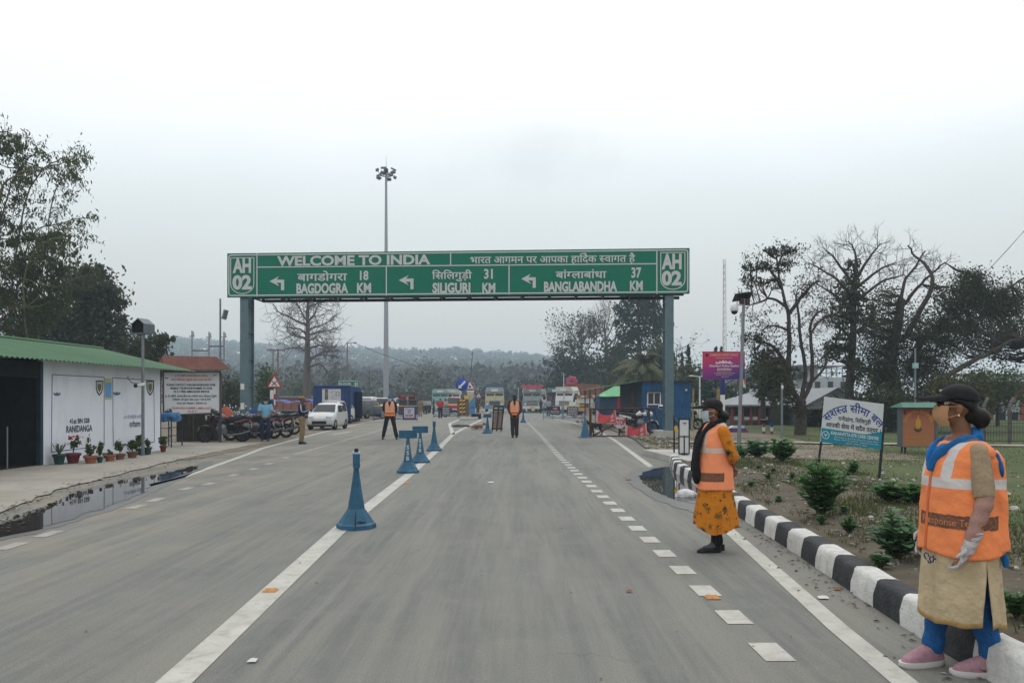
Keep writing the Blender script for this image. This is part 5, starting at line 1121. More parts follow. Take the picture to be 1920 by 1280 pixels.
for u,v0,vt,Y,lab,lean in((693,770,698,92,'dark utility pole right of the blue container',0),(886,770,659,96,'thin leaning dark pole above the round blue sign',-.55),(512,770,654,70,'old double timber pole behind the triangular sign',0),(1127,770,690,72,'slim utility pole above the green tarpaulin stall',0),(1057,760,699,88,'thin white lamp pole above the white wedge truck',0),(972,768,726,104,'short pale pole left of the grey truck',0),(982,768,727,100,'short pale pole above the grey truck cab',0),(1190,760,695,60,'thin leaning stick aerial on the blue shed',.5)):
 t=thing('utility_pole',lab,'pole',(P(u,0,Y).x,Y,0),0,'utility poles around the checkpoint');m_=MB();zt=P(0,vt,Y).z;m_.tube([(lean,0,0),(0,0,zt)],[.10 if Y>80 and u<1000 and u>600 and lean==0 else .06,.05],8)
 if u==512:m_.tube([(.45,0,0),(.45,0,zt)],.09,8);m_.cbox((.2,0,zt-.1),(1.5,.1,.12));m_.cbox((.2,0,zt-2.0),(1.0,.1,.1))
 m_.build('pole',M('pole_white',(.42,.43,.44))if u in(1057,972,982)else(M('pole_timber',(.17,.13,.115),.9,var=.2)if u==512 else M('pole_dark',(.07,.07,.075),.8)),t)
 m_=MB();m_.cbox((0,0,zt-.25),(.5,.06,.06));m_.cyl((-.2,0,zt-.22),(-.2,0,zt-.05),.03,n=6);m_.cyl((.2,0,zt-.22),(.2,0,zt-.05),.03,n=6);m_.build('crossarm',STEEL,t)
Y=74;t=thing('transformer_frame','set of steel substation poles joined by crossarms left of the gantry post','power poles',(P(390,0,Y).x,Y,0));k=Y/FPX;X0=t.location.x
for i,(u,vt)in enumerate(((360,620),(392,622),(420,622))):
 m_=MB();m_.cyl((P(u,0,Y).x-X0,0,0),(P(u,0,Y).x-X0,0,P(0,vt,Y).z),.1,.07,8);z=P(0,vt+10,Y).z;m_.cbox((P(u,0,Y).x-X0,0,z),(.5,.06,.08));m_.cyl((P(u,0,Y).x-X0+.15,0,z),(P(u,0,Y).x-X0+.15,0,z+.4),.05,n=6);m_.build('pole',M('pole_pale',(.19,.20,.22),.7),t)
m_=MB()
for u0,u1,v in((360,392,657),(392,420,649),(392,420,675)):m_.cyl((P(u0,0,Y).x-X0,0,P(0,v,Y).z),(P(u1,0,Y).x-X0,0,P(0,v,Y).z),.06,n=6)
m_.build('crossarm',M('pole_dark',(.07,.07,.075)),t)
for i,(a,b,sag,lab)in enumerate((((669,645,66),(1100,700,100),2.2,'long sagging overhead wire running from the arm lamp past the hills'),((693,702,92),(1000,712,110),1.0,'low dark overhead wire running right from the dark utility pole'),((1127,693,72),(1230,716,60),.3,'pale overhead wire sloping from the slim pole to the blue shed'),((1302,722,46),(1360,731,46),.2,'twin wires between the blue shed and the purple board post'))):
 A,B=P(*a),P(*b);m_=MB();m_.tube([A.lerp(B,q/14)-Vector((0,0,sag*4*(q/14)*(1-q/14)))for q in range(15)],.022,4);m_.build('overhead_wire',M('wire_grey',(.06,.06,.065)),label=lab,cat='wire')
Y=50;t=thing('blue_container','dark blue container office with posters and an open door behind the white car','container',(P(630,0,Y).x,Y,0));cx0,cx1=P(587,0,Y).x,P(656,0,Y).x;zt=P(0,723.5,Y).z;CB=M('container_navy',(.012,.04,.14),.5,var=.2,vs=1.5,dirt=.2,dcol=(.03,.05,.1));xe=P(677,0,57).x
m_=MB();corr(m_,(cx0,Y,0),(cx1,Y,0),.25,zt,.025,.3);corr(m_,(cx1,Y,0),(xe,57,0),.25,zt,.025,.3);m_.hexa([(cx0,Y+.05,.25),(cx1,Y+.05,.25),(xe-.03,57,.25),(cx0-.8,57,.25),(cx0,Y+.05,zt),(cx1,Y+.05,zt),(xe-.03,57,zt),(cx0-.8,57,zt)])
for a,b in(((cx0,Y),(cx1,Y)),((cx1,Y),(xe,57))):m_.tube([(a[0],a[1],zt),(b[0],b[1],zt)],.06,4);m_.tube([(a[0],a[1],.27),(b[0],b[1],.27)],.07,4)
m_.cyl((cx1,Y,.2),(cx1,Y,zt),.06,n=4);m_.build('wall',CB,t,True)
m_=MB();dx=P(665,0,53).x;m_.hexa([(dx,52.6,.3),(dx+.66,52.2,.3),(dx+.68,52.26,.3),(dx+.02,52.66,.3),(dx,52.6,zt-.35),(dx+.66,52.2,zt-.35),(dx+.68,52.26,zt-.35),(dx+.02,52.66,zt-.35)]);m_.build('door',M('container_door',(.010,.022,.06),.5),t,True)
px=lambda u:P(u,0,Y-.06).x;pz=lambda v:P(0,v,Y-.06).z
m_=MB();m_.box(px(604),px(639),Y-.06,Y-.045,pz(757),pz(729),0);m_.box(px(609),px(615),Y-.064,Y-.061,pz(749),pz(729.5),1);m_.box(px(609.5),px(614.5),Y-.068,Y-.065,pz(742),pz(734),2)
rk=random.Random(2)
for i in range(11):u0=618+rk.random()*3;m_.box(px(u0),px(u0+6+rk.random()*9),Y-.064,Y-.061,pz(733+i*2.1+.6),pz(733+i*2.1),3)
for u,v in((629,734),(634,734),(629,739),(634,739)):m_.box(px(u),px(u+3),Y-.066,Y-.0625,pz(v+3.4),pz(v),3)
m_.build('poster',[M('poster_white',(.48,.49,.5),.5),M('poster_green',(.05,.10,.06)),M('poster_skin',(.18,.12,.08)),M('poster_grey_print',(.26,.27,.30))],t,True)
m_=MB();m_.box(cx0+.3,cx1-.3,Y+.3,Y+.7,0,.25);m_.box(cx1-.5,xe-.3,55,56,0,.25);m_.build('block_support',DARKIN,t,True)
Y=62;t=thing('direction_sign','small green direction sign with an up arrow behind the container','road sign',(P(653,0,Y).x,Y,0));k=Y/FPX;z0,z1=P(0,725,Y).z,P(0,713,Y).z;m_=MB();m_.box(-19*k,19*k,-.03,0,z0-.3,z1);m_.build('panel',GREENS,t)
m_=MB()
for q in((-18*k,18*k,z1-.08,z1-.03),(-18*k,-17*k,z0,z1-.08),(17*k,18*k,z0,z1-.08)):m_.box(q[0],q[1],-.04,-.031,q[2],q[3])
lettering(m_,'SILIGURI',(-6*k,-.04,z0+.12),(1,0,0),(0,0,1),.22,0,width=22*k,bold=.03);m_.poly([(x*k,-.04,z0+z*k)for x,z in((13,-2),(15,-2),(15,5),(17.2,4.2),(14,9),(10.8,4.2),(13,5))]);m_.build('lettering',SGNW,t);m_=MB();[m_.cyl((x,.05,0),(x,.05,z1-.1),.05,n=6)for x in(-.6,.6)];m_.build('post',STEEL,t)
Y=76;t=thing('police_booth','dark glass police booth with a red name board and overhanging roof','booth',(P(764,0,Y).x,Y,0));k=Y/FPX;bz_=lambda v:P(0,v,Y).z
m_=MB();m_.box(-17*k,17*k,0,2,.1,bz_(761),0);m_.build('wall',M('booth_maroon',(.10,.022,.03),.6),t)
for x0,x1 in((-16*k,-2*k),(2*k,16*k)):m_=MB();m_.box(x0,x1,-.02,1.9,bz_(761)+.01,bz_(750));m_.build('window',GLASS,t)
m_=MB();m_.box(-17*k,15*k,-.06,0,bz_(749),bz_(740),0);lettering(m_,'POLICE CHECK POST',(0,-.065,bz_(743)),(1,0,0),(0,0,1),.14,1,width=24*k,bold=.04);m_.box(-2*k,2*k,-.068,-.061,bz_(748),bz_(744),1);m_.box(3*k,14*k,-.068,-.061,bz_(747.8),bz_(744.4),2);m_.build('name_board',[M('booth_red',(.30,.012,.03),.5),WHITEP,BLACKP],t)
m_=MB();m_.hexa([(-22*k,-.7,bz_(739)),(21*k,-.7,bz_(739)),(21*k,2.3,bz_(738)),(-22*k,2.3,bz_(738)),(-20*k,-.6,bz_(735.5)),(19*k,-.6,bz_(735.5)),(19*k,2.2,bz_(735)),(-20*k,2.2,bz_(735))]);m_.build('roof',M('booth_roof',(.05,.035,.03),.8),t)
t=thing('tarpaulin_stall','low stall under bright blue tarpaulins behind the seated guard','stall',(P(550,0,60).x,60,0));X0=t.location.x;m_=MB();v=[];k=60/FPX
for i in range(17):
 a=i/16;x=(-48+90*a)*k
 for j in range(4):b=j/3;v.append((x,-.8+2.4*b,P(0,757-7*math.sin(math.pi*(b*.6+.2))-1.8*math.sin(a*9)-1.2*math.sin(a*23+b),60).z))
m_.add(v,[(i*4+j,i*4+4+j,i*4+5+j,i*4+1+j)for i in range(16)for j in range(3)],0,True);m_.build('tarpaulin',M('bright_blue_tarp',(.012,.05,.30),.45,var=.3,vs=2),t);m_=MB();[m_.cyl((x*k,y_,0),(x*k,y_,1.25),.03,n=5)for x in(-44,-14,14,38)for y_ in(-.7,1.4)];m_.box(-40*k,30*k,.2,1.2,.1,.8);m_.build('frame',DARKST,t)
t=thing('steel_railing','grey horizontal steel railing behind the parked motorcycles','railing',(P(535,0,47).x,47,0));m_=MB();k=47/FPX
for z in(.35,.62,.9):m_.cyl((-36*k,0,z),(48*k,0,z),.03,n=6)
for x in(-36,-8,20,48):m_.cyl((x*k,0,0),(x*k,0,.95),.035,n=6)
m_.tube([(-20*k,-1,.1),(40*k,-1.2,.55)],.03,5);m_.build('rails',STEEL,t)
t=thing('far_shed','low pale shed with brick end beyond the blue tarpaulins','shed',(P(545,0,90).x,90,0));k=90/FPX;m_=MB();m_.box(-35*k,25*k,0,4,0,P(0,745,90).z,0);m_.build('wall',BRICK,t);m_=MB();m_.box(-40*k,28*k,-.4,4.4,P(0,745,90).z,P(0,742,90).z);m_.build('roof',TIN,t)
# VEHICLES
TYRE=RUBB;RIM=M('rim_silver',(.35,.36,.37),.35,.7)
def wheel(parent,c,r,w,rim=None,n=20):
 m_=MB();x,y,z=c;m_.lathe([(r*.62,-w/2),(r*.96,-w/2),(r,-w*.3),(r,w*.3),(r*.96,w/2),(r*.62,w/2)],c,n,0,'X',False);t_=m_.build('tyre',TYRE,parent)
 m_=MB();m_.lathe([(.001,-w*.32),(r*.3,-w*.36),(r*.63,-w*.2),(r*.63,w*.2),(r*.3,w*.36),(.001,w*.32)],c,n,0,'X',False)
 m_.build('rim',rim or RIM,t_);return t_
def truck(label,loc,rz,cab,cargo,cabm2=None,hc=2.15,hh=.55,ch=2.6,cl=5.2,tarp=None,headcol=None,group='trucks queued at the border',roofstuff=None,boxy=False):
 """front faces -y; cab width 2.3"""
 t=thing('truck',label,'truck',loc,rz,group);w_=1.15;m_=MB();z0=.75
 m_.hexa([(-w_,0,z0),(w_,0,z0),(w_,1.7,z0),(-w_,1.7,z0),(-w_,-.06,z0+.75),(w_,-.06,z0+.75),(w_,1.7,z0+.75),(-w_,1.7,z0+.75)],0)
 m_.hexa([(-w_,-.06,z0+.751),(w_,-.06,z0+.751),(w_,1.7,z0+.751),(-w_,1.7,z0+.751),(-w_*.96,.12,hc+.35),(w_*.96,.12,hc+.35),(w_*.96,1.7,hc+.35),(-w_*.96,1.7,hc+.35)],0)
 m_.build('cab',cab,t);c2=cabm2 or WHITEP
 for s_ in(-1,1):
  m_=MB();xa,xb=sorted((s_*.06,s_*1.0));m_.hexa([(xa,-.02,z0+.86),(xb,-.02,z0+.86),(xb,.02,z0+.86),(xa,.02,z0+.86),(xa,.075,hc+.17),(xb,.075,hc+.17),(xb,.10,hc+.17),(xa,.10,hc+.17)]);m_.build('windscreen',GLASS,t)
  m_=MB();m_.box(s_*1.16-.015,s_*1.16+.015,.35,1.15,z0+.86,hc+.15);m_.build('side_window',GLASS,t)
  m_=MB();m_.lathe([(.001,-.05),(.12,-.05),(.13,0)],(s_*.85,-.06,.98),12,0,'Y',False);m_.build('headlight',CHROME,t)
  m_=MB();m_.box(s_*1.38-.1,s_*1.38+.1,-.12,-.05,1.6,2.0);m_.cyl((s_*1.12,0,1.95),(s_*1.38,-.08,1.95),.02,n=5);m_.build('mirror',BLACKP,t)
 m_=MB();m_.hexa([(-w_*1.02,-.02,hc+.36),(w_*1.02,-.02,hc+.36),(w_*1.02,1.5,hc+.36),(-w_*1.02,1.5,hc+.36),(-w_*.86,-.22,hc+.36+hh),(w_*.86,-.22,hc+.36+hh),(w_*.86,1.3,hc+.36+hh),(-w_*.86,1.3,hc+.36+hh)]);m_.box(-.4,.4,-.24,-.18,hc+.42,hc+.42+hh*.5,1);m_.build('headboard',[headcol or c2,WHITEP],t)
 m_=MB();m_.box(-.62,.62,-.1,-.065,.95,1.42,0);[m_.box(-.6,.6,-.12,-.101,z,z+.04,1)for z in(1.02,1.14,1.26)];m_.build('grille',[BLACKP,c2],t)
 m_=MB();m_.box(-1.2,1.2,-.22,-.02,.48,.82);m_.build('bumper',c2,t);m_=MB();m_.box(-.3,.3,-.24,-.221,.56,.72);m_.build('number_plate',YELLP,t)
 m_=MB();m_.box(-.5,.5,.3,1.9+cl,.62,.82);m_.build('chassis',BLACKP,t)
 m_=MB();m_.box(-1.25,1.25,1.9,1.9+cl,.95,.95+ch);m_.build('cargo_body',cargo,t)
 if tarp:
  m_=MB();rows=[]
  for j in range(6):
   yy=1.3+(cl+.5)*j/5;rows.append([Vector((math.cos(a)*(1.72+.06*math.sin(j*2+a*3)),yy,.95+ch*.55+math.sin(a)*(ch*.62+.06*math.sin(5*a+j))))for a in[math.pi*q/14-.25+.0 for q in range(16)]])
  m_.loft(rows,0,True);m_.build('tarpaulin',tarp,t)
 for s_ in(-1,1):
  for yy in(.75,1.9+cl*.72):wheel(t,(s_*1.0,yy,.48),.48,.28)
 return t
TEALT=M('truck_teal',(.16,.34,.32),.5,var=.12);CREAM=M('truck_cream',(.42,.38,.26),.5,var=.12);GREYT=M('truck_grey',(.26,.31,.31),.5,var=.15);BROWNC=M('truck_brown',(.185,.052,.03),.6,var=.15,vs=1.2);ORNG=M('truck_orange',(.42,.20,.05),.5,var=.15);DKBR=M('cargo_dark_brown',(.06,.04,.035),.8,var=.3);TARPB=M('truck_blue_tarp',(.045,.07,.115),.6,var=.3,vs=2,bump=.5,bs=6)
def at(u,Y):return(P(u,0,Y).x,Y,0)
truck('cream and blue painted truck heaped under a dark blue tarpaulin in mid road',at(927.5,92),R(1),CREAM,DKBR,M('truck_trim_blue',(.10,.25,.42),.5),tarp=TARPB,ch=2.3,headcol=M('truck_head_pale',(.40,.45,.48),.5))
truck('grey green truck with a red bunting headboard behind the man in the dark mask',at(998,94),R(3),GREYT,DKBR,headcol=M('truck_head_grey',(.38,.40,.40),.5),ch=1.7)
truck('white cabbed truck close behind the right side of the grey green truck',at(1009,104),R(2),WHITEP,DKBR,ch=1.9)
truck('teal truck facing the camera left of the traffic island',at(825.5,105),R(-2),TEALT,DKBR,M('truck_pale_teal',(.35,.47,.45),.5),ch=2.0)
truck('brown truck with a pale headboard right of the teal truck',at(848,106),R(-2),WHITEP,DKBR,ch=2.0)
truck('white cabbed truck with a big red brown box body right of the road',at(1058,88),R(-32),WHITEP,BROWNC,ch=2.5,cl=6)
truck('orange chassis truck with a white railed headboard by the green stall',at(1096,78),R(-34),M('truck_offwhite',(.44,.41,.36),.5),DKBR,ORNG,ch=.9,cl=4,hh=.3,hc=1.75).scale=(.85,.85,.85)
truck('brown and teal truck at the head of the right hand queue',at(1042,96),R(-20),M('truck_plum',(.13,.07,.10),.6),DKBR,TEALT,ch=1.8)
t=thing('flower_ornament','big pink paper flower ornament standing above the brown box truck','ornament',(P(1072,0,92).x,92,P(0,724,92).z-.4));m_=MB()
for i in range(7):a=2*math.pi*i/7;m_.ell((.42*math.cos(a),0,.95+.42*math.sin(a)),(.32,.14,.32),10,6)
m_.build('petals',M('ornament_pink',(.33,.06,.12),.7),t);m_=MB();m_.ell((0,0,.3),(.6,.3,.28),12,6);m_.cyl((0,0,-1.2),(0,0,.9),.06,n=6);m_.build('leaf_base',M('ornament_green',(.06,.2,.12),.7),t)
t=thing('red_bunting','red cloth bunting tied over the grey green truck cab','bunting',(P(998,0,93.6).x,93.6,3.05));m_=MB();v=[]
for i in range(13):x=-1.3+2.6*i/12;v+=[(x,-.3,.35+.12*math.sin(i*1.9)),(x,-.34,-.05+.1*math.sin(i*1.3))]
m_.add(v,[(2*i,2*i+1,2*i+3,2*i+2)for i in range(12)]);m_.build('cloth',M('bunting_red',(.40,.06,.09),.7),t)
def car(label,loc,rz,paint,prof=None,L_=3.5,W_=1.55,H_=1.5,cat='car',name='parked_car',suv=False):
 """front faces -y"""
 t=thing(name,label,cat,loc,rz);w_=W_/2
 if suv:st=[(-L_/2,.45,.95,.95,.92),(-L_/2+.12,.32,1.02,1.02,.98),(-L_*.24,.28,1.1,1.1,1),(-L_*.13,.28,1.1,H_-.05,1),(-L_*.06,.28,1.1,H_,1),(L_*.4,.28,1.1,H_,1),(L_*.47,.3,1.08,H_-.08,1),(L_/2,.42,1.0,1.05,.96)]
 else:st=[(-L_/2,.36,.62,.62,.74),(-L_/2+.10,.22,.74,.74,.9),(-L_/2+.35,.18,.86,.86,.97),(-L_*.26,.18,.95,.96,1),(-L_*.08,.18,.98,H_-.1,1),(L_*.05,.18,.99,H_,1),(L_*.28,.18,1.0,H_-.04,1),(L_*.42,.2,1.0,H_-.22,.98),(L_*.48,.26,.95,1.0,.95),(L_/2,.4,.8,.82,.88)]
 rings=[]
 for y,zb,zs,zt,f in st:
  a=w_*f;r_=a*(.80 if zt>zs+.2 else .93);hw=(zs+zb)/2
  half=[(a*.9,zb),(a,zb+.10),(a*1.01,hw),(a*.985,zs),(r_+(a-r_)*.25,zs+(zt-zs)*.75+.0),(r_*.93,zt-.015*(zt>zs)),(r_*.5,zt+.012),(0,zt+.02)]
  rings.append([Vector((x,y,z))for x,z in half]+[Vector((-x,y,z))for x,z in half[-2::-1]])
 m_=MB();m_.loft(rings,0,True);m_.build('body',paint,t)
 fr,bk=st[3 if not suv else 2],st[4 if not suv else 3]
 def gq(name,q):m_=MB();m_.poly(q);m_.build(name,GLASS,t)
 rz2=.76 if not suv else .78
 y0,z0_,y1,z1_=fr[0],fr[2]+.03,bk[0],bk[3]-.03
 nrm=Vector((0,-(z1_-z0_),(y1-y0))).normalized()*.035
 nrm=Vector((0,-abs(z1_-z0_),abs(y1-y0))).normalized()*.03
 gq('windscreen',[Vector(p)+nrm for p in((-w_*.86,y0+.04,z0_),(w_*.86,y0+.04,z0_),(w_*rz2*.94,y1-.03,z1_),(-w_*rz2*.94,y1-.03,z1_))])
 for s_ in(-1,1):
  top=H_-.14;bot=fr[2]+.07
  for ya,yb,yc,yd in(((y1-(.22 if not suv else 0)),L_*.12,L_*.12,y1+.06),(L_*.15,L_*.40 if not suv else L_*.42,L_*.34 if not suv else L_*.42,L_*.15)):
   q=[Vector((s_*w_*1.0,ya,bot)),Vector((s_*w_*1.0,yb,bot)),Vector((s_*w_*.865,yc,top)),Vector((s_*w_*.865,yd,top))];gq('side_window',q if s_>0 else q[::-1])
  m_=MB();fx=s_*w_*.66
  m_.ell((fx,-L_/2+.13,.72 if not suv else .86),(.2,.13,.085),12,6);m_.build('headlight',M('headlamp_glass',(.5,.52,.54),.12,spec=.7),t)
  m_=MB();m_.ell((s_*(w_+.09),y1-.12,fr[2]+.1),(.09,.06,.07),8,6);m_.build('mirror',BLACKP if not suv else paint,t)
  for yy in(-L_*.31,L_*.31):wheel(t,(s_*(w_-.07),yy,.29 if not suv else .36),.29 if not suv else .36,.18)
 m_=MB();m_.box(-w_*.55,w_*.55,-L_/2-.02,-L_/2+.12,.34,.50 if not suv else .62);m_.build('grille',BLACKP,t)
 m_=MB();m_.box(-.25,.25,-L_/2-.035,-L_/2-.021,.52,.62);m_.build('number_plate',WHITEP,t)
 m_=MB();m_.box(-w_*.93,w_*.93,-L_/2+.05,-L_/2+.2,.2,.3);m_.build('bumper_lip',BLACKP,t)
 return t
CWHITE=M('car_white',(.50,.505,.51),.25,var=.02,coat=.6,dirt=.12,dcol=(.34,.32,.29))
p=G(603,806.5);car('white hatchback parked by the blue container facing the camera',(p.x-.05,p.y+1.6,0),R(-3),CWHITE).scale=(.88,.9,.93)
p=G(590,800);car('second white car mostly hidden behind the white hatchback',(p.x-.3,p.y+5.5,0),R(-14),CWHITE,L_=3.8,H_=1.52)
car('dark grey car with raised tail beside the container steps',at(687,64),R(160),M('car_dark',(.05,.055,.06),.3,coat=.5),L_=3.9,W_=1.65,H_=1.6,suv=True)
car('white van behind the dark grey car',at(694,74),R(70),CWHITE,L_=4.4,W_=1.7,H_=1.85,suv=True,cat='van',name='parked_van')
car('cream jeep behind the left barricade',at(716,72),R(20),M('car_cream',(.46,.42,.34),.35,coat=.3),L_=3.8,W_=1.6,H_=1.75,suv=True,cat='jeep',name='parked_jeep')
car('white jeep right of the man with legs apart',at(752,82),R(15),CWHITE,L_=3.8,W_=1.6,H_=1.75,suv=True,cat='jeep',name='parked_jeep')
car('red and white ambulance van left of the island board',at(850,84),R(8),M('car_red',(.35,.03,.04),.35,coat=.4),L_=4.2,W_=1.7,H_=1.85,suv=True,cat='van',name='parked_van')
# ---- motorcycles
SEAT=M('seat_black',(.018,.018,.02),.6);ENG=M('engine_alloy',(.16,.16,.17),.4,.7)
def motorcycle(label,loc,rz,tank,rimm,group,lean=R(7),extra=None):
 """front faces -y"""
 t=thing('motorcycle',label,'motorcycle',loc,rz,group);t.rotation_euler=(0,lean,rz);ORG[t.name]=Matrix.Translation(loc)@Matrix.Rotation(rz,4,'Z')@Matrix.Rotation(lean,4,'Y')
 for yy in(-.66,.62):
  m_=MB();m_.torus((0,yy,.3),.245,.055,'X',26,8);ty=m_.build('tyre',TYRE,t)
  m_=MB();m_.torus((0,yy,.3),.195,.014,'X',24,6);m_.lathe([(.05,-.06),(.05,.06)],(0,yy,.3),12,0,'X')
  for i in range(6):a=2*math.pi*i/6;m_.tube([(0,yy+.04*math.cos(a),.3+.04*math.sin(a)),(0,yy+.19*math.cos(a),.3+.19*math.sin(a))],[.018,.012],5)
  m_.build('rim',rimm,ty)
 m_=MB();m_.tube([(0,.62,.3),(0,.1,.38),(0,-.25,.55),(0,-.42,.86)],.03,6);m_.tube([(0,-.4,.82),(0,.1,.74),(0,.75,.78)],.03,6);m_.tube([(0,.1,.38),(0,.12,.74)],.028,6)
 for s_ in(-1,1):m_.tube([(s_*.09,-.66,.3),(s_*.09,-.52,.62),(s_*.08,-.40,.95)],.022,6);m_.tube([(s_*.13,.6,.32),(s_*.13,.5,.75)],.028,6)
 m_.build('frame',M('frame_black',(.014,.014,.015),.4,.3),t)
 m_=MB();m_.ell((0,-.12,.50),(.13,.2,.19),10,8);m_.lathe([(.1,-.05),(.1,.05)],(.1,-.02,.42),10,0,'X');m_.build('engine',ENG,t)
 m_=MB();m_.tube([(0,-.40,.84),(0,-.3,.93),(0,-.1,.95),(0,.08,.86)],[.07,.135,.14,.07],12,ell=(1,.85));m_.build('fuel_tank',tank,t)
 m_=MB();m_.tube([(0,.05,.84),(0,.2,.82),(0,.5,.86),(0,.78,.93)],[.08,.12,.11,.06],10,ell=(1.05,.5));m_.build('seat',SEAT,t)
 m_=MB();m_.tube([(0,.3,.72),(0,.6,.76),(0,.86,.86)],[.08,.11,.03],8,ell=(.9,.7));m_.tube([(0,.86,.62),(0,.92,.50),(0,.9,.42)],[.08,.08,.05],6,ell=(.9,.2));m_.tube([(0,-.92,.42),(0,-.85,.58),(0,-.66,.635),(0,-.45,.56)],[.05,.07,.075,.05],8,ell=(1,.35));m_.build('mudguard',tank,t)
 m_=MB();m_.tube([(-.36,-.30,1.02),(-.22,-.42,1.05),(0,-.42,.98),(.22,-.42,1.05),(.36,-.30,1.02)],.016,6);m_.build('handlebar',CHROME,t)
 m_=MB();m_.ell((0,-.56,.90),(.11,.1,.12),12,8);m_.build('headlamp_shell',tank,t);m_=MB();m_.lathe([(.001,-.02),(.085,-.01),(.09,.03)],(0,-.645,.90),14,0,'Y',False);m_.build('headlight',M('headlamp_glass',(.5,.52,.54),.12),t)
 for s_ in(-1,1):
  m_=MB();m_.tube([(s_*.26,-.4,1.05),(s_*.34,-.42,1.22)],.01,5);m_.ell((s_*.37,-.42,1.25),(.075,.018,.05),10,6,1);m_.build('mirror',[BLACKP,M('mirror_pale',(.55,.57,.6),.08,.6)],t)
  m_=MB();m_.ell((s_*.16,.9,.74),(.045,.04,.03),8,6);m_.build('indicator',M('indicator_amber',(.4,.15,.03),.3),t)
 m_=MB();m_.tube([(.10,-.2,.36),(.13,.1,.27),(.16,.5,.32),(.17,.85,.42)],[.025,.03,.05,.05],8);m_.build('exhaust',M('exhaust_dull',(.10,.10,.105),.35,.7),t)
 m_=MB();m_.box(-.1,.1,.925,.935,.52,.68);m_.build('number_plate',WHITEP,t);m_=MB();m_.box(-.06,.06,.88,.92,.76,.82);m_.build('tail_light',M('tail_red',(.30,.01,.015),.3),t)
 m_=MB();m_.tube([(-.1,-.05,.3),(-.24,.02,.01)],.012,5);m_.tube([(-.06,.72,.95),(-.06,.98,1.0),(.06,.98,1.0),(.06,.72,.95)],.012,5);m_.build('grab_rail',STEEL,t)
 return t
BLKP=M('bike_black',(.012,.012,.014),.25,coat=.6);MARP=M('bike_maroon',(.06,.006,.01),.25,coat=.6);NAVP=M('bike_navy',(.008,.014,.04),.25,coat=.6);DRIM=M('rim_dark',(.05,.05,.052),.4,.5);YRIM=M('rim_yellow',(.30,.29,.10),.4);WHRED=M('bike_white',(.5,.5,.5),.3,coat=.5)
def gbike(u,v,hd,lab,tank,rim,grp='motorcycles parked by the left gantry post',lean=R(7)):
 p=G(u,v);return motorcycle(lab,(p.x,p.y,.0),hd,tank,rim,grp,lean)
gbike(421,829,R(-62),'maroon motorcycle nearest the plank fence with its plate to the road',MARP,DRIM)
gbike(466,825,R(-56),'navy motorcycle second from the plank fence',NAVP,DRIM)
gbike(441,813,R(-50),'black motorcycle behind the maroon and navy ones with raised mirrors',BLKP,DRIM)
gbike(524,815,R(-68),'black motorcycle with yellow wheel rims nearest the standing man',BLKP,YRIM)
gbike(487,812,R(-45),'black motorcycle under the seated guard',BLKP,DRIM)
gbike(404,814,R(-40),'black motorcycle half behind the notice board post',BLKP,DRIM)
gbike(450,812,R(-60),'black motorcycle between the gantry post and the navy motorcycle',BLKP,DRIM)
gbike(507,821,R(-64),'black motorcycle just right of the seated guard',BLKP,DRIM)
gbike(484,823,R(-58),'navy motorcycle left of the seated guard legs',NAVP,DRIM)
gR='motorcycles parked before the blue shed'
gbike(1196,813,R(78),'white and red motorcycle leaning behind the stop gate',WHRED,DRIM,gR)
gbike(1222,806,R(70),'black motorcycle with a silver helmet beside the right gantry post',BLKP,DRIM,gR)
gbike(1184,803,R(95),'dark motorcycle in the shadow of the lean-to porch',NAVP,DRIM,gR)
gbike(1284,806,R(85),'black motorcycle right of the right gantry post',BLKP,DRIM,gR)
p=P(1243,761,38.2);t=thing('helmet','silver helmet hanging on a motorcycle beside the gantry post','helmet',(P(1240,0,38).x,38.1,P(0,763,38).z));m_=MB();m_.ell((0,0,0),(.15,.16,.14),16,10);m_.build('shell',M('helmet_silver',(.42,.44,.46),.25,.3),t);m_=MB();m_.box(-.12,.12,-.17,-.1,-.05,.04);m_.build('visor',GLASS,t)
t=thing('orange_bundle','orange red cloth bundle on a motorcycle behind the gantry post','bundle',(P(424,0,29).x,29,.9));m_=MB();m_.ring_body([(0,0,0,.26,.2),(.14,.02,0,.24,.18),(.28,-.03,0,.18,.14),(.4,.0,0,.06,.05)],16,fn=lambda a,t_,z:1+.1*math.sin(4*a+z*9));m_.build('cloth',M('bundle_orange',(.40,.11,.07),.8,bump=.5,bs=12),t);m_=MB();m_.cyl((0,0,-.9),(0,0,.05),.03,n=6);m_.build('prop',DARKST,t)
t=thing('blue_cover','blue cloth cover thrown over a scooter behind the seated guard','cloth cover',(P(475,0,31).x,31,0));m_=MB();m_.ring_body([(.25,0,0,.55,.35),(.6,.05,0,.5,.3),(.95,.0,0,.42,.25),(1.15,.1,0,.25,.15),(1.28,.12,0,.05,.05)],20,fn=lambda a,t_,z:1+.1*math.sin(5*a+z*6));m_.build('cloth',M('cover_blue',(.015,.05,.15),.6,var=.3,bump=.5,bs=9),t);m_=MB();[m_.torus((x,0,.26),.2,.06,'Y',18,6)for x in(-.4,.42)];m_.build('wheels',RUBB,t);m_=MB();m_.ell((.55,-.25,.95),(.12,.08,.16),10,6);m_.build('red_bag',M('bag_red',(.42,.02,.05),.6),t)
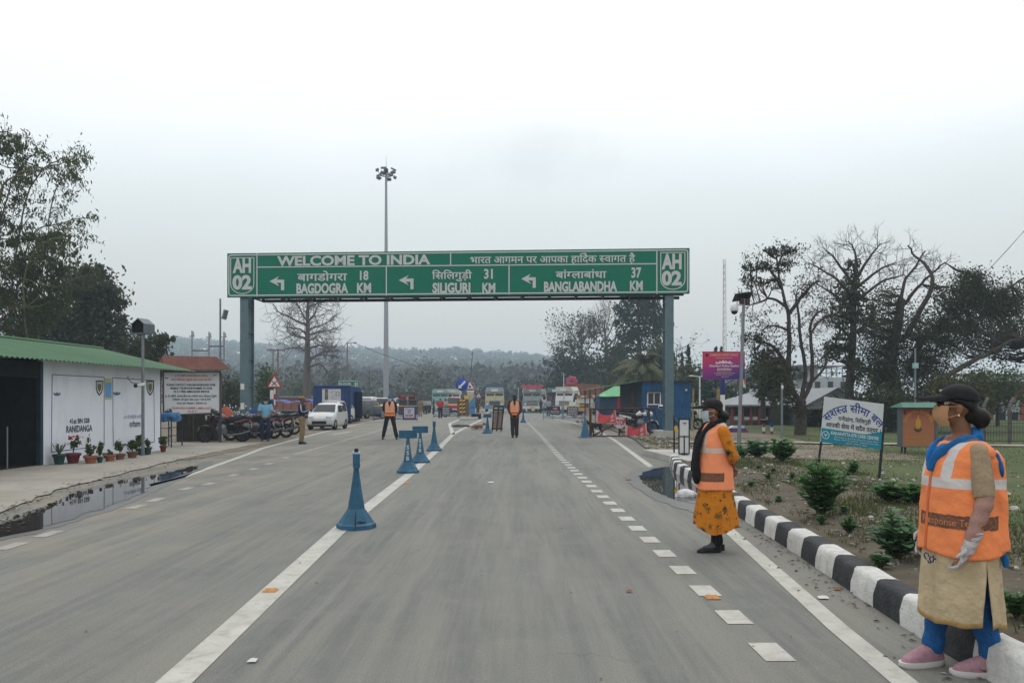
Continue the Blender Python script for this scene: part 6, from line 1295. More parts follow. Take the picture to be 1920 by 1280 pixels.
# PEOPLE
def blob(name,mb,voxel,mats,parent,smooth=3,post=None,fmat=None):
 """fuse the pieces into one continuous skin, relax it, let post(co, normal) shift each point"""
 me=bpy.data.meshes.new(name);me.from_pydata(mb.v,[],mb.f);me.update()
 o=bpy.data.objects.new(name,me);COL.objects.link(o)
 bm=bmesh.new();bm.from_mesh(me);bmesh.ops.recalc_face_normals(bm,faces=bm.faces);bm.to_mesh(me);bm.free()
 r=o.modifiers.new('r','REMESH');r.mode='VOXEL';r.voxel_size=voxel
 if smooth:q=o.modifiers.new('s','SMOOTH');q.iterations=smooth;q.factor=.5
 dg=bpy.context.evaluated_depsgraph_get();dg.update()
 nm=bpy.data.meshes.new_from_object(o.evaluated_get(dg),depsgraph=dg);bpy.data.objects.remove(o);bpy.data.meshes.remove(me)
 if post:
  ns=[v.normal.copy()for v in nm.vertices]
  for v,n in zip(nm.vertices,ns):v.co=v.co+post(v.co,n)
 nm.name=name;nm.materials.clear()
 for m in(mats if isinstance(mats,(list,tuple))else[mats]):nm.materials.append(m)
 for p in nm.polygons:p.use_smooth=True;p.material_index=fmat(p.center)if fmat else 0
 nm.update()
 o=bpy.data.objects.new(name,nm);COL.objects.link(o);o.parent=parent;KIDS.setdefault(parent.name,[]).append(o);ORG[o.name]=ORG[parent.name]
 return o
SKIN=M('skin_brown',(.20,.095,.055),.5,var=.06,vs=12);SKIND=M('skin_dark_brown',(.14,.068,.042),.5,var=.06,vs=12)
HAIR=M('hair_black',(.008,.007,.007),.45,var=.3,vs=30);CAPB=M('cap_black',(.010,.010,.012),.75,var=.25,vs=25)
MASKW=M('mask_pale_blue',(.42,.50,.54),.8,var=.04);MASKD=M('mask_black',(.012,.012,.014),.8)
def vestmat(name,base,pale,bands,xs,xw,ztop,text=None,low=None,tilt=0.0):
 """cloth with reflective bands woven in: horizontal bands (z0, z1), vertical bands at |x|=xs above ztop, printed dark band text=(z0,z1,x0,x1)"""
 m=M(name,base,.75,var=.09,vs=3,bump=.8,bs=11);t=m.node_tree;n=t.nodes.new;l=t.links.new;b=t.nodes['Principled BSDF']
 prev=b.inputs['Base Color'].links[0].from_socket;tc=n('ShaderNodeTexCoord');s=n('ShaderNodeSeparateXYZ');l(tc.outputs['Object'],s.inputs[0])
 def mth(op,a,c,d=None):
  q=n('ShaderNodeMath');q.operation=op
  for k,w in enumerate((a,c)if d is None else(a,c,d)):(l(w,q.inputs[k])if hasattr(w,'links')else setattr(q.inputs[k],'default_value',w))
  return q.outputs[0]
 def between(v,a,c):return mth('MULTIPLY',mth('GREATER_THAN',v,a),mth('LESS_THAN',v,c))
 z=mth('ADD',s.outputs['Z'],mth('MULTIPLY',s.outputs['Y'],tilt));mask=None
 for a,c in bands:k=between(z,a,c);mask=k if mask is None else mth('MAXIMUM',mask,k)
 if xs:
  k=mth('MULTIPLY',between(mth('ABSOLUTE',s.outputs['X'],0),xs-xw,xs+xw),mth('GREATER_THAN',z,ztop));mask=mth('MAXIMUM',mask,k)if mask is not None else k
 def over(prev,mask,col):
  x=n('ShaderNodeMixRGB');l(mask,x.inputs[0]);l(prev,x.inputs[1]);x.inputs[2].default_value=(*col,1);return x.outputs[0]
 c=prev
 if low:c=over(c,mth('GREATER_THAN',z,low[0]),low[1])
 if mask is not None:c=over(c,mask,pale)
 if text:
  nz=n('ShaderNodeTexNoise');nz.inputs['Scale'].default_value=130;nz.inputs['Detail'].default_value=3;l(tc.outputs['Object'],nz.inputs['Vector'])
  k=mth('MULTIPLY',between(z,text[0],text[1]),between(s.outputs['X'],text[2],text[3]));k=mth('MULTIPLY',k,mth('LESS_THAN',s.outputs['Y'],text[5]if len(text)>5 else 9));k=mth('MULTIPLY',k,mth('GREATER_THAN',nz.outputs['Fac'],.38));c=over(c,mth('MULTIPLY',k,.9),text[4])
 l(c,b.inputs['Base Color']);return m
def V(*a):return Vector(a)
def curve(pts,rad,sub=4):
 pts=[Vector(p)for p in pts];o,rr=[],[]
 for i in range(len(pts)-1):
  a,b,c,d=pts[max(i-1,0)],pts[i],pts[i+1],pts[min(i+2,len(pts)-1)]
  for k in range(sub):
   t=k/sub;o.append(.5*((2*b)+(c-a)*t+(2*a-5*b+4*c-d)*t*t+(3*b-a-3*c+d)*t**3));rr.append(rad[i]+(rad[i+1]-rad[i])*t)
 o.append(pts[-1]);rr.append(rad[-1]);return o,rr
def limb(mb,pts,rad,infl=0.0,n=12,ends=True):
 o,rr=curve(pts,[r+infl for r in rad]);mb.tube(o,rr,n)
 if ends:mb.ell(o[0],(rr[0],)*3,10,6);mb.ell(o[-1],(rr[-1],)*3,10,6)
def hand(mb,wrist,fdir,palm_n,s=1.0,curl=.5,side=1):
 """palm, four bent fingers of different lengths and a thumb from the side of the palm"""
 f=Vector(fdir).normalized();n=Vector(palm_n);n=(n-f*n.dot(f)).normalized();w=f.cross(n)*side
 c=Vector(wrist)+f*.045*s;T=Matrix((w,n,f)).transposed().to_4x4();mb.ell(c,(.038*s,.017*s,.055*s),12,8,T=T);mb.ell(Vector(wrist),(.026*s,)*3,8,6)
 for i,(off,ln)in enumerate(((-.028,.066),(-.010,.076),(.010,.071),(.028,.056))):
  p=c+f*.042*s+w*off*s;pts=[p];d=f.copy()
  for j,q in enumerate((.42,.33,.25)):
   a=curl*(.5+.5*j)+.08*i;d=(d*math.cos(a)+n*math.sin(a)).normalized();pts.append(pts[-1]+d*ln*q*s)
  mb.tube(pts,[.0092*s,.0088*s,.008*s,.0062*s],8);mb.ell(pts[-1],(.0062*s,)*3,6,4);mb.ell(pts[0],(.0095*s,)*3,6,4)
 p=c-f*.022*s-w*.032*s;d=(f*.75-w*.6+n*.35).normalized();p2=p+d*.036*s;p3=p2+(f*.9+n*.4-w*.1).normalized()*.03*s;mb.tube([p,p2,p3],[.013*s,.010*s,.008*s],8);mb.ell(p3,(.008*s,)*3,6,4)
def head_pieces(mb,T,s=1.0):
 E=lambda c,r,n=16,k=12:mb.ell(T@(Vector(c)*s),[q*s for q in r],n,k,T=T.to_3x3().to_4x4())
 E((0,.012,.03),(.074,.093,.088));E((0,-.022,-.035),(.058,.066,.072));E((0,-.045,-.082),(.034,.036,.030));E((0,-.075,.01),(.05,.02,.028))
 E((0,-.098,-.018),(.013,.022,.016),10,8);E((0,-.09,.008),(.010,.014,.028),10,8);E((0,-.085,-.055),(.026,.014,.011),10,6)
 for x in(-1,1):E((.076*x,.012,-.012),(.010,.020,.030),10,8);E((.04*x,-.06,-.02),(.024,.022,.022),10,6)
def spheroid_cap(mb,T,s=1.0,bill=.115,yaw=0.0,tilt=0.0):
 rows=[];n=24
 for i in range(8):
  t=i/7*math.pi/2*.985;r=math.cos(t);rows.append([T@(V(math.cos(a)*.086*r,.012+math.sin(a)*.105*r,.042+.085*math.sin(t)-(.012*math.sin(a)if i==0 else 0))*s)for a in[2*math.pi*j/n for j in range(n)]])
 mb.loft(rows,0,True);b=[]
 for th in(0,.009):
  row=[]
  for j in range(13):
   a=math.pi+math.pi*j/12;ca,sa=math.cos(a),math.sin(a);row.append(T@(V(ca*.080,.006+sa*.098,.050+th)*s))
  for j in range(13):
   a=2*math.pi-math.pi*j/12;ca,sa=math.cos(a),math.sin(a);ext=bill*max(0,-sa)**.6;row.append(T@(V(ca*(.080-.012*max(0,-sa)),.004+sa*.098-ext,.050+th-.020*max(0,-sa)-.034*abs(ca)**2*max(0,-sa)**.3)*s))
  b.append(row)
 n=13;v=[p for r in b for p in r];f=[]
 for k in(0,26):f+=[(k+j,k+j+1,k+24-j,k+25-j)for j in range(12)]
 f+=[(13+j,14+j,40+j,39+j)for j in range(12)];mb.add(v,f,0,True)
def mask_mesh(mb,T,s=1.0):
 rows=[]
 for i in range(7):
  t=i/6;z=.012-.115*t;w=.070-.022*t**2;d=-.118+.012*math.sin(math.pi*t)*-1+.03*t**3;row=[]
  for j in range(13):
   a=-1+2*j/12;x=w*math.sin(a*1.45);y=d*math.cos(a*1.15)*1.0+.012;row.append(T@(V(x,y+.004*math.sin(t*18),z)*s))
  rows.append(row)
 m=len(rows[0]);mb.add([p for r in rows for p in r],[(a*m+j,a*m+j+1,(a+1)*m+j+1,(a+1)*m+j)for a in range(6)for j in range(m-1)],0,True)
 for x in(-1,1):
  for z0,z1 in((.006,.012),(-.06,-.03)):mb.tube([T@(V(.066*x,-.045,z0)*s),T@(V(.078*x,-.01,(z0+z1)/2)*s),T@(V(.080*x,.018,z1)*s)],.0022*s,5)
def folds(amp,f1=9.0,f2=14.0,ph=0.0):
 def f(c,n):
  a=math.atan2(c.y,c.x);return n*amp*(math.sin(f1*c.z+3*a+ph)*.5+math.sin(f2*(c.x*.8+c.y*.6)+5*c.z+ph)*.5+.8*(fbm(c.x*7+ph,c.z*7+c.y*5)-.5))
 return f
def worker(name_lab,loc,rz,H=1.7,shirt=None,pants=None,vest=None,cap=None,mask=None,skin=None,spread=.0,arms='down',shoes=None,headyaw=0.0,hair=None,group=None,vx=.016,seat=False,stride=0.0,sleeve='long',stripe=None,headtilt=0.0,belt=False):
 t=thing('person',name_lab,'person',loc,rz,group);k=H/1.70;S=Matrix.Scale(k,4);skin=skin or SKIND;shoes=shoes or BLACKP
 hip={s:V(.09*s,.0,.88)for s in(-1,1)};knee={s:V((.095+spread*.5)*s,-.015+stride*s*.5,.48)for s in(-1,1)};ank={s:V((.095+spread)*s,.03+stride*s,.09)for s in(-1,1)}
 sho={s:V(.19*s,.01,1.40)for s in(-1,1)}
 if seat:
  hip={s:V(.09*s,.12,.84)for s in(-1,1)};knee={s:V(.12*s,-.16,.60 if s>0 else .62)for s in(-1,1)};ank={s:V(.11*s,-.22-.05*s,.10)for s in(-1,1)};sho={s:V(.19*s,.09,1.36)for s in(-1,1)}
 A={'down':lambda s:(V(.245*s,.03,1.13),V(.25*s,-.05,.89)),'front':lambda s:(V(.25*s,-.02,1.14),V(.09*s,-.17,.98)),'clasp':lambda s:(V(.255*s,.0,1.13),V(.11*s,-.15,.86)),'behind':lambda s:(V(.245*s,.09,1.14),V(.10*s,.17,.98)),'lap':lambda s:(V(.25*s,-.02,1.10),V(.08*s,-.17,.90)),'phone':lambda s:(V(.24*s,-.05,1.15),V(.07*s,-.27,1.22))}[arms]
 elb,wri={s:A(s)[0]for s in(-1,1)},{s:A(s)[1]for s in(-1,1)}
 oy=.09 if seat else 0;nz=-.04 if seat else 0
 HT=Matrix.Translation((0,-.015+oy,1.575+nz))@Matrix.Rotation(headyaw,4,'Z')@Matrix.Rotation(headtilt,4,'X')
 def torso(mb,g,z0=.86,z1=1.44):
  mb.ring_body([(r[0]+(nz if r[0]>1.2 else 0),0,oy*((r[0]-.8)/.6*.6+.7)if seat else 0,r[1]+g,r[2]+g,r[3])for r in((z0,.155,.112,2.3),(.98,.150,.108,2.3),(1.14,.160,.114,2.3),(1.28,.178,.118,2.5),(1.38,.178,.10,2.6),(z1,.11,.075,2.2))if r[0]>=z0],20)
 m_=MB();torso(m_,-.012);head_pieces(m_,HT);limb(m_,[V(0,.012+oy,1.42+nz),V(0,.0+oy,1.52+nz)],[.055,.05])
 for s in(-1,1):
  limb(m_,[sho[s],elb[s],wri[s]],[.052,.041,.028]);limb(m_,[hip[s],knee[s],ank[s]],[.08,.055,.04]);fd=(wri[s]-elb[s]).normalized();hand(m_,wri[s]+fd*.01,fd+V(-s*.15,-.1 if arms=='down' else 0,0),V(-s,-.2,0),1.0,.35,s)
 m_.xf(S);blob('body',m_,vx*.75,skin,t,2)
 m_=MB()
 for s in(-1,1):limb(m_,[hip[s]+V(0,0,.03),knee[s],ank[s]+V(0,.0,-.01)],[.095,.075,.068],.004,ends=False);m_.ell(hip[s]+V(0,.01,.02),(.10,.115,.10),12,8)
 m_.ring_body([(.82,0,.0+(.12 if seat else 0),.155,.125,2.3),(1.0,0,.0+(.1 if seat else 0),.158,.118,2.3)],18);m_.xf(S);blob('trousers',m_,vx,pants,t,2,folds(.006*k,11,9))
 m_=MB();torso(m_,.008,.90)
 for s in(-1,1):limb(m_,[sho[s],elb[s],wri[s]]if sleeve=='long' else[sho[s],sho[s].lerp(elb[s],.85)],[.066,.055,.045]if sleeve=='long' else[.068,.066],ends=False);m_.ell(sho[s],(.07,.066,.065),12,8)
 m_.xf(S);blob('shirt',m_,vx,shirt,t,3,folds(.005*k,12,10,2))
 if stripe:
  m_=MB()
  for s in(-1,1):
   o,r=curve([sho[s]+V(s*.07,0,.02),elb[s]+V(s*.06,.0,0),wri[s]+V(s*.045,0,0)],[.02,.02,.018]);m_.tube(o,r,6,ell=(.5,1.0))
  m_.xf(S);m_.build('sleeve_stripe',stripe,t)
 if vest:
  m_=MB();m_.ring_body([(r[0]+(nz if r[0]>1.2 else 0),0,oy*.8,r[1],r[2],r[3])for r in((.90,.195,.155,2.4),(1.05,.19,.15,2.4),(1.2,.195,.15,2.5),(1.34,.185,.138,2.6),(1.41,.165,.11,2.6),(1.455,.10,.09,2.2))],22);m_.xf(S);blob('vest',m_,vx,vest,t,2,folds(.004*k,8,12,4))
  m_=MB();m_.add([S@V(x,y,z)for x,y,z in((-.055,-.146,1.42),(0,-.168,1.25),(.055,-.146,1.42),(.03,-.12,1.46),(-.03,-.12,1.46))],[(0,1,2,3,4)]);m_.build('collar_opening',shirt,t)
 if belt:m_=MB();m_.ring_body([(.985,0,0,.17,.128,2.3),(1.02,0,0,.17,.128,2.3)],18,caps=False);m_.xf(S);m_.build('belt',BLACKP,t)
 m_=MB();HS=HT
 rows=[[HS@V(math.cos(a)*.079*math.cos(q),.018+math.sin(a)*.098*math.cos(q),.03+.094*math.sin(q)-(.05*max(0,math.sin(a))if q<.2 else 0))for a in[2*math.pi*j/20 for j in range(20)]]for q in(.12,.35,.7,1.1,1.5)]
 m_.loft(rows,0,True);m_.xf(S);m_.build('hair',hair or HAIR,t)
 if cap:m_=MB();spheroid_cap(m_,HT@Matrix.Translation((0,0,.012)));m_.xf(S);m_.build('cap',cap,t)
 if mask:m_=MB();mask_mesh(m_,HT);m_.xf(S);m_.build('mask',mask,t)
 for s in(-1,1):
  m_=MB();a=ank[s];m_.ring_body([(.0,a.x,a.y-.055,.045,.135,2.5),(.03,a.x,a.y-.055,.047,.137,2.5),(.07,a.x,a.y-.03,.043,.10,2.3),(.10,a.x,a.y+.0,.04,.055,2)],16);m_.xf(S);m_.build('shoe',shoes,t)
 return t
ORB=(.76,.22,.07);ORP=(.66,.30,.17)
DVEST=vestmat('worker_vest',ORB,(.60,.36,.25),[(1.08,1.12)],.10,.028,1.1,text=(.985,1.03,-.17,.17,(.12,.05,.03),0),low=(1.12,(.66,.28,.14)))
NAVYC=M('cloth_navy',(.012,.016,.04),.85,var=.2,vs=8,bump=.2,bs=120);BLKC=M('cloth_black',(.010,.010,.012),.85,var=.25,vs=8,bump=.2,bs=120);BRNC=M('cloth_dark_brown',(.028,.02,.018),.85,var=.2,vs=8,bump=.2,bs=120);MARC=M('cloth_maroon',(.075,.018,.02),.85,var=.2,vs=8,bump=.2,bs=120);KHAKI=M('cloth_khaki',(.20,.145,.085),.85,var=.12,vs=8,bump=.2,bs=120);LBLU=M('cloth_light_blue',(.16,.36,.52),.8,var=.08,vs=8,bump=.2,bs=120);REDC=M('cloth_red',(.46,.02,.03),.8,var=.1,vs=6);JACK=M('jacket_navy',(.014,.018,.04),.6,var=.2,vs=8);STRW=M('stripe_white',(.5,.5,.5),.7);CAPBL=M('cap_blue',(.02,.09,.22),.8);CAPKH=M('cap_khaki',(.24,.13,.07),.8);SHOEB=M('shoe_black',(.010,.010,.011),.4);GREYC=M('cloth_grey',(.30,.31,.33),.85,var=.2)
p=G(731,823);worker('man in orange vest and blue cap with white mask standing legs apart',p,R(4),1.72,NAVYC,BLKC,DVEST,CAPBL,MASKW,spread=.17,arms='behind',shoes=SHOEB)
p=G(965,820);worker('man in orange vest with dark mask and maroon sleeves walking down mid road',p,R(-3),1.74,MARC,BRNC,DVEST,CAPB,MASKD,spread=-.02,arms='clasp',shoes=SHOEB,stride=.06)
p=G(566,832);worker('man in navy jacket with white sleeve stripes and khaki trousers by the white car',p,R(98),1.66,JACK,KHAKI,None,CAPKH,None,spread=-.02,arms='phone',shoes=SHOEB,stripe=STRW,headyaw=R(0))
p=G(498,826.5);worker('seated guard in light blue shirt and mask leaning on a motorcycle',p,R(14),1.66,LBLU,NAVYC,None,CAPB,MASKW,arms='lap',shoes=SHOEB,seat=True,sleeve='short',headtilt=R(12))
p=G(825,782);p=Vector(at(825.5,65));worker('man in red shirt seen from behind at the far barricade',p,R(178),1.68,REDC,NAVYC,None,None,None,arms='front',shoes=SHOEB,spread=.0)
far=[('man in maroon shirt standing before the blue tarpaulin truck',896,82,170,MARC,NAVYC),('man in dark clothes by the far triangle sign',877,84,60,NAVYC,BLKC),('man in white shirt right of the police booth, nearest the booth',797,84,150,GREYC,BRNC),('man in khaki uniform close to the police booth corner',788,72,200,KHAKI,KHAKI),
('man in pale shirt second in the knot beside the police booth',802,88,30,GREYC,BRNC),('man in black between the booth knot and the red shirt',813,86,100,NAVYC,BLKC),('man in khaki behind the booth knot',792,94,0,KHAKI,BRNC),('man in grey walking right of the booth knot',806,92,60,GREYC,BLKC),('man in white shirt behind the right hand barricades',1028,72,180,GREYC,BRNC),('man in dark shirt at the grey truck side',1014,90,120,BRNC,BLKC),('man with dark hair beside the red shirted man',835,70,170,GREYC,BLKC)]
for i,(lab,u,Y,a,sh_,pa)in enumerate(far):worker(lab,at(u,Y),R(a),1.68,sh_,pa,arms='down' if i%2 else 'front',group='people at the far checkpoint',vx=.024,stride=.05*(i%3-1))
# woman in the yellow dress at mid right
w2=thing('person','woman in orange vest over yellow printed dress, mask and black cap','person',G(1341,1033),R(-84));p0=w2.location
MUST=bpy.data.materials.new('dress_mustard_print');MUST.use_nodes=True
def _must():
 t=MUST.node_tree;n=t.nodes.new;l=t.links.new;b=t.nodes['Principled BSDF'];tc=n('ShaderNodeTexCoord')
 def spots(scale,r0,r1,rnd,off):
  mp=n('ShaderNodeMapping');mp.inputs['Location'].default_value=off;l(tc.outputs['Object'],mp.inputs[0]);v=n('ShaderNodeTexVoronoi');v.inputs['Scale'].default_value=scale;v.inputs['Randomness'].default_value=rnd;l(mp.outputs[0],v.inputs['Vector'])
  nz=n('ShaderNodeTexNoise');nz.inputs['Scale'].default_value=75;nz.inputs['Detail'].default_value=2;l(tc.outputs['Object'],nz.inputs['Vector'])
  a=n('ShaderNodeMath');a.operation='MULTIPLY_ADD';l(nz.outputs['Fac'],a.inputs[0]);a.inputs[1].default_value=.55;l(v.outputs['Distance'],a.inputs[2])
  m=n('ShaderNodeMapRange');l(a.outputs[0],m.inputs[0]);m.inputs[1].default_value=r0;m.inputs[2].default_value=r1;m.inputs[3].default_value=1;m.inputs[4].default_value=0;return m.outputs[0]
 def mix(f,a,c):x=n('ShaderNodeMixRGB');l(f,x.inputs[0]);(l(a,x.inputs[1])if hasattr(a,'links')else setattr(x.inputs[1],'default_value',(*a,1)));x.inputs[2].default_value=(*c,1);return x.outputs[0]
 c=mix(spots(9,.62,.68,.55,(0,0,0)),(.50,.17,.012),(.16,.085,.02));c=mix(spots(9,.47,.51,.55,(0,0,0)),c,(.022,.016,.015));c=mix(spots(17,.42,.46,1,(3,1,2)),c,(.06,.03,.012))
 l(c,b.inputs['Base Color']);b.inputs['Roughness'].default_value=.85;b.inputs['Specular IOR Level'].default_value=.2;nb=n('ShaderNodeTexNoise');nb.inputs['Scale'].default_value=14;l(tc.outputs['Object'],nb.inputs['Vector']);bp=n('ShaderNodeBump');bp.inputs['Strength'].default_value=.8;bp.inputs['Distance'].default_value=.02;l(nb.outputs['Fac'],bp.inputs['Height']);l(bp.outputs[0],b.inputs['Normal'])
_must()
V2=vestmat('woman_vest',(.80,.27,.13),(.58,.47,.41),[(1.005,1.055)],.085,.030,1.0,text=None,tilt=0)
def pl(x,y,z):return V(x,y,z)
HT2=Matrix.Translation((0,-.035,1.415))@Matrix.Rotation(R(-16),4,'Z')@Matrix.Rotation(R(2),4,'X');hs=.94
m_=MB();head_pieces(m_,HT2,hs);limb(m_,[V(0,.01,1.25),V(0,-.01,1.36)],[.052,.044])
m_.ring_body([(.76,0,.0,.15,.11,2.2),(.92,0,0,.125,.10,2.2),(1.12,0,-.005,.14,.11,2.3),(1.22,0,.0,.14,.085,2.4),(1.28,0,.0,.08,.06,2.1)],20)
arm2={1:(V(.165,.02,1.215),V(.215,.10,.985),V(.06,.155,.845)),-1:(V(-.165,.02,1.215),V(-.215,.10,.985),V(-.05,.16,.86))}
for s in(-1,1):
 limb(m_,list(arm2[s]),[.044,.035,.025]);fd=(arm2[s][2]-arm2[s][1]).normalized();hand(m_,arm2[s][2],fd,V(0,.3,-1),.9,.45,s);limb(m_,[V(.08*s,0,.76),V(.07*s,.0,.42),V(.06*s+(.0),.02-.04*s,.085)],[.085,.055,.037])
blob('body',m_,.0085,SKIN,w2,3)
m_=MB()
def gat(a,t,z):return 1+(.05*math.sin(9*a+.6)+.035*math.sin(14*a+2)+.02*math.sin(23*a))*smoothstep(.75,.3,z)
rows=[(.245+.02,.0,.012,.235,.215),(.36,0,.008,.225,.205),(.52,0,.004,.205,.185),(.66,0,0,.185,.16),(.80,0,0,.165,.135),(.95,0,0,.145,.115),(1.12,0,0,.155,.12),(1.22,0,0,.15,.095),(1.27,0,0,.09,.07)]
rings=[]
for i,r in enumerate(rows):
 ring=[]
 for j in range(64):
  a=2*math.pi*j/64;k=gat(a,0,r[0]);z=r[0]+((.045*math.sin(a*1.0-1.2)+.02*math.sin(3*a))if i==0 else 0);ring.append(V(r[1]+math.cos(a)*r[3]*k,r[2]+math.sin(a)*r[4]*k,z))
 rings.append(ring)
m_.loft(rings,0,False);m_.build('dress',MUST,w2)
m_=MB()
for s in(-1,1):m_=MB();limb(m_,[arm2[s][0],arm2[s][1],arm2[s][1].lerp(arm2[s][2],.28)],[.062,.052,.048],ends=False);m_.ell(arm2[s][0],(.062,.06,.06),12,8);m_.ell(arm2[s][1],(.052,)*3,10,6);blob('dress_sleeve',m_,.009,MUST,w2,3,folds(.004,20,18))
m_=MB();[limb(m_,[V(.07*s,0,.5),V(.062*s,.0,.36),V(.055*s,.02-.04*s,.09)],[.06,.056,.045])for s in(-1,1)];blob('leggings',m_,.008,BLKC,w2,2)
for s in(-1,1):
 m_=MB();y0=.02-.04*s;x0=.055*s;m_.ring_body([(.0,x0,y0-.065,.036,.125,2.4),(.022,x0,y0-.065,.038,.127,2.4),(.045,x0,y0-.05,.036,.108,2.3),(.062,x0,y0+.01,.033,.05,2)],18);sh2=m_.build('shoe',SHOEB,w2);m_=MB();limb(m_,[V(x0,y0+.0,.12),V(x0,y0-.03,.062),V(x0,y0-.09,.045)],[.040,.037,.028]);blob('sock',m_,.008,M('sock_grey',(.07,.075,.085),.9),sh2,1)
m_=MB();m_.ring_body([(.635,0,-.005,.205,.185,2.4),(.80,0,-.005,.195,.175,2.4),(.95,0,-.005,.185,.165,2.4),(1.10,0,-.008,.18,.158,2.5),(1.205,0,-.005,.165,.132,2.6),(1.265,0,.0,.145,.10,2.5),(1.30,0,.01,.095,.085,2.2)],26)
vest2=blob('vest',m_,.010,V2,w2,3,lambda c,n:n*(.005*math.sin(9*c.z+4*math.atan2(c.y,c.x))+.006*(fbm(c.x*9,c.z*6+c.y*8)-.5)))
def project(mb,target,body,centre,xd,zd,back,h,mat=0,width=None,bold=.02,lift=.004,sub=True):
 tmp=MB();lettering(tmp,body,centre,xd,zd,h,0,width=width,bold=bold)
 bvh=BVHTree.FromPolygons([v.co for v in target.data.vertices],[tuple(p.vertices)for p in target.data.polygons]);d=-Vector(back).normalized()
 vs=[]
 for v in tmp.v:
  hit_=bvh.ray_cast(Vector(v)-d*.6,d);vs.append(tuple(hit_[0]-d*lift)if hit_[0]else v)
 mb.add(vs,tmp.f,mat)
def patch(mb,target,corners,back,lift=.003,nx=24,nz=6,mat=0,ragged=0.0):
 bvh=BVHTree.FromPolygons([v.co for v in target.data.vertices],[tuple(p.vertices)for p in target.data.polygons]);d=-Vector(back).normalized();a,b,c,e=[Vector(q)for q in corners];vs=[];rk=random.Random(3)
 for j in range(nz+1):
  for i in range(nx+1):
   s_,t_=i/nx,j/nz;q=(a.lerp(b,s_)).lerp(e.lerp(c,s_),t_)+Vector((0,0,rk.uniform(-1,1)*ragged if j in(0,nz)else 0));h_=bvh.ray_cast(q-d*.6,d);vs.append(tuple((h_[0]if h_[0]else q)-d*lift))
 mb.add(vs,[(j*(nx+1)+i,j*(nx+1)+i+1,(j+1)*(nx+1)+i+1,(j+1)*(nx+1)+i)for j in range(nz)for i in range(nx)],mat,True)
PRINTB=M('print_brown',(.15,.07,.045),.8,var=.5,vs=70,dirt=.5,dcol=(.40,.14,.06))
m_=MB();sd2=V(.75,-.66,0).normalized();xd2=V(.66,.75,0);cz=V(0,0,.765)
patch(m_,vest2,[cz-xd2*.14+V(0,0,-.045),cz+xd2*.145+V(0,0,-.04),cz+xd2*.145+V(0,0,.045),cz-xd2*.14+V(0,0,.04)],sd2,.004);m_.build('printed_band',PRINTB,w2)
m_=MB();project(m_,vest2,'Response Team',V(0,0,.74),xd2,V(0,0,1),sd2,.05,0,.26,.0,.007);m_.build('lettering',M('print_faint',(.24,.12,.075),.8),w2)
m_=MB();o,r=curve([V(.06,.06,1.32),V(.10,-.03,1.31),V(.07,-.14,1.22),V(.045,-.20,1.05),V(.03,-.215,.88),V(.02,-.22,.73)],[.03,.036,.044,.052,.06,.05]);m_.tube(o,r,14,ell=(1.0,.5));o,r=curve([V(-.06,.06,1.32),V(-.09,-.03,1.30),V(-.05,-.14,1.18),V(-.01,-.195,1.0),V(.0,-.215,.82)],[.03,.034,.038,.045,.045]);m_.tube(o,r,12,ell=(1,.5));o,r=curve([V(.06,.06,1.32),V(0,.085,1.33),V(-.06,.06,1.32)],[.03,.03,.03]);m_.tube(o,r,12);m_.ell(V(.03,-.21,.78),(.06,.04,.1),10,8)
blob('scarf',m_,.010,M('scarf_black',(.009,.009,.012),.9,var=.3,vs=20),w2,3,folds(.006,22,30))
m_=MB();rows=[[HT2@(V(math.cos(a)*.080*math.cos(q),.022+math.sin(a)*.099*math.cos(q),.028+.09*math.sin(q)-(.075*max(0,math.sin(a))if q<.3 else 0))*hs)for a in[2*math.pi*j/24 for j in range(24)]]for q in(.1,.35,.7,1.1,1.5)];m_.loft(rows,0,True);m_.ell(HT2@V(0,.125,-.05),(.05,.045,.05),14,10);m_.ell(HT2@V(0,.09,-.035),(.05,.05,.05),12,8);blob('hair',m_,.008,HAIR,w2,2)
m_=MB();spheroid_cap(m_,HT2@Matrix.Translation((0,0,.012)),hs*1.03,.125);m_.build('cap',CAPB,w2);m_=MB();m_.ell(HT2@V(.0,-.085,.105),(.018,.006,.008),8,6);m_.build('cap_logo',WHITEP,w2)
m_=MB();mask_mesh(m_,HT2,hs*1.02);m_.build('mask',MASKW,w2)
for s in(-1,1):m_=MB();m_.ell(HT2@(V(.032*s,-.083,.018)*hs),(.012,.007,.006),10,6);m_.build('eye',M('eye_dark',(.02,.015,.012),.2),w2);m_=MB();m_.ell(HT2@(V(.078*s,.012,-.042)*hs),(.005,)*3,8,6);m_.build('earring',M('earring_pearl',(.6,.57,.5),.3),w2)
# nearest woman on the right
w1=thing('person','nearest woman in orange vest over beige tunic with blue trousers and pink shoes','person',(2.55,4.36,0),R(-88))
KURTA=M('tunic_beige',(.46,.37,.235),.9,var=.16,vs=5,bump=1.0,bs=17,dirt=.15,dcol=(.36,.28,.16));GOLD=M('hem_gold',(.40,.26,.10),.8,var=.15,vs=30);SLEEV=M('sleeve_khaki',(.29,.22,.145),.9,var=.14,vs=9,bump=.8,bs=22);MESHS=M('undersleeve_pinkish',(.34,.20,.165),.85,var=.12,vs=14,bump=.35,bs=110);GLOVE=M('glove_pale',(.44,.42,.43),.9,var=.1,vs=18,bump=.5,bs=140);TROUB=M('trousers_blue',(.012,.085,.25),.85,var=.2,vs=6,bump=1.0,bs=20);SCARFB=M('scarf_blue',(.012,.12,.34),.8,var=.25,vs=8,bump=.4,bs=24);MASKT=M('mask_tan',(.44,.245,.13),.75,var=.08,vs=10)
SHOEP=M('shoe_pink_knit',(.36,.205,.245),.8,var=.12,vs=30,bump=.5,bs=190);SOLE=M('sole_white',(.58,.57,.57),.6,var=.08)
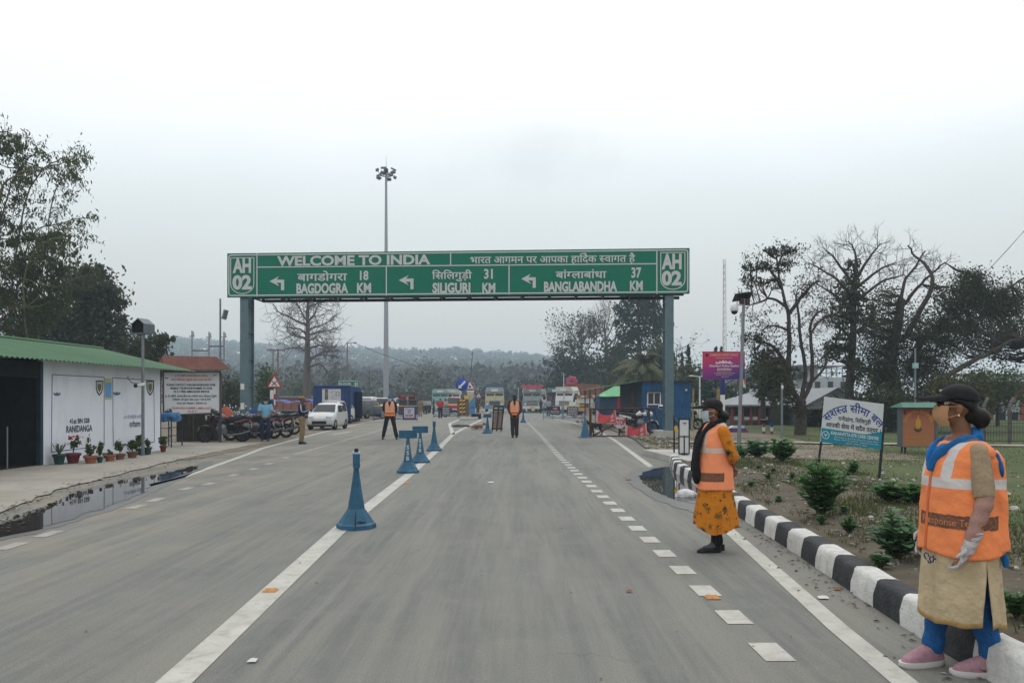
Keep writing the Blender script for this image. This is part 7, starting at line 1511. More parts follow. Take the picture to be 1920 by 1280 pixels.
V1=vestmat('near_vest',(.80,.24,.085),(.54,.51,.50),[(1.045,1.10)],.105,.027,1.06,None)
HY=R(-27);HT1=Matrix.Translation((0,-.03,1.485))@Matrix.Rotation(HY,4,'Z')@Matrix.Rotation(R(-3),4,'X')@Matrix.Scale(.93,4)
shL,elL,wrL=V(.165,-.005,1.245),V(.235,-.02,.985),V(.222,-.095,.745);shR,elR,wrR=V(-.172,.015,1.255),V(-.25,.01,.99),V(-.225,-.07,.76)
m_=MB();head_pieces(m_,HT1);limb(m_,[V(0,.015,1.30),V(0,-.012,1.42)],[.056,.047]);m_.ring_body([(.80,0,.0,.16,.12,2.2),(.95,0,0,.135,.11,2.2),(1.16,0,0,.15,.12,2.3),(1.27,0,.0,.15,.09,2.4),(1.33,0,.0,.085,.065,2.1)],20)
for s,(a,b,c)in((1,(shL,elL,wrL)),(-1,(shR,elR,wrR))):limb(m_,[a,b,c],[.047,.037,.027]);limb(m_,[V(.085*s,0,.80),V(.095*s,.04*s-.02,.44),V(.10*s,.11*s,.085)],[.085,.046,.030])
fdL=(wrL-elL).normalized();hand(m_,wrL,fdL+V(-.05,-.1,0),V(-.6,-.8,0),.93,.42,1);fdR=(wrR-elR).normalized();hand(m_,wrR,fdR,V(1,-.2,0),.93,.4,-1)
blob('body',m_,.0075,SKIN,w1,3)
for s,(wr,fd,pn)in((1,(wrL,fdL+V(-.05,-.1,0),V(-.6,-.8,0))),(-1,(wrR,fdR,V(1,-.2,0)))):
 m_=MB();hand(m_,wr,fd,pn,1.06,.42,s);f_=Vector(fd).normalized();limb(m_,[wr-f_*.075,wr-f_*.02,wr+f_*.03],[.036,.034,.032]);m_.torus(wr-f_*.075,.034,.007,'Z',16,6);blob('glove',m_,.0042,GLOVE,w1,2,lambda c,n:n*.0018*math.sin(c.z*140+c.x*90))
m_=MB()
for a,b,c in((shL,elL,wrL),(shR,elR,wrR)):
 m_=MB();limb(m_,[a.lerp(b,.7),b,b.lerp(c,.5),c+(c-b).normalized()*-.02],[.050,.046,.040,.035],ends=False);blob('under_sleeve',m_,.0075,MESHS,w1,2,lambda c,n:n*.0022*math.sin(c.z*85+6*c.x))
m_=MB()
for a,b,c in((shL,elL,wrL),(shR,elR,wrR)):m_=MB();limb(m_,[a,a.lerp(b,.5),a.lerp(b,.93)],[.056,.056,.054],ends=False);m_.ell(a,(.055,.058,.05),14,8);blob('sleeve',m_,.008,[SLEEV,GOLD],w1,3,folds(.004,24,20),fmat=lambda c:1 if c.z<1.018-.0*c.y else 0)
m_=MB()
for sgn,zhem in((-1,.315),(1,.265)):
 na,nz=40,22;vs=[]
 for iz in range(nz+1):
  t=iz/nz;z=zhem+(.86-zhem)*t;open_=.13*smoothstep(.66,.30,z)+(.0 if z>.66 else .02);rx,ry=.205+.035*(1-t),.160+.034*(1-t)
  for ia in range(na+1):
   s_=ia/na;a=open_+(math.pi-2*open_)*s_;a=-a if sgn<0 else a
   f=1+(.06*math.sin(6*a+1+.8*t)+.04*math.sin(11*a+2.2)+.05*(fbm(a*2.5+3,z*6)-.5))*(1-t)**.7;zz_=z+(.028*math.sin(2*a+.5)+.014*math.sin(5*a))*(1-t)**3
   vs.append((math.cos(a)*rx*f,math.sin(a)*ry*f-.005,zz_))
 fs=[(iz*(na+1)+ia,iz*(na+1)+ia+1,(iz+1)*(na+1)+ia+1,(iz+1)*(na+1)+ia)for iz in range(nz)for ia in range(na)]
 o_=len(m_.f);m_.add(vs,fs,0,True)
 for q in range(len(fs)):m_.m[o_+q]=1 if q//na<1 else 0
ku=m_.build('tunic',[KURTA,GOLD],w1);sl=ku.modifiers.new('thickness','SOLIDIFY');sl.thickness=.004
m_=MB();EMB=M('embroidery_indigo',(.05,.05,.14),.8)
for c_,r_,a0,a1 in(((.03,.655),.022,0,4.6),((.075,.645),.018,1.5,6.5),((.055,.632),.013,3,6.2),((.10,.66),.012,2,6)):
 pts=[V(c_[0]+r_*math.cos(a0+(a1-a0)*i/10),-.218+.3*(c_[0])**2,c_[1]+r_*.8*math.sin(a0+(a1-a0)*i/10))for i in range(11)];m_.tube(pts,.004,5)
m_.build('embroidery',EMB,w1)
m_=MB()
for s in(-1,1):limb(m_,[V(.088*s,.0,.84),V(.098*s,.04*s-.02,.46),V(.10*s,.09*s,.20),V(.10*s,.11*s,.075)],[.10,.072,.060,.056],ends=False)
m_.ell(V(0,0,.84),(.17,.13,.1),16,10);blob('trousers',m_,.008,TROUB,w1,3,lambda c,n:n*(.004*math.sin(c.z*60+5*c.x)*smoothstep(.32,.10,c.z)+.006*(fbm(c.x*14,c.z*9)-.5)+.003*math.sin(26*c.z+9*c.y)))
for s in(-1,1):
 x0,y0=.10*s,.11*s;out_=.12*s
 Ts=Matrix.Translation((x0,y0,0))@Matrix.Rotation(R(14 if s<0 else-6),4,'Z')@Matrix.Scale(1.1,4)
 m_=MB();m_.ring_body([(.0,0,-.06,.043,.132,2.6),(.012,0,-.062,.047,.142,2.6),(.030,0,-.062,.047,.142,2.6)],28,fn=lambda a,t,z:1.0-.10*max(0,math.cos(a-math.pi/2))*(.3));m_.xf(Ts);sh1=None
 up=MB();up.ring_body([(.02,0,-.06,.044,.136,2.5),(.05,0,-.055,.043,.125,2.4),(.075,0,-.03,.040,.095,2.2),(.098,0,.0,.037,.062,2),(.118,0,.012,.035,.046,2)],24);up.ell(V(0,-.06,.055),(.034,.07,.034),12,8);up.xf(Ts)
 sh1=blob('shoe',up,.006,SHOEP,w1,3);m_.build('sole',SOLE,sh1)
 m_=MB()
 for i in range(5):yy=-.035-.018*i;zz_=.103-.0095*i;m_.tube([V(-.022,yy,zz_-.008),V(0,yy-.003,zz_+.002),V(.022,yy,zz_-.008)],.0035,5)
 m_.tube([V(0,-.03,.11),V(.02,-.045,.118),V(.012,-.06,.112),V(0,-.035,.108)],.003,5);m_.xf(Ts);m_.build('laces',M('lace_mauve',(.30,.17,.20),.8),sh1)
 m_=MB();m_.tube([Ts@V(.046 if s>0 else-.046,q,z)for q,z in((-.085,.050),(-.06,.040),(-.03,.048),(.0,.066))],[.002,.005,.004,.001],6,ell=(.5,1));m_.build('side_mark',M('mark_dark',(.06,.04,.05),.5),sh1)
rowsV=[(z_,x_,y_,rx_*.93,ry_*.95,pw_)for z_,x_,y_,rx_,ry_,pw_ in[(.675,0,-.008,.262,.205,2.2),(.80,0,-.01,.252,.197,2.2),(.95,0,-.012,.238,.185,2.2),(1.10,0,-.012,.222,.172,2.3),(1.19,0,-.008,.212,.155,2.4),(1.258,0,.0,.204,.125,2.4),(1.292,0,.008,.172,.098,2.2),(1.305,0,.012,.095,.076,2.1)]]
m_=MB();m_.ring_body(rowsV,30);[m_.ell(V(.150*q,.015,1.240),(.062,.07,.046),14,10)for q in(-1,1)];m_.ring_body([(z_,0,y_,x_,.10,2.3)for z_,y_,x_ in((.70,.10,.22),(1.0,.095,.205),(1.2,.075,.19),(1.25,.06,.16))],20)
def vfold(c,n):
 a=math.atan2(c.y,c.x);return n*(.004*math.sin(4*a+1.0)*smoothstep(1.2,.7,c.z)+.016*(fbm(c.x*6+1,c.z*5+c.y*6)-.5)+.012*(fbm(c.x*13+5,c.z*11+c.y*12)-.5)+.002*math.sin(30*c.z+6*a))+V(0,0,.012*math.sin(3*a)*smoothstep(.75,.68,c.z))
vest1=blob('vest',m_,.0085,V1,w1,3,vfold)
m_=MB();patch(m_,vest1,[V(-.012,-.3,.67),V(.012,-.3,.67),V(.012,-.3,1.12),V(-.012,-.3,1.12)],V(0,-1,0),.003,2,40);m_.build('zip_placket',M('placket_orange',(.62,.15,.045),.7),w1)
sd1=V(.80,-.60,0).normalized();xd1=V(.60,.80,0)
m_=MB();c0=V(0,0,.865)+xd1*.0
patch(m_,vest1,[c0-xd1*.195+V(0,0,-.036),c0+xd1*.185+V(0,0,-.036),c0+xd1*.185+V(0,0,.036),c0-xd1*.195+V(0,0,.036)],sd1,.004,40,6,ragged=.003);m_.build('printed_band',PRINTB,w1)
m_=MB();project(m_,vest1,'Response Team',V(0,0,.846)-xd1*.035,xd1,V(0,0,1),sd1,.038,0,.29,.006,.0075);m_.build('lettering',M('print_orange',(.50,.20,.10),.8,var=.3,vs=60),w1)
m_=MB();o,r=curve([V(.075,.055,1.315),V(.09,-.02,1.305),V(.07,-.10,1.26),V(.03,-.155,1.21),V(.01,-.18,1.13)],[.026,.036,.044,.042,.02]);m_.tube(o,r,12,ell=(1,.28));o,r=curve([V(-.075,.055,1.315),V(-.09,-.02,1.30),V(-.06,-.11,1.25),V(-.02,-.16,1.20),V(.0,-.182,1.13)],[.026,.036,.044,.040,.02]);m_.tube(o,r,12,ell=(1,.28));o,r=curve([V(.08,.045,1.315),V(.0,.075,1.345),V(-.08,.045,1.315)],[.03,.038,.03]);m_.tube(o,r,12);m_.ell(V(0,-.09,1.22),(.06,.055,.07),12,8);blob('scarf',m_,.0075,SCARFB,w1,3,folds(.003,40,34))
m_=MB();o,r=curve([V(.165,.085,1.24),V(.185,.10,1.17),V(.175,.11,1.10)],[.018,.026,.01]);m_.tube(o,r,10,ell=(1,.5));blob('scarf_end',m_,.008,SCARFB,w1,2,folds(.005,50,40));m_=MB();o,r=curve([V(.12,.14,.72),V(.14,.155,.66),V(.15,.155,.61)],[.018,.024,.012]);m_.tube(o,r,10);blob('scarf_tail',m_,.008,SCARFB,w1,2,folds(.005,50,40))
m_=MB();rows=[[HT1@V(math.cos(a)*.081*math.cos(q),.022+math.sin(a)*.10*math.cos(q),.028+.09*math.sin(q)-(.085*max(0,math.sin(a))if q<.3 else 0))for a in[2*math.pi*j/24 for j in range(24)]]for q in(.1,.35,.7,1.1,1.5)];m_.loft(rows,0,True);m_.ell(HT1@V(0,.132,-.055),(.056,.05,.058),16,10);m_.ell(HT1@V(0,.09,-.035),(.055,.055,.055),14,8);blob('hair',m_,.007,HAIR,w1,2,folds(.003,60,70))
m_=MB();spheroid_cap(m_,HT1@Matrix.Translation((0,0,.014)),1.06,.12);m_.build('cap',CAPB,w1)
m_=MB();m_.add([HT1@V(x,y,z)for x,y,z in((.018,-.096,.098),(.046,-.086,.102),(.05,-.083,.112),(.038,-.088,.108),(.024,-.093,.110))],[(0,1,2,3,4)]);m_.build('cap_logo',WHITEP,w1)
m_=MB();mask_mesh(m_,HT1@Matrix.Translation((0,-.004,0)),1.06);m_.build('mask',MASKT,w1)
m_=MB()
for s in(-1,1):m_.ell(HT1@V(.034*s,-.093,.018),(.028,.012,.019),12,8,T=HT1.to_3x3().to_4x4());m_.tube([HT1@V(.06*s,-.085,.022),HT1@V(.078*s,-.04,.022),HT1@V(.082*s,.01,.012)],[.006,.005,.003],6)
m_.tube([HT1@V(-.02,-.10,.022),HT1@V(.02,-.10,.022)],.004,5);gl_=m_.build('sunglasses',M('sunglass_black',(.006,.006,.007),.08),w1)
m_=MB();[m_.torus(HT1@V(.0655*1.0+.012,-.062+.014*i,.026),.006,.0016,'X',10,4)for i in range(2)];m_.build('temple_logo',M('logo_silver',(.5,.5,.5),.3),gl_)
for s in(-1,1):m_=MB();m_.ell(HT1@V(.084*s,.010,-.043),(.006,)*3,8,6);m_.build('earring',M('earring_pearl',(.6,.57,.5),.3),w1)
# dogs
def dog(label,loc,rz,coat,coat2,lying=False):
 t=thing('dog',label,'dog',loc,rz);m_=MB()
 if lying:
  m_.tube([V(0,.28,.12),V(0,.1,.14),V(0,-.1,.15),V(0,-.26,.17)],[.09,.115,.12,.09],12);m_.tube([V(0,-.26,.18),V(.02,-.36,.28)],[.075,.055],10);m_.ell(V(.03,-.42,.30),(.06,.08,.06),12,8);m_.tube([V(.03,-.46,.285),V(.04,-.55,.27)],[.04,.025],8);[m_.ell(V(.03+.05*s,-.38,.35),(.02,.015,.035),8,6)for s in(-1,1)]
  for s in(-1,1):m_.tube([V(.08*s,-.2,.12),V(.11*s,-.26,.05),V(.10*s,-.46,.03)],[.05,.035,.022],8);m_.ell(V(.12*s,.2,.1),(.06,.12,.09),10,8);m_.tube([V(.14*s,.24,.05),V(.15*s,.06,.03)],[.04,.025],8)
  m_.tube([V(0,.34,.1),V(.08,.5,.04),V(.2,.55,.03)],[.03,.022,.012],8)
 else:
  m_.tube([V(0,.28,.44),V(0,.1,.43),V(0,-.12,.41),V(0,-.26,.44)],[.085,.085,.115,.09],12);m_.tube([V(0,-.26,.46),V(0,-.38,.56)],[.075,.055],10);m_.ell(V(0,-.43,.58),(.058,.08,.058),12,8);m_.tube([V(0,-.47,.565),V(0,-.57,.54)],[.038,.024],8);[m_.ell(V(.045*s,-.39,.64),(.018,.014,.035),8,6)for s in(-1,1)]
  for s in(-1,1):m_.tube([V(.06*s,-.2,.38),V(.065*s,-.19,.2),V(.065*s,-.21,.02)],[.05,.028,.02],8);m_.tube([V(.06*s,.26,.42),V(.07*s,.19,.27),V(.07*s,.31,.16),V(.07*s,.28,.02)],[.075,.045,.024,.02],8);m_.ell(V(.065*s,-.235,.015),(.022,.035,.016),8,6);m_.ell(V(.07*s,.255,.015),(.022,.035,.016),8,6)
  m_.tube([V(0,.34,.47),V(0,.46,.52),V(0,.5,.62)],[.028,.02,.01],8)
 blob('body',m_,.014,[coat,coat2],t,2,fmat=lambda c:1 if(c.z<(.09 if lying else .2)or(lying and c.y<-.3 and abs(c.x)<.1 and c.z<.24))else 0);m_=MB();m_.ell(V(.04,-.555,.275)if lying else V(0,-.575,.545),(.014,.012,.012),8,6);m_.build('nose',BLACKP,t);return t
dog('brown and white dog lying on the road beside the centre line',G(895,805),R(60),M('fur_tan',(.17,.075,.045),.9,var=.3,vs=12),M('fur_white',(.42,.37,.34),.9,var=.15),True)
dog('dark brown dog standing behind the blue cone',G(1117,815),R(-78),M('fur_dark',(.022,.016,.014),.9,var=.3,vs=12),M('fur_dark_legs',(.03,.022,.018),.9))
# VERGE PLANTS, STONES, LITTER
SHRUB=leafmat('shrub_leaf',[(.05,.14,.04),(.075,.19,.055),(.11,.24,.075),(.06,.15,.055)],.35,.45);GRAYL=leafmat('weed_leaf',[(.07,.15,.07),(.105,.20,.10),(.14,.24,.13),(.08,.16,.065)],.35,.5)
def shrub(label,u,v,z,hp,wp_,nst,leafL,mat,seed,group=None):
 p=G(u,v,z);k=p.y/FPX;H_,Wd=hp*k,wp_*k/2;p.z=vz(p.x,p.y);t=thing('leafy_shrub',label,'shrub',p,0,group);rs=np.random.RandomState(seed);st,lf=MB(),MB()
 for s in range(nst):
  a=s*2.4+rs.uniform(-.9,.9);r_=math.sqrt((s+.5)/nst);h_=H_*(1.02-.42*r_**2)*rs.uniform(.62,1.2);tip=V(math.cos(a)*Wd*r_,math.sin(a)*Wd*r_*.9,h_);mid=V(tip.x*.45,tip.y*.45,h_*.55);pts,_=curve([V(0,0,0),mid,tip],[1,1,1],5);st.tube(pts,[.012*(1-.7*i/10)for i in range(11)],5)
  n=max(6,int(9*h_/max(H_,.01))+3)
  for i in range(n):
   q=.25+.75*(i+rs.rand()*.5)/n;c=pts[min(10,int(q*10))]
   for sg in(-1,1):
    b=a+i*1.57+(0 if sg>0 else math.pi)+rs.uniform(-.4,.4);d=V(math.cos(b),math.sin(b),rs.uniform(.1,.9)).normalized();up=V(0,0,1);w=d.cross(up).normalized();nn=w.cross(d);L_=leafL*rs.uniform(.55,1.15)*(1.0-.35*(q>.85));W_=L_*.36
    B=c;m1=B+d*L_*.35;m2=B+d*L_*.75;T_=B+d*L_*1.02-nn*L_*.18;m1=m1+nn*.03*L_;f=nn*L_*.10
    lf.add([B,m1+w*W_+f,m2+w*W_*.85+f*.6-nn*L_*.06,T_,m2-w*W_*.85+f*.6-nn*L_*.06,m1-w*W_+f,m1,m2-nn*L_*.07],[(0,1,6),(1,2,7,6),(2,3,7),(0,6,5),(6,7,4,5),(7,3,4)],0,True)
 st.build('stems',M('stem_green',(.07,.075,.03),.8),t);lf.build('leaves',mat,t)
gS='leafy shrubs on the verge behind the kerb'
gW='small weeds scattered over the verge'
for i in range(26):
 rq=np.random.RandomState(500+i);yy=3.4+12*rq.rand();xx=kx(yy)+.45+3.2*rq.rand()**1.3;vv=HOR+(EYE-.2)*FPX/yy;shrub('small green weed growing on the stony verge between kerb and lawn',CX+xx/yy*FPX,vv,.2,rq.uniform(90,190)/yy,rq.uniform(120,260)/yy,5,.055,SHRUB if i%2 else GRAYL,60+i,gW)
shrub('big leafy shrub below the left post of the tilted sign',1541,963,.25,96,100,24,.15,SHRUB,1,gS)
shrub('grey green shrub behind the kerb left of the nearest woman',1682,1036,.25,84,104,22,.12,GRAYL,2,gS)
shrub('rounded shrub behind the pale slab',1467,877,.12,42,58,16,.2,SHRUB,3,gS);shrub('low spreading plant beside the grey pole foot',1420,871,.12,32,62,14,.18,GRAYL,4,gS)
shrub('low weeds below the right post of the tilted sign',1668,950,.2,36,80,18,.12,SHRUB,5,gS);shrub('low weeds nearest the orange vest at the sign foot',1716,954,.2,38,60,14,.12,SHRUB,6,gS);shrub('small lone bush on the lawn right of the big leafy shrub',1600,899,.12,22,26,7,.10,SHRUB,7,gS)
shrub('small weed sprouting behind the kerb below the big leafy shrub',1592,992,.25,30,34,6,.07,SHRUB,8,gS);shrub('sprawling weed just left of the tunic hem',1650,1050,.25,26,36,6,.07,GRAYL,9,gS);shrub('small plant at the frame edge behind the nearest woman',1905,1150,.22,60,50,7,.07,SHRUB,10,gS);shrub('dark low plant at the pole foot by the slab',1392,858,.12,26,30,8,.14,SHRUB,11,gS)
rs=np.random.RandomState(21)
def stone(mb,c,r,mat=0):
 T=Matrix.Rotation(rs.rand()*6,4,'Z')@Matrix.Rotation(rs.rand()*.6,4,'X');s_=MB();s_.ell((0,0,0),(r,r*rs.uniform(.6,.95),r*rs.uniform(.4,.7)),7,5,mat)
 q=[tuple(T@(Vector(v)*(1+.28*(rs.rand()-.5)))+Vector(c))for v in s_.v];mb.add(q,s_.f,mat,False)
STN=[M('stone_grey',(.17,.165,.15),.9,var=.25,vs=9),M('stone_pale',(.36,.35,.32),.9,var=.2,vs=9),M('stone_brown',(.14,.115,.085),.95,var=.25,vs=9)]
m_=MB()
for i in range(1900):
 y=2.6+15*rs.rand()**1.5;e=.1+abs(rs.normal())*(1.1 if y>5 else 1.6);x=kx(y)+.25+e;r=.010+.028*rs.rand()**3
 stone(m_,(x,y,vz(x,y)+r*.2),r,[0,0,2,2,1][rs.randint(5)])
for i in range(380):
 u,v=rs.uniform(1120,1290),rs.uniform(813,846);p=G(u,v,.04)
 if p.x<np.interp(p.y,[22,30,36.7,52],[4.0,4.75,5.0,5.4]):continue
 stone(m_,(p.x,p.y,vz(p.x,p.y)+.02),.02+.05*rs.rand()**3,[0,2,1][rs.randint(3)])
for i in range(500):
 u,v=rs.uniform(1390,2000),rs.uniform(838,930);p=G(u,v,.06);stone(m_,(p.x,p.y,vz(p.x,p.y)+.01),.015+.04*rs.rand()**3,[0,1,2][rs.randint(3)])
m_.build('rubble',STN,kind='stuff')
for i,(u,v,w_)in enumerate(((1407,834,10),(1443,835,9),(1478,833,8),(1504,858,11),(1519,857,9),(1537,856,7),(1455,872,24),(1872,917,22),(1866,930,14),(1889,935,12),(1128,791,9),(1083,790,9),(1091,790,7),(1902,985,20),(1560,836,8),(1634,842,8))):
 p=G(u,v,.06);p.z=vz(p.x,p.y)+.02;m_=MB();stone(m_,(0,0,0),w_*p.y/FPX/2,0);o=m_.build('stone',STN[1 if u>1300 else 0],label='pale stone lying on the right verge grass' if u>1300 else 'dark grey stone at the road edge by the blue cone',cat='stone',group='stones on the verge' if u>1300 else 'stones by the blue cone');o.location=p
def blades(name,n,ufun,hmin,hmax,mat,wid):
 Vv,F=[],[]
 for i in range(n):
  x,y=ufun();z=vz(x,y);a=rs.rand()*6.28;h_=rs.uniform(hmin,hmax);w=wid*rs.uniform(.6,1.3);dx,dy=math.cos(a)*w,math.sin(a)*w;lx,ly=rs.normal()*h_*.4,rs.normal()*h_*.4;k=len(Vv)
  Vv+=[(x-dx,y-dy,z-.005),(x+dx,y+dy,z-.005),(x+lx,y+ly,z+h_)];F.append((k,k+1,k+2))
 m=MB();m.add(Vv,F);return m.build(name,mat,kind='stuff')
GRB=leafmat('grass_blade',[(.05,.08,.022),(.07,.10,.03),(.10,.115,.04),(.12,.12,.055)],.3)
def gr1():
 while True:
  y=6.5+24*rs.rand()**1.3;x=kx(min(y,18))+1.0+16*rs.rand()**1.6
  if fbm(x*.5,y*.4)+.18*rs.rand()>.50:return x,y
def gr2():
 while True:
  y=2.6+14*rs.rand();x=kx(y)+.3+2.8*rs.rand()
  if fbm(x*1.6+7,y*1.1)>.47:return x,y
blades('grass',34000,gr1,.015,.05,GRB,.009);blades('grass',14000,gr2,.02,.08,GRB,.006)
m_=MB()
def flake(x,y,z,r,mt):a=rs.rand()*6.28;c,s=math.cos(a)*r,math.sin(a)*r;m_.add([(x-c,y-s,z),(x+s*.5,y-c*.5,z+r*.25),(x+c,y+s,z+r*.05),(x-s*.5,y+c*.5,z+r*.3)],[(0,1,2,3)],mt)
for i in range(420):y=2.8+15*rs.rand();flake(kx(y)-abs(rs.normal())*.16-.01,y,.006,.008+.02*rs.rand(),rs.randint(3))
for i in range(330):u,v=rs.uniform(-60,380),0;t_=rs.rand();p=G(u,np.interp(u,[-60,0,105,225,337,400],[985,966,925,893,866,852])+rs.normal()*6);flake(p.x,p.y,.03,.012+.03*rs.rand(),rs.randint(3))
for i in range(160):y=3+24*rs.rand();flake(rs.uniform(-6,2.4),y,.006,.006+.012*rs.rand(),rs.randint(3))
m_.build('debris',[M('leaf_litter',(.13,.085,.045),.9),M('grit_dark',(.05,.045,.04),.9),M('grit_pale',(.30,.28,.24),.9)],kind='stuff')
m_=MB()
for i in range(130):
 u=rs.uniform(-40,330);vt=np.interp(u,[-40,0,78,140,240,300,340],[990,978,955,925,900,889,880]);p=G(u,vt+abs(rs.normal())*(4 if u>60 else 9));stone(m_,(p.x,p.y,.024),.012+.032*rs.rand()**2.2,rs.randint(2))
m_.build('mud_clods',[M('mud_dark',(.03,.027,.023),.7,bump=.4),M('mud_brown',(.075,.065,.052),.85,bump=.4)],kind='stuff')
for u,v,lab in((507,1108,'worn orange road stud on the white centre line'),(1336,1121,'worn orange road stud on a white lane dash'),(762,906,'small orange road stud between the first two bollards')):
 p=G(u,v);m_=MB();m_.hexa([(-.055,-.05,.006),(.055,-.05,.006),(.055,.05,.006),(-.055,.05,.006),(-.04,-.025,.022),(.04,-.025,.022),(.04,.025,.022),(-.04,.025,.022)]);o=m_.build('road_stud',M('stud_orange',(.42,.20,.07),.7,var=.3,vs=40,dirt=.3),label=lab,cat='road stud',group='orange road studs');o.location=p
for u,v,w_,lab in((1543,1122,20,'white paper scrap on the road beside the kerb'),(473,1241,18,'crumpled white paper scrap left of the centre line'),(920,905,12,'tiny white scrap right of the bollards'),(1180,1110,12,'brown leaf scrap left of the lane dashes'),(1570,1106,14,'reddish wrapper at the kerb foot'),(1178,900,12,'reddish scrap at the puddle edge')):
 p=G(u,v);k=w_*p.y/FPX/2;m_=MB();m_.add([(-k,-k*.7,.004),(k*.9,-k*.8,.006),(k,k*.6,.012),(0,k*.2,.02),(-k*.8,k*.8,.008)],[(0,1,3),(1,2,3),(2,4,3),(4,0,3)]);o=m_.build('paper_scrap',M('scrap_brown',(.22,.10,.06),.9)if('brown' in lab or 'red' in lab)else M('paper_white',(.55,.54,.52),.8),label=lab,cat='litter');o.location=(p.x,p.y,.006)
p=G(1286,932);m_=MB();m_.ring_body([(.0,0,0,.15,.09,2),(.04,.01,0,.16,.10),(.09,-.01,0,.12,.08),(.12,.0,0,.04,.03)],18,fn=lambda a,t,z:1+.22*math.sin(5*a+z*40)+.1*math.sin(9*a));o=m_.build('plastic_bag',M('bag_white',(.58,.58,.60),.4,bump=.5,bs=30),label='crumpled white plastic bag floating in the kerb puddle',cat='bag');o.location=(p.x,p.y,.012)
m_=MB();a,b=G(1262,882),G(1300,905);m_.tube([(a.x,a.y,.03),(b.x,b.y,.05)],.015,6);o=own_origin(m_.build('stick',M('stick_grey',(.16,.15,.14),.8),label='thin grey stick lying across the kerb puddle',cat='stick'),(a.x,a.y,0))
p=G(1398,876,.15);m_=MB();m_.ring_body([(0,0,0,.22,.12),(.05,0,0,.2,.11),(.08,0,0,.06,.04)],16,fn=lambda a,t,z:1+.2*math.sin(4*a));o=m_.build('plastic_sheet',M('sheet_mint',(.40,.52,.48),.5),label='crumpled pale mint plastic at the end of the slab',cat='litter');o.location=(p.x,p.y,.15)
# TREES
BARK=M('bark_grey_brown',(.060,.050,.042),.95,var=.3,vs=6,bump=.6,bs=18)
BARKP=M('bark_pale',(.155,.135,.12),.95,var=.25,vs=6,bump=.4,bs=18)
BARKD=M('bark_dark',(.052,.045,.038),.95,var=.3,vs=6)
CANE=M('bamboo_cane',(.11,.12,.055),.6,var=.25,vs=3)
LV=dict(bamboo=leafmat('bamboo_leaf',[(.030,.050,.020),(.042,.068,.026),(.075,.075,.034),(.05,.085,.032),(.10,.085,.042)],.3),
dark=leafmat('dark_leaf',[(.034,.052,.030),(.050,.068,.036),(.070,.088,.044),(.066,.064,.038),(.042,.064,.036)],.35),
deep=leafmat('teal_leaf',[(.016,.034,.030),(.024,.046,.036),(.034,.058,.042)],.25),
olive=leafmat('olive_leaf',[(.044,.06,.026),(.062,.078,.032),(.08,.084,.038),(.09,.076,.042)],.25),
mid=leafmat('mid_leaf',[(.030,.055,.022),(.048,.078,.028),(.065,.095,.036)],.25),
sparse=leafmat('sparse_leaf',[(.036,.042,.028),(.055,.06,.036),(.07,.072,.042)],.2),
palm=leafmat('palm_leaf',[(.05,.075,.03),(.085,.105,.045),(.12,.12,.06)],.3),
brown=leafmat('dry_leaf',[(.075,.06,.04),(.06,.065,.035),(.09,.07,.045)],.2),
hill=leafmat('hill_leaf',[(.024,.034,.022),(.034,.042,.026),(.046,.042,.032),(.036,.046,.026),(.02,.03,.02)],.1))
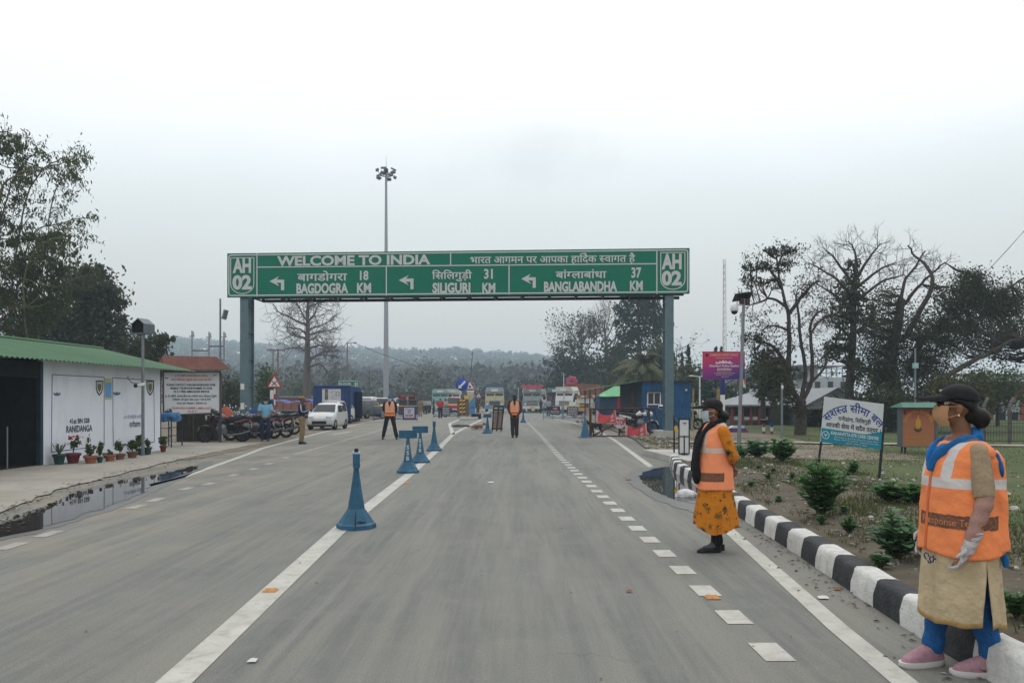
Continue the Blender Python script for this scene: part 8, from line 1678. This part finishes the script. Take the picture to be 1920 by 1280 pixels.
class Tree:
 def __init__(s,name,label,u,vb,Y,group=None,seed=1,bark=None,leaf='dark',lsize=.25,z0=0.0,cat='tree',aspect=2.0,droop=.3):
  s.Y=Y;s.rs=np.random.RandomState(seed);s.mb=MB();s.C=[];s.leaf=leaf;s.fine=Y<60;s.ls=lsize*(.74 if s.fine else 1);s.bark=bark or BARK;s.aspect=aspect;s.droop=droop;s.seed=seed
  p=P(u,vb,Y);s.root=thing(name,label,cat,(p.x,Y,z0),0,group);s.wood=[];s.pieces=MB()
 def P(s,u,v,dy=0.0):
  q=P(u,v,s.Y);return Vector((q.x,q.y+dy,q.z))
 def limb(s,pts,r0,r1,wig=.04,sub=4,keep=True):
  """pts (u, v[, dy]) in photo pixels; r in metres"""
  ps=[s.P(*p)for p in pts];o=[]
  for i in range(len(ps)-1):
   a,b=ps[max(i-1,0)],ps[i];c,d=ps[i+1],ps[min(i+2,len(ps)-1)]
   for k in range(sub):
    t=k/sub;o.append(.5*((2*b)+(c-a)*t+(2*a-5*b+4*c-d)*t*t+(3*b-a-3*c+d)*t**3))
  o.append(ps[-1]);n=len(o)
  tot=(o[0]-o[-1]).length
  for k in range(1,n-1):o[k]=o[k]+Vector(s.rs.normal(size=3))*wig*tot*.15
  rr=[r0+(r1-r0)*k/(n-1)for k in range(n)]
  s.mb.tube(o,rr,7 if r0>.06 else 5);s.wood+=[(o[k],rr[k])for k in range(n)]
  return list(zip(o,rr))
 def grow(s,p,d,Ln,r,lvl,spread,up,leaf=0,lr=.3,nb=(2,3)):
  d=d.normalized();n=3 if lvl else 2;pts=[p];q=p
  for k in range(n):
   d=(d+Vector(s.rs.normal(size=3))*.22+Vector((0,0,up*.25))).normalized();q=q+d*Ln/n;pts.append(q)
  s.mb.tube(pts,[r*(1-.55*k/n)for k in range(n+1)],4 if r<.05 else 5,caps=False)
  if lvl>0:
   for k in range(s.rs.randint(nb[0],nb[1]+1)):
    t=s.rs.uniform(.35,1.0);i=min(int(t*n),n-1);b=pts[i].lerp(pts[i+1],t*n-i)
    dd=(d+Vector(s.rs.normal(size=3))*spread).normalized()
    s.grow(b,dd,Ln*s.rs.uniform(.5,.8),r*.55,lvl-1,spread,up,leaf,lr,nb)
  if leaf and lvl<=1:
   for _ in range(leaf):s.C.append(pts[-1-(_%2)]+Vector(s.rs.normal(size=3))*lr)
 def twigs(s,limb,n,Ln,r,lvl=2,spread=.6,up=.4,leaf=0,lr=.3,t0=.2,out=None,nb=(2,3)):
  for k in range(n):
   i=min(len(limb)-2,int((t0+(1-t0)*(k+s.rs.rand())/n)*(len(limb)-1)));p,pr=limb[i];ax=(limb[i+1][0]-p).normalized()
   dd=Vector(s.rs.normal(size=3));dd-=ax*dd.dot(ax);dd=dd.normalized()*.9+ax*.5
   if out is not None:dd+=Vector(out)
   s.grow(p,dd,Ln*s.rs.uniform(.65,1.2),min(r,pr*.6),lvl,spread,up,leaf,lr,nb)
 def blob(s,u,v,ru,rv,n,cl=30,shell=.35,tight=.42,dep=1.0,branch=.5,dy=0.0):
  c=s.P(u,v,dy);k=s.Y/FPX;n=int(n*1.75)if s.fine else n;rx,rz=ru*k,rv*k;ry=(rx+rz)/2*dep
  for _ in range(max(1,n//cl)):
   d=s.rs.normal(size=3);d/=np.linalg.norm(d);q=s.rs.uniform(shell,1)**.6
   cc=c+Vector((d[0]*rx*q,d[1]*ry*q,d[2]*rz*q));cr=tight*min(rx,rz)*s.rs.uniform(.5,1.2)
   if s.wood and s.rs.rand()<branch:
    j=min(range(0,len(s.wood),max(1,len(s.wood)//60)),key=lambda a:(s.wood[a][0]-cc).length+.6*abs(min(0,cc.z-s.wood[a][0].z)))
    a,ra=s.wood[j];m=a.lerp(cc,.5)+Vector((0,0,-.08*(cc-a).length))
    s.mb.tube([a,m,cc],[min(ra*.5,.05+.012*(cc-a).length),.03,.012],4,caps=False)
   for _ in range(cl):s.C.append(cc+Vector(s.rs.normal(size=3))*cr)
 def done(s):
  if s.mb.v:s.mb.build('trunk',s.bark,s.root,True)
  if s.C:leaf_object('crown',[tuple(c)for c in s.C],s.ls,LV[s.leaf],s.root,s.seed,s.aspect,s.droop)
  return s.root
  # ---- bamboo clump behind the cabin: arching canes with hanging leaf tufts
t=Tree('bamboo_clump','tall arching bamboo clump with hanging leaf tufts behind the green roof',40,700,34,seed=11,bark=CANE,leaf='bamboo',lsize=.27,aspect=3.4,droop=.9)
V3=lambda*a:Vector(a)
canes=[[(20,700),(10,520,.5),(30,340,1),(80,290,1),(120,291,.6),(145,305,.2)],[(-10,700),(-10,500),(35,360,-1),(100,332,-1),(160,324,-1.4),(182,346,-1.6)],
[(0,700),(0,560,1),(25,430,1.4),(70,404,1.6),(135,384,2)],[(40,700),(40,560,.5),(70,480,0),(110,440,-.4),(160,432,-.5)],[(60,700),(70,560,-1),(100,490,-1.5),(150,465,-2),(190,474,-2.2)],
[(-40,700),(-40,450,1),(-10,310,1.5),(30,266,1.5),(62,282,1.2)],[(30,700),(25,500,2),(35,340,2.6),(62,284,2.8)],[(-20,700),(-25,420,-1),(0,320,-1.4),(45,272,-1.6),(80,284,-1.6)],[(50,700),(60,580,1),(90,520,1.5),(128,500,2)]]
for c in canes:
 L_=t.limb(c,.05,.017,.02,6)
 t.twigs(L_,12,.8,.012,1,.5,-.5,leaf=8,lr=.12,t0=.3)
 for q,(p_,r_)in enumerate(L_):
  if q>len(L_)*.5:
   for w_ in range(2):
    b_=p_+Vector(t.rs.normal(size=3))*.16+V3(0,0,-.10)
    if t.rs.rand()<.62:t.mb.tube([p_,(p_+b_)/2+V3(0,0,.05),b_],.008,3);t.C+=[b_+Vector(t.rs.normal(size=3))*.075+V3(0,0,-.06)for _ in range(7)]
for b in((12,272,42,18,520),(8,320,46,40,420),(10,385,50,34,420),(10,440,48,26,500),(60,462,46,24,600),(104,450,24,16,240),(10,520,62,45,1900),(86,505,45,26,800),(30,590,76,44,2200),(100,555,40,30,800),(44,330,16,30,120),(128,474,18,10,90)):
 t.blob(*b,cl=16,tight=.16,branch=.12)
t.done()
t=Tree('broadleaf_tree','dark broadleaf tree behind the cabin between bamboo and notice board',150,720,44,seed=12,leaf='dark',lsize=.36,droop=.5)
t.limb([(150,720),(152,640),(150,560)],.28,.16);t.limb([(152,640),(185,580,1),(215,560,1)],.14,.06);t.limb([(150,650),(110,600),(80,560)],.14,.06);t.limb([(152,660),(205,640),(230,620)],.1,.05)
for b in((160,540,50,34,1500),(195,562,34,24,700),(225,572,14,10,90),(130,600,60,34,1500),(190,630,50,34,1300),(120,655,60,20,900),(215,600,20,14,160),(70,620,50,40,900),(215,668,40,20,700),(178,508,24,14,200)):t.blob(*b)
t.done()
t=Tree('leafy_tree','small dark tree with drooping leaf ends over the brown board roof',270,740,40,seed=13,leaf='dark',lsize=.36,droop=.9,aspect=2.6)
t.limb([(270,740),(272,690),(280,640)],.14,.05);t.limb([(272,690),(300,645)],.06,.02)
for b in((275,650,34,26,700),(255,675,40,20,700),(302,640,14,12,110),(318,640,8,9,40),(290,685,34,16,400)):t.blob(*b)
t.done()
# ---- bare silk-cotton tree with level tiers of branches
t=Tree('bare_silk_cotton','tall bare tree with level tiers of branches behind the blue container',576,745,78,seed=14,bark=M('bark_cotton',(.115,.10,.095),.9,var=.2),leaf='olive',lsize=.22)
tr=t.limb([(576,752),(576,700),(576.5,640),(577,600),(578,545)],.42,.10,.004)
for v0,pts in((600,[(577,604),(560,582,1),(548,562,1)]),(600,[(577,604),(596,588,-1),(604,565,-1)]),(622,[(576,628),(562,617),(527,612,1)]),(630,[(576,634),(556,630,-1),(543,622,-1)]),(640,[(577,628),(600,622),(626,612,2)]),
(650,[(576,660),(553,650,1),(518,654,2)]),(652,[(577,655),(605,650,-2),(634,655,-2)]),(670,[(576,672),(600,664,1),(630,668,1)]),(690,[(577,700),(585,680,-1),(610,664,-2),(628,660,-2)]),(700,[(577,690),(600,682),(616,700),(625,706)]),(640,[(576,648),(596,641,-3),(615,640,-4)]),(610,[(577,618),(590,604,3),(612,590,4)]),(600,[(577,612),(557,600,-3),(540,592,-4)]),(590,[(578,570),(566,556,2),(556,548,2)]),(590,[(578,575),(598,560,2),(625,552,2)])):
 b=t.limb(pts,.13,.035,.06);t.twigs(b,14,1.7,.035,2,.55,.15,leaf=0,t0=.3)
t.twigs(tr,16,1.6,.05,2,.6,.2,t0=.45)
for b in((622,655,14,8,90),(608,556,14,6,60),(626,672,8,6,40)):t.blob(*b,cl=10,tight=.5,branch=0)
t.done()
# ---- young trees near the gantry's left post
for i,(u,v,ru,rv,n,Y,lab)in enumerate(((498,722,16,30,700,60,'young green tree right of the left gantry post'),(428,735,24,26,700,52,'bushy green tree between notice board and gantry post'),(398,738,14,16,300,56,'low bush behind the brown notice board roof'))):
 t=Tree('young_tree',lab,u,775,Y,'young trees by the left gantry post',20+i,leaf='mid' if i==0 else 'dark',lsize=.32);t.limb([(u,775),(u+1,v)],.1,.05);t.blob(u,v,ru,rv,n);t.blob(u,v+rv*.7,ru*1.1,rv*.6,n//2);t.done()
 # ---- grove right of the trucks
t=Tree('feathery_tree','half bare feathery tree rising from the dark grove right of the trucks',1091,770,114,seed=31,leaf='sparse',lsize=.34,bark=BARK)
a=t.limb([(1090,765),(1091,690),(1090,640),(1090,608)],.3,.06,.01)
for pts in([(1091,680),(1070,650),(1052,640)],[(1091,670),(1112,640),(1125,628)],[(1090,655),(1075,630),(1066,616)],[(1090,650),(1102,622),(1108,610)],[(1091,690),(1060,672),(1044,664)]):
 t.twigs(t.limb(pts,.12,.03),14,2.2,.03,2,.5,.35,leaf=3,lr=.4)
t.twigs(a,12,2.2,.03,2,.5,.5,leaf=1,lr=.4,t0=.5)
for b in((1062,650,20,14,240),(1100,628,22,10,200),(1085,640,30,24,260),(1050,668,12,10,120)):t.blob(*b,cl=12,tight=.3,branch=.3)
t.done()
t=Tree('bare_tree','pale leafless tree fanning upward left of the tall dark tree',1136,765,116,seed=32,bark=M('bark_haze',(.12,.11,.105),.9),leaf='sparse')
a=t.limb([(1136,765),(1136,660),(1135,630),(1133,600)],.28,.1,.01)
for pts in([(1136,645),(1120,612),(1112,592)],[(1136,640),(1150,606),(1156,588)],[(1135,630),(1128,600),(1126,580)],[(1135,625),(1142,595),(1144,578)],[(1136,655),(1156,630),(1164,618)],[(1136,655),(1114,632),(1106,622)]):
 t.twigs(t.limb(pts,.10,.03),14,2.2,.03,2,.45,.6)
t.done()
t=Tree('tall_dark_tree','tall dense dark tree standing behind the right gantry post',1200,770,98,seed=33,leaf='deep',lsize=.42)
t.limb([(1200,770),(1200,680),(1198,590)],.45,.15)
for b in((1190,580,36,28,1500),(1225,590,26,36,1000),(1178,620,24,26,800),(1212,635,32,26,1000),(1200,565,40,18,900),(1240,610,18,34,500),(1160,612,10,12,120),(1190,668,40,22,900)):t.blob(*b,tight=.25)
t.done()
grove=[(1062,705,34,34,1500,112,'deep','dark low spreading tree at the left end of the grove'),(1105,700,34,36,1500,110,'deep','dense dark tree in the middle of the grove above the brown trucks'),(1150,690,36,44,1700,104,'dark','dense olive dark tree left of the coconut palm'),
(1045,735,26,24,700,118,'olive','brownish low tree at the foot of the grove by the grey truck'),(1190,720,40,36,1400,74,'dark','dark bushy tree behind the long blue shed'),(1240,690,24,50,1000,78,'olive','olive tree behind the right gantry post')]
for i,(u,v,ru,rv,n,Y,lf,lab)in enumerate(grove):
 t=Tree('grove_tree',lab,u,775,Y,'trees of the dark grove right of the trucks',40+i,leaf=lf,lsize=.5,bark=BARKD);t.limb([(u,775),(u,v+20),(u+2,v-10)],.25,.1);t.blob(u,v,ru,rv,n);t.blob(u,v+rv*.6,ru*1.15,rv*.6,n//2);t.blob(u+ru*.3,v-rv*.5,ru*.7,rv*.6,n//3);t.done()
 # ---- coconut palm
t=Tree('coconut_palm','coconut palm with long drooping fronds above the blue shed',1206,760,66,seed=51,leaf='palm',lsize=.3,bark=BARKP)
t.limb([(1207,775),(1208,730),(1205,690)],.16,.13)
hd=t.P(1205,688);rs_=t.rs;fm=MB()
for k in range(22):
 a=k*2.399+.3;el=[1.15,.8,.45,.1,-.2][k%5];L_=rs_.uniform(2.9,3.8);d=Vector((math.cos(a)*math.cos(el),math.sin(a)*math.cos(el),math.sin(el)));pts=[]
 for j in range(11):
  tt=j/10;pts.append(hd+d*L_*tt*(1-.12*tt)+Vector((0,0,-1.9*tt*tt*(1 if el>0 else .7))))
 t.mb.tube(pts,[.04*(1-.8*j/10)for j in range(11)],4)
 for j in range(1,11):
  for q in range(4):
   c=pts[j-1].lerp(pts[j],q/4);ax=(pts[j]-pts[j-1]).normalized();sd_=ax.cross(Vector((0,0,1)));sd_=sd_.normalized()if sd_.length>.01 else Vector((1,0,0))
   for sg in(-1,1):
    ll=.75*math.sin(math.pi*min(1,(j+q/4)/11*.85+.12));tip=c+sd_*sg*ll*.7+ax*ll*.45+Vector((0,0,-ll*.55));wv=ax*.045
    fm.add([c-wv,c+wv,(c+tip)/2+wv,tip,(c+tip)/2-wv],[(0,1,2,3,4)])
t.done();fm.build('fronds',LV['palm'],t.root,True)
# ---- right of the gantry
for i,(u,v0,v1,w_,Y,lab)in enumerate(((1291,650,740,7,70,'slim pointed dark cypress right of the right gantry post'),(1279,665,745,7,74,'shorter cypress close left of the slim pointed one'),(1342,650,700,6,80,'cypress tip showing above the purple board on its left'),(1353,653,700,6,80,'cypress tip showing above the middle of the purple board'))):
 t=Tree('cypress',lab,u,775,Y,'cypresses by the right gantry post',60+i,leaf='deep',lsize=.24,droop=-.8);t.limb([(u,775),(u,v0+8)],.12,.03)
 for k in range(9):f=k/8;t.blob(u,v0+4+(v1-v0)*f,w_*(.25+.75*f**.7),8,150,cl=15,branch=0)
 t.done()
for i,(u,v,ru,rv,n,Y,lf,lab)in enumerate(((1292,715,34,30,1100,64,'olive','olive bushy tree behind the right end of the blue shed'),(1335,735,34,30,900,62,'deep','dark tree filling the gap behind the purple board post'),(1395,745,40,24,900,60,'dark','dark bush mass behind the flag pole'),(1450,705,30,34,1300,40,'dark','dense conical dark green tree left of the forked trunk'),(1430,690,24,30,500,44,'deep','blue green tree behind the purple board edge'))):
 t=Tree('roadside_tree',lab,u,785,Y,'dark trees behind the purple board',70+i,leaf=lf,lsize=.36 if Y>50 else .26,bark=BARKD);t.limb([(u,785),(u,v)],.18,.08);t.blob(u,v,ru,rv,n);t.blob(u,v+rv*.7,ru*1.1,rv*.6,n//2);t.done()
t=Tree('thin_bare_tree','thin twiggy tree between gantry post and cypress',1268,770,66,seed=79,leaf='sparse',lsize=.2)
t.twigs(t.limb([(1266,775),(1267,700),(1270,648)],.1,.02),16,1.6,.02,2,.5,.4,leaf=1,lr=.2,t0=.4);t.done()
# ---- forked tree (three stems on one gnarled base)
t=Tree('forked_tree','half bare forked tree with several thin stems behind the tin roofed house',1503,800,33,seed=81,leaf='sparse',lsize=.15,bark=BARKD,z0=.05)
b0=t.limb([(1500,815),(1502,780),(1500,748)],.26,.22,.01)
st1=t.limb([(1500,752),(1482,720),(1479,650),(1478,590),(1470,560),(1462,520),(1455,480)],.13,.03,.02)
st2=t.limb([(1502,750),(1510,700),(1500,630),(1496,580),(1492,555)],.10,.035,.02);st3=t.limb([(1504,752),(1522,710),(1521,650),(1520,610),(1535,585),(1552,580)],.10,.03,.02)
l1=t.limb([(1478,590),(1500,560),(1522,535),(1535,525)],.09,.03);l2=t.limb([(1474,575),(1448,560),(1420,568),(1405,572)],.07,.02);l3=t.limb([(1466,540),(1442,505),(1418,505),(1398,508)],.07,.02);l4=t.limb([(1458,500),(1470,475),(1488,468)],.05,.02)
l5=t.limb([(1480,690),(1455,655),(1430,640),(1400,635)],.09,.02);l6=t.limb([(1478,620),(1450,610),(1425,620)],.06,.02);l7=t.limb([(1520,625),(1540,600),(1570,590)],.06,.02);l8=t.limb([(1523,715),(1545,690),(1552,670)],.07,.02)
for l in(l1,l2,l3,l4,l5,l6,l7,l8,st1,st2,st3):t.twigs(l,9,.6,.014,3,.6,.15,leaf=2,lr=.10,t0=.35,nb=(2,2))
for b in((1465,470,32,9,330),(1425,500,34,10,300),(1415,528,26,9,200),(1450,530,24,12,160),(1470,500,24,12,150),(1412,635,30,12,200),(1430,655,28,14,180),(1440,680,30,16,200),(1465,640,30,26,200),(1510,540,26,20,140),(1480,700,26,14,200),(1470,740,24,30,500),(1500,770,22,18,200)):t.blob(*b,cl=9,tight=.3,branch=.3)
t.done()
# ---- tall tree with bare umbrella crown
t=Tree('umbrella_tree','tall tree with a bare umbrella crown and creeper on its trunk behind the tilted sign',1594,800,40,seed=82,leaf='dark',lsize=.26,bark=BARK)
tk=t.limb([(1596,800),(1592,740),(1596,680),(1600,620),(1600,560),(1604,520)],.26,.11,.008)
for pts in([(1600,560),(1570,525),(1540,505),(1515,492)],[(1602,540),(1580,505),(1560,480),(1545,465)],[(1604,525),(1605,490),(1600,465),(1590,452)],[(1604,525),(1625,490),(1640,470),(1650,456)],[(1602,545),(1635,515),(1660,500),(1682,492)],[(1600,570),(1650,530),(1680,520),(1695,515)],[(1600,580),(1560,550),(1530,530)],[(1601,600),(1560,590),(1540,598),(1525,610)],[(1600,640),(1572,610),(1556,600)]):
 t.twigs(t.limb(pts,.09,.022,.03),17,.66,.016,3,.55,.35,t0=.3)
for b in((1590,545,24,30,420),(1585,590,26,26,420),(1580,640,24,26,360),(1610,560,18,20,200),(1598,500,14,16,140),(1600,690,16,30,300),(1625,600,22,30,300),(1560,660,16,20,160)):t.blob(*b,cl=14,tight=.28)
t.done()
# ---- old spreading banyan
t=Tree('spreading_tree','old dark tree with heavy limbs sweeping right behind the orange sign',1672,810,38,seed=83,leaf='dark',lsize=.17,bark=BARKD)
t.limb([(1680,815),(1676,740),(1668,680),(1680,620),(1690,560)],.46,.18,.008)
m1=t.limb([(1690,640),(1720,560,-1),(1726,520,-1),(1718,480),(1702,460)],.14,.03);m2=t.limb([(1695,570),(1720,540),(1750,510),(1772,492)],.10,.03);m3=t.limb([(1688,580),(1695,530),(1712,505),(1735,470)],.10,.03)
for l in(m1,m2,m3):t.twigs(l,13,.62,.016,3,.55,.35,t0=.35)
s1=t.limb([(1725,712,-2),(1760,690,-2),(1800,670,-2),(1850,645,-2),(1915,630,-2.5),(1990,610,-3)],.13,.05,.02);t.limb([(1690,790),(1715,735,-1),(1735,706,-2)],.24,.2)
s2=t.limb([(1700,690),(1730,640),(1790,590),(1860,560),(1925,520)],.18,.04);s3=t.limb([(1860,640,-2),(1890,670,-2),(1920,690,-2)],.12,.04)
for l in(s2,s3):t.twigs(l,14,1.2,.02,2,.55,.3,leaf=1,lr=.2)
for l in(s1,):t.twigs(l,22,1.0,.02,2,.6,.4,leaf=2,lr=.2)
for b in((1825,540,36,26,1280),(1790,560,40,30,1280),(1820,520,22,14,352),(1850,575,50,34,1760),(1900,560,40,30,800),(1770,620,60,40,2240),(1700,640,50,50,2080),(1650,620,36,44,1440),(1690,700,60,30,1600),(1860,620,60,26,1440),(1920,600,40,40,960),(1660,560,26,24,528),(1640,690,30,40,1280),(1745,680,40,30,800),(1885,665,40,12,320),(1800,655,50,18,420),(1880,632,50,16,420),(1740,690,40,22,420)):t.blob(*b,tight=.5,cl=12)
t.done()
for i,(u,v,ru,rv,n,Y,lf,lab)in enumerate(((1650,760,46,36,1300,36,'dark','dark thicket between the tilted white sign and the orange sign'),(1590,775,40,30,900,38,'dark','dark bush behind the tilted white sign'),(1800,735,60,30,1300,34,'olive','olive bush behind the black cap of the nearest woman'),(1870,725,60,36,1300,44,'mid','green bush in front of the brick house'),(1715,770,40,34,900,42,'dark','dark bush behind the orange sign'))):
 t=Tree('dark_bush',lab,u,800,Y,'dark bushes under the big trees on the right',90+i,leaf=lf,lsize=.25,bark=BARKD,cat='bush');t.limb([(u,810),(u,v)],.12,.05);t.blob(u,v,ru,rv,n);t.blob(u,v+rv*.6,ru,rv*.6,n//2);t.done()
 # ---- hazy trees beyond the trucks
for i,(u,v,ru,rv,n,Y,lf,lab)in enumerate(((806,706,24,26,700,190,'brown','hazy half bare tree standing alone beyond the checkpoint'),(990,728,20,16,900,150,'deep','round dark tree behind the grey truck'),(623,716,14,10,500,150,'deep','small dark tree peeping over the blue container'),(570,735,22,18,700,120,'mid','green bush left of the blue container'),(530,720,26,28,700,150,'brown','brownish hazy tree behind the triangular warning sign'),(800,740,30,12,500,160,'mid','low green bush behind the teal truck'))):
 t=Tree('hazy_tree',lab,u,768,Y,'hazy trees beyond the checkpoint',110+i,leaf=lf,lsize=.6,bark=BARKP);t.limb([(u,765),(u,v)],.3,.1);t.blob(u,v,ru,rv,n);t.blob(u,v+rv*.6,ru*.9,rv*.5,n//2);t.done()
 # HILLS AND FOREST
sky_px=[(-400,610),(0,618),(250,628),(330,640),(400,642),(480,650),(560,654),(650,655),(700,659),(760,661),(800,661),(860,657),(900,662),(960,666),(1000,668),(1040,676),(1100,690),(1300,712),(1600,728),(2200,740)]
def hz(u):return float(np.interp(u,[a for a,_ in sky_px],[b for _,b in sky_px]))
RIDGE,FOOT=980.0,235.0
def hill_z(x,y):
 u=CX+x/y*FPX;top=(HOR-hz(u))/FPX*RIDGE+EYE-12
 t_=smoothstep(FOOT,RIDGE,y);n_=fbm(x*.008+3,y*.008)-.45
 return-1.0+max(0,top)*(.75*t_+.25*t_*t_)*(1+.5*n_*(1-t_))if y<=RIDGE else max(0,top)*(1-(y-RIDGE)/280)
xs=np.linspace(-1250,1250,130);ys=np.linspace(FOOT,1240,60)
gridsheet('hills',list(xs),list(ys),hill_z,M('hill_soil',(.05,.05,.03),.95,vs=.05),'structure')
rs=np.random.RandomState(4);C_=[];S=[]
for k in range(6500):
 y_=FOOT+(RIDGE+15-FOOT)*rs.rand()**.8;u=rs.uniform(-250,1500);x_=(u-CX)/FPX*y_
 zb_=hill_z(x_,y_);r_=rs.uniform(2.2,4.6);h_=rs.uniform(6,13);bare=rs.rand()<.25
 for _ in range(22 if not bare else 9):
  d=rs.normal(size=3);d/=np.linalg.norm(d);q=rs.uniform(.55,1)
  C_.append((x_+d[0]*r_*q,y_+d[1]*r_*q,zb_+h_+d[2]*r_*q*.85))
leaf_object('hill_forest',C_,2.3,LV['hill'],None,5,1.35,.1,kind='stuff')
C_=[]
for k in range(1100):
 y_=rs.uniform(135,240);u=rs.uniform(330,1130)if k%3 else rs.uniform(-300,2200);x_=(u-CX)/FPX*y_;r_=rs.uniform(1.2,3.0);h_=rs.uniform(.5,2.4)if rs.rand()<.75 else rs.uniform(2.4,6)
 for _ in range(26):
  d=rs.normal(size=3);d/=np.linalg.norm(d);q=rs.uniform(.4,1);C_.append((x_+d[0]*r_*q,y_+d[1]*r_*q,max(.1,h_+d[2]*r_*q*.9)))
leaf_object('scrub_forest',C_,.8,leafmat('scrub_leaf',[(.026,.034,.02),(.034,.04,.024),(.046,.042,.032),(.032,.042,.024)],.15),None,6,1.5,.1,kind='stuff')
# HAZE (air)
hb=MB();hb.box(-1450,1450,-60,1300,-2.0,80.0)
hz_m=bpy.data.materials.new('haze_air');hz_m.use_nodes=True
_t=hz_m.node_tree;_t.nodes.clear();_o=_t.nodes.new('ShaderNodeOutputMaterial');_v=_t.nodes.new('ShaderNodeVolumePrincipled');_t.links.new(_v.outputs[0],_o.inputs['Volume'])
_v.inputs['Color'].default_value=(.70,.86,.98,1);_v.inputs['Density'].default_value=.00095;_v.inputs['Anisotropy'].default_value=.1
hb.build('haze',hz_m,kind='stuff')
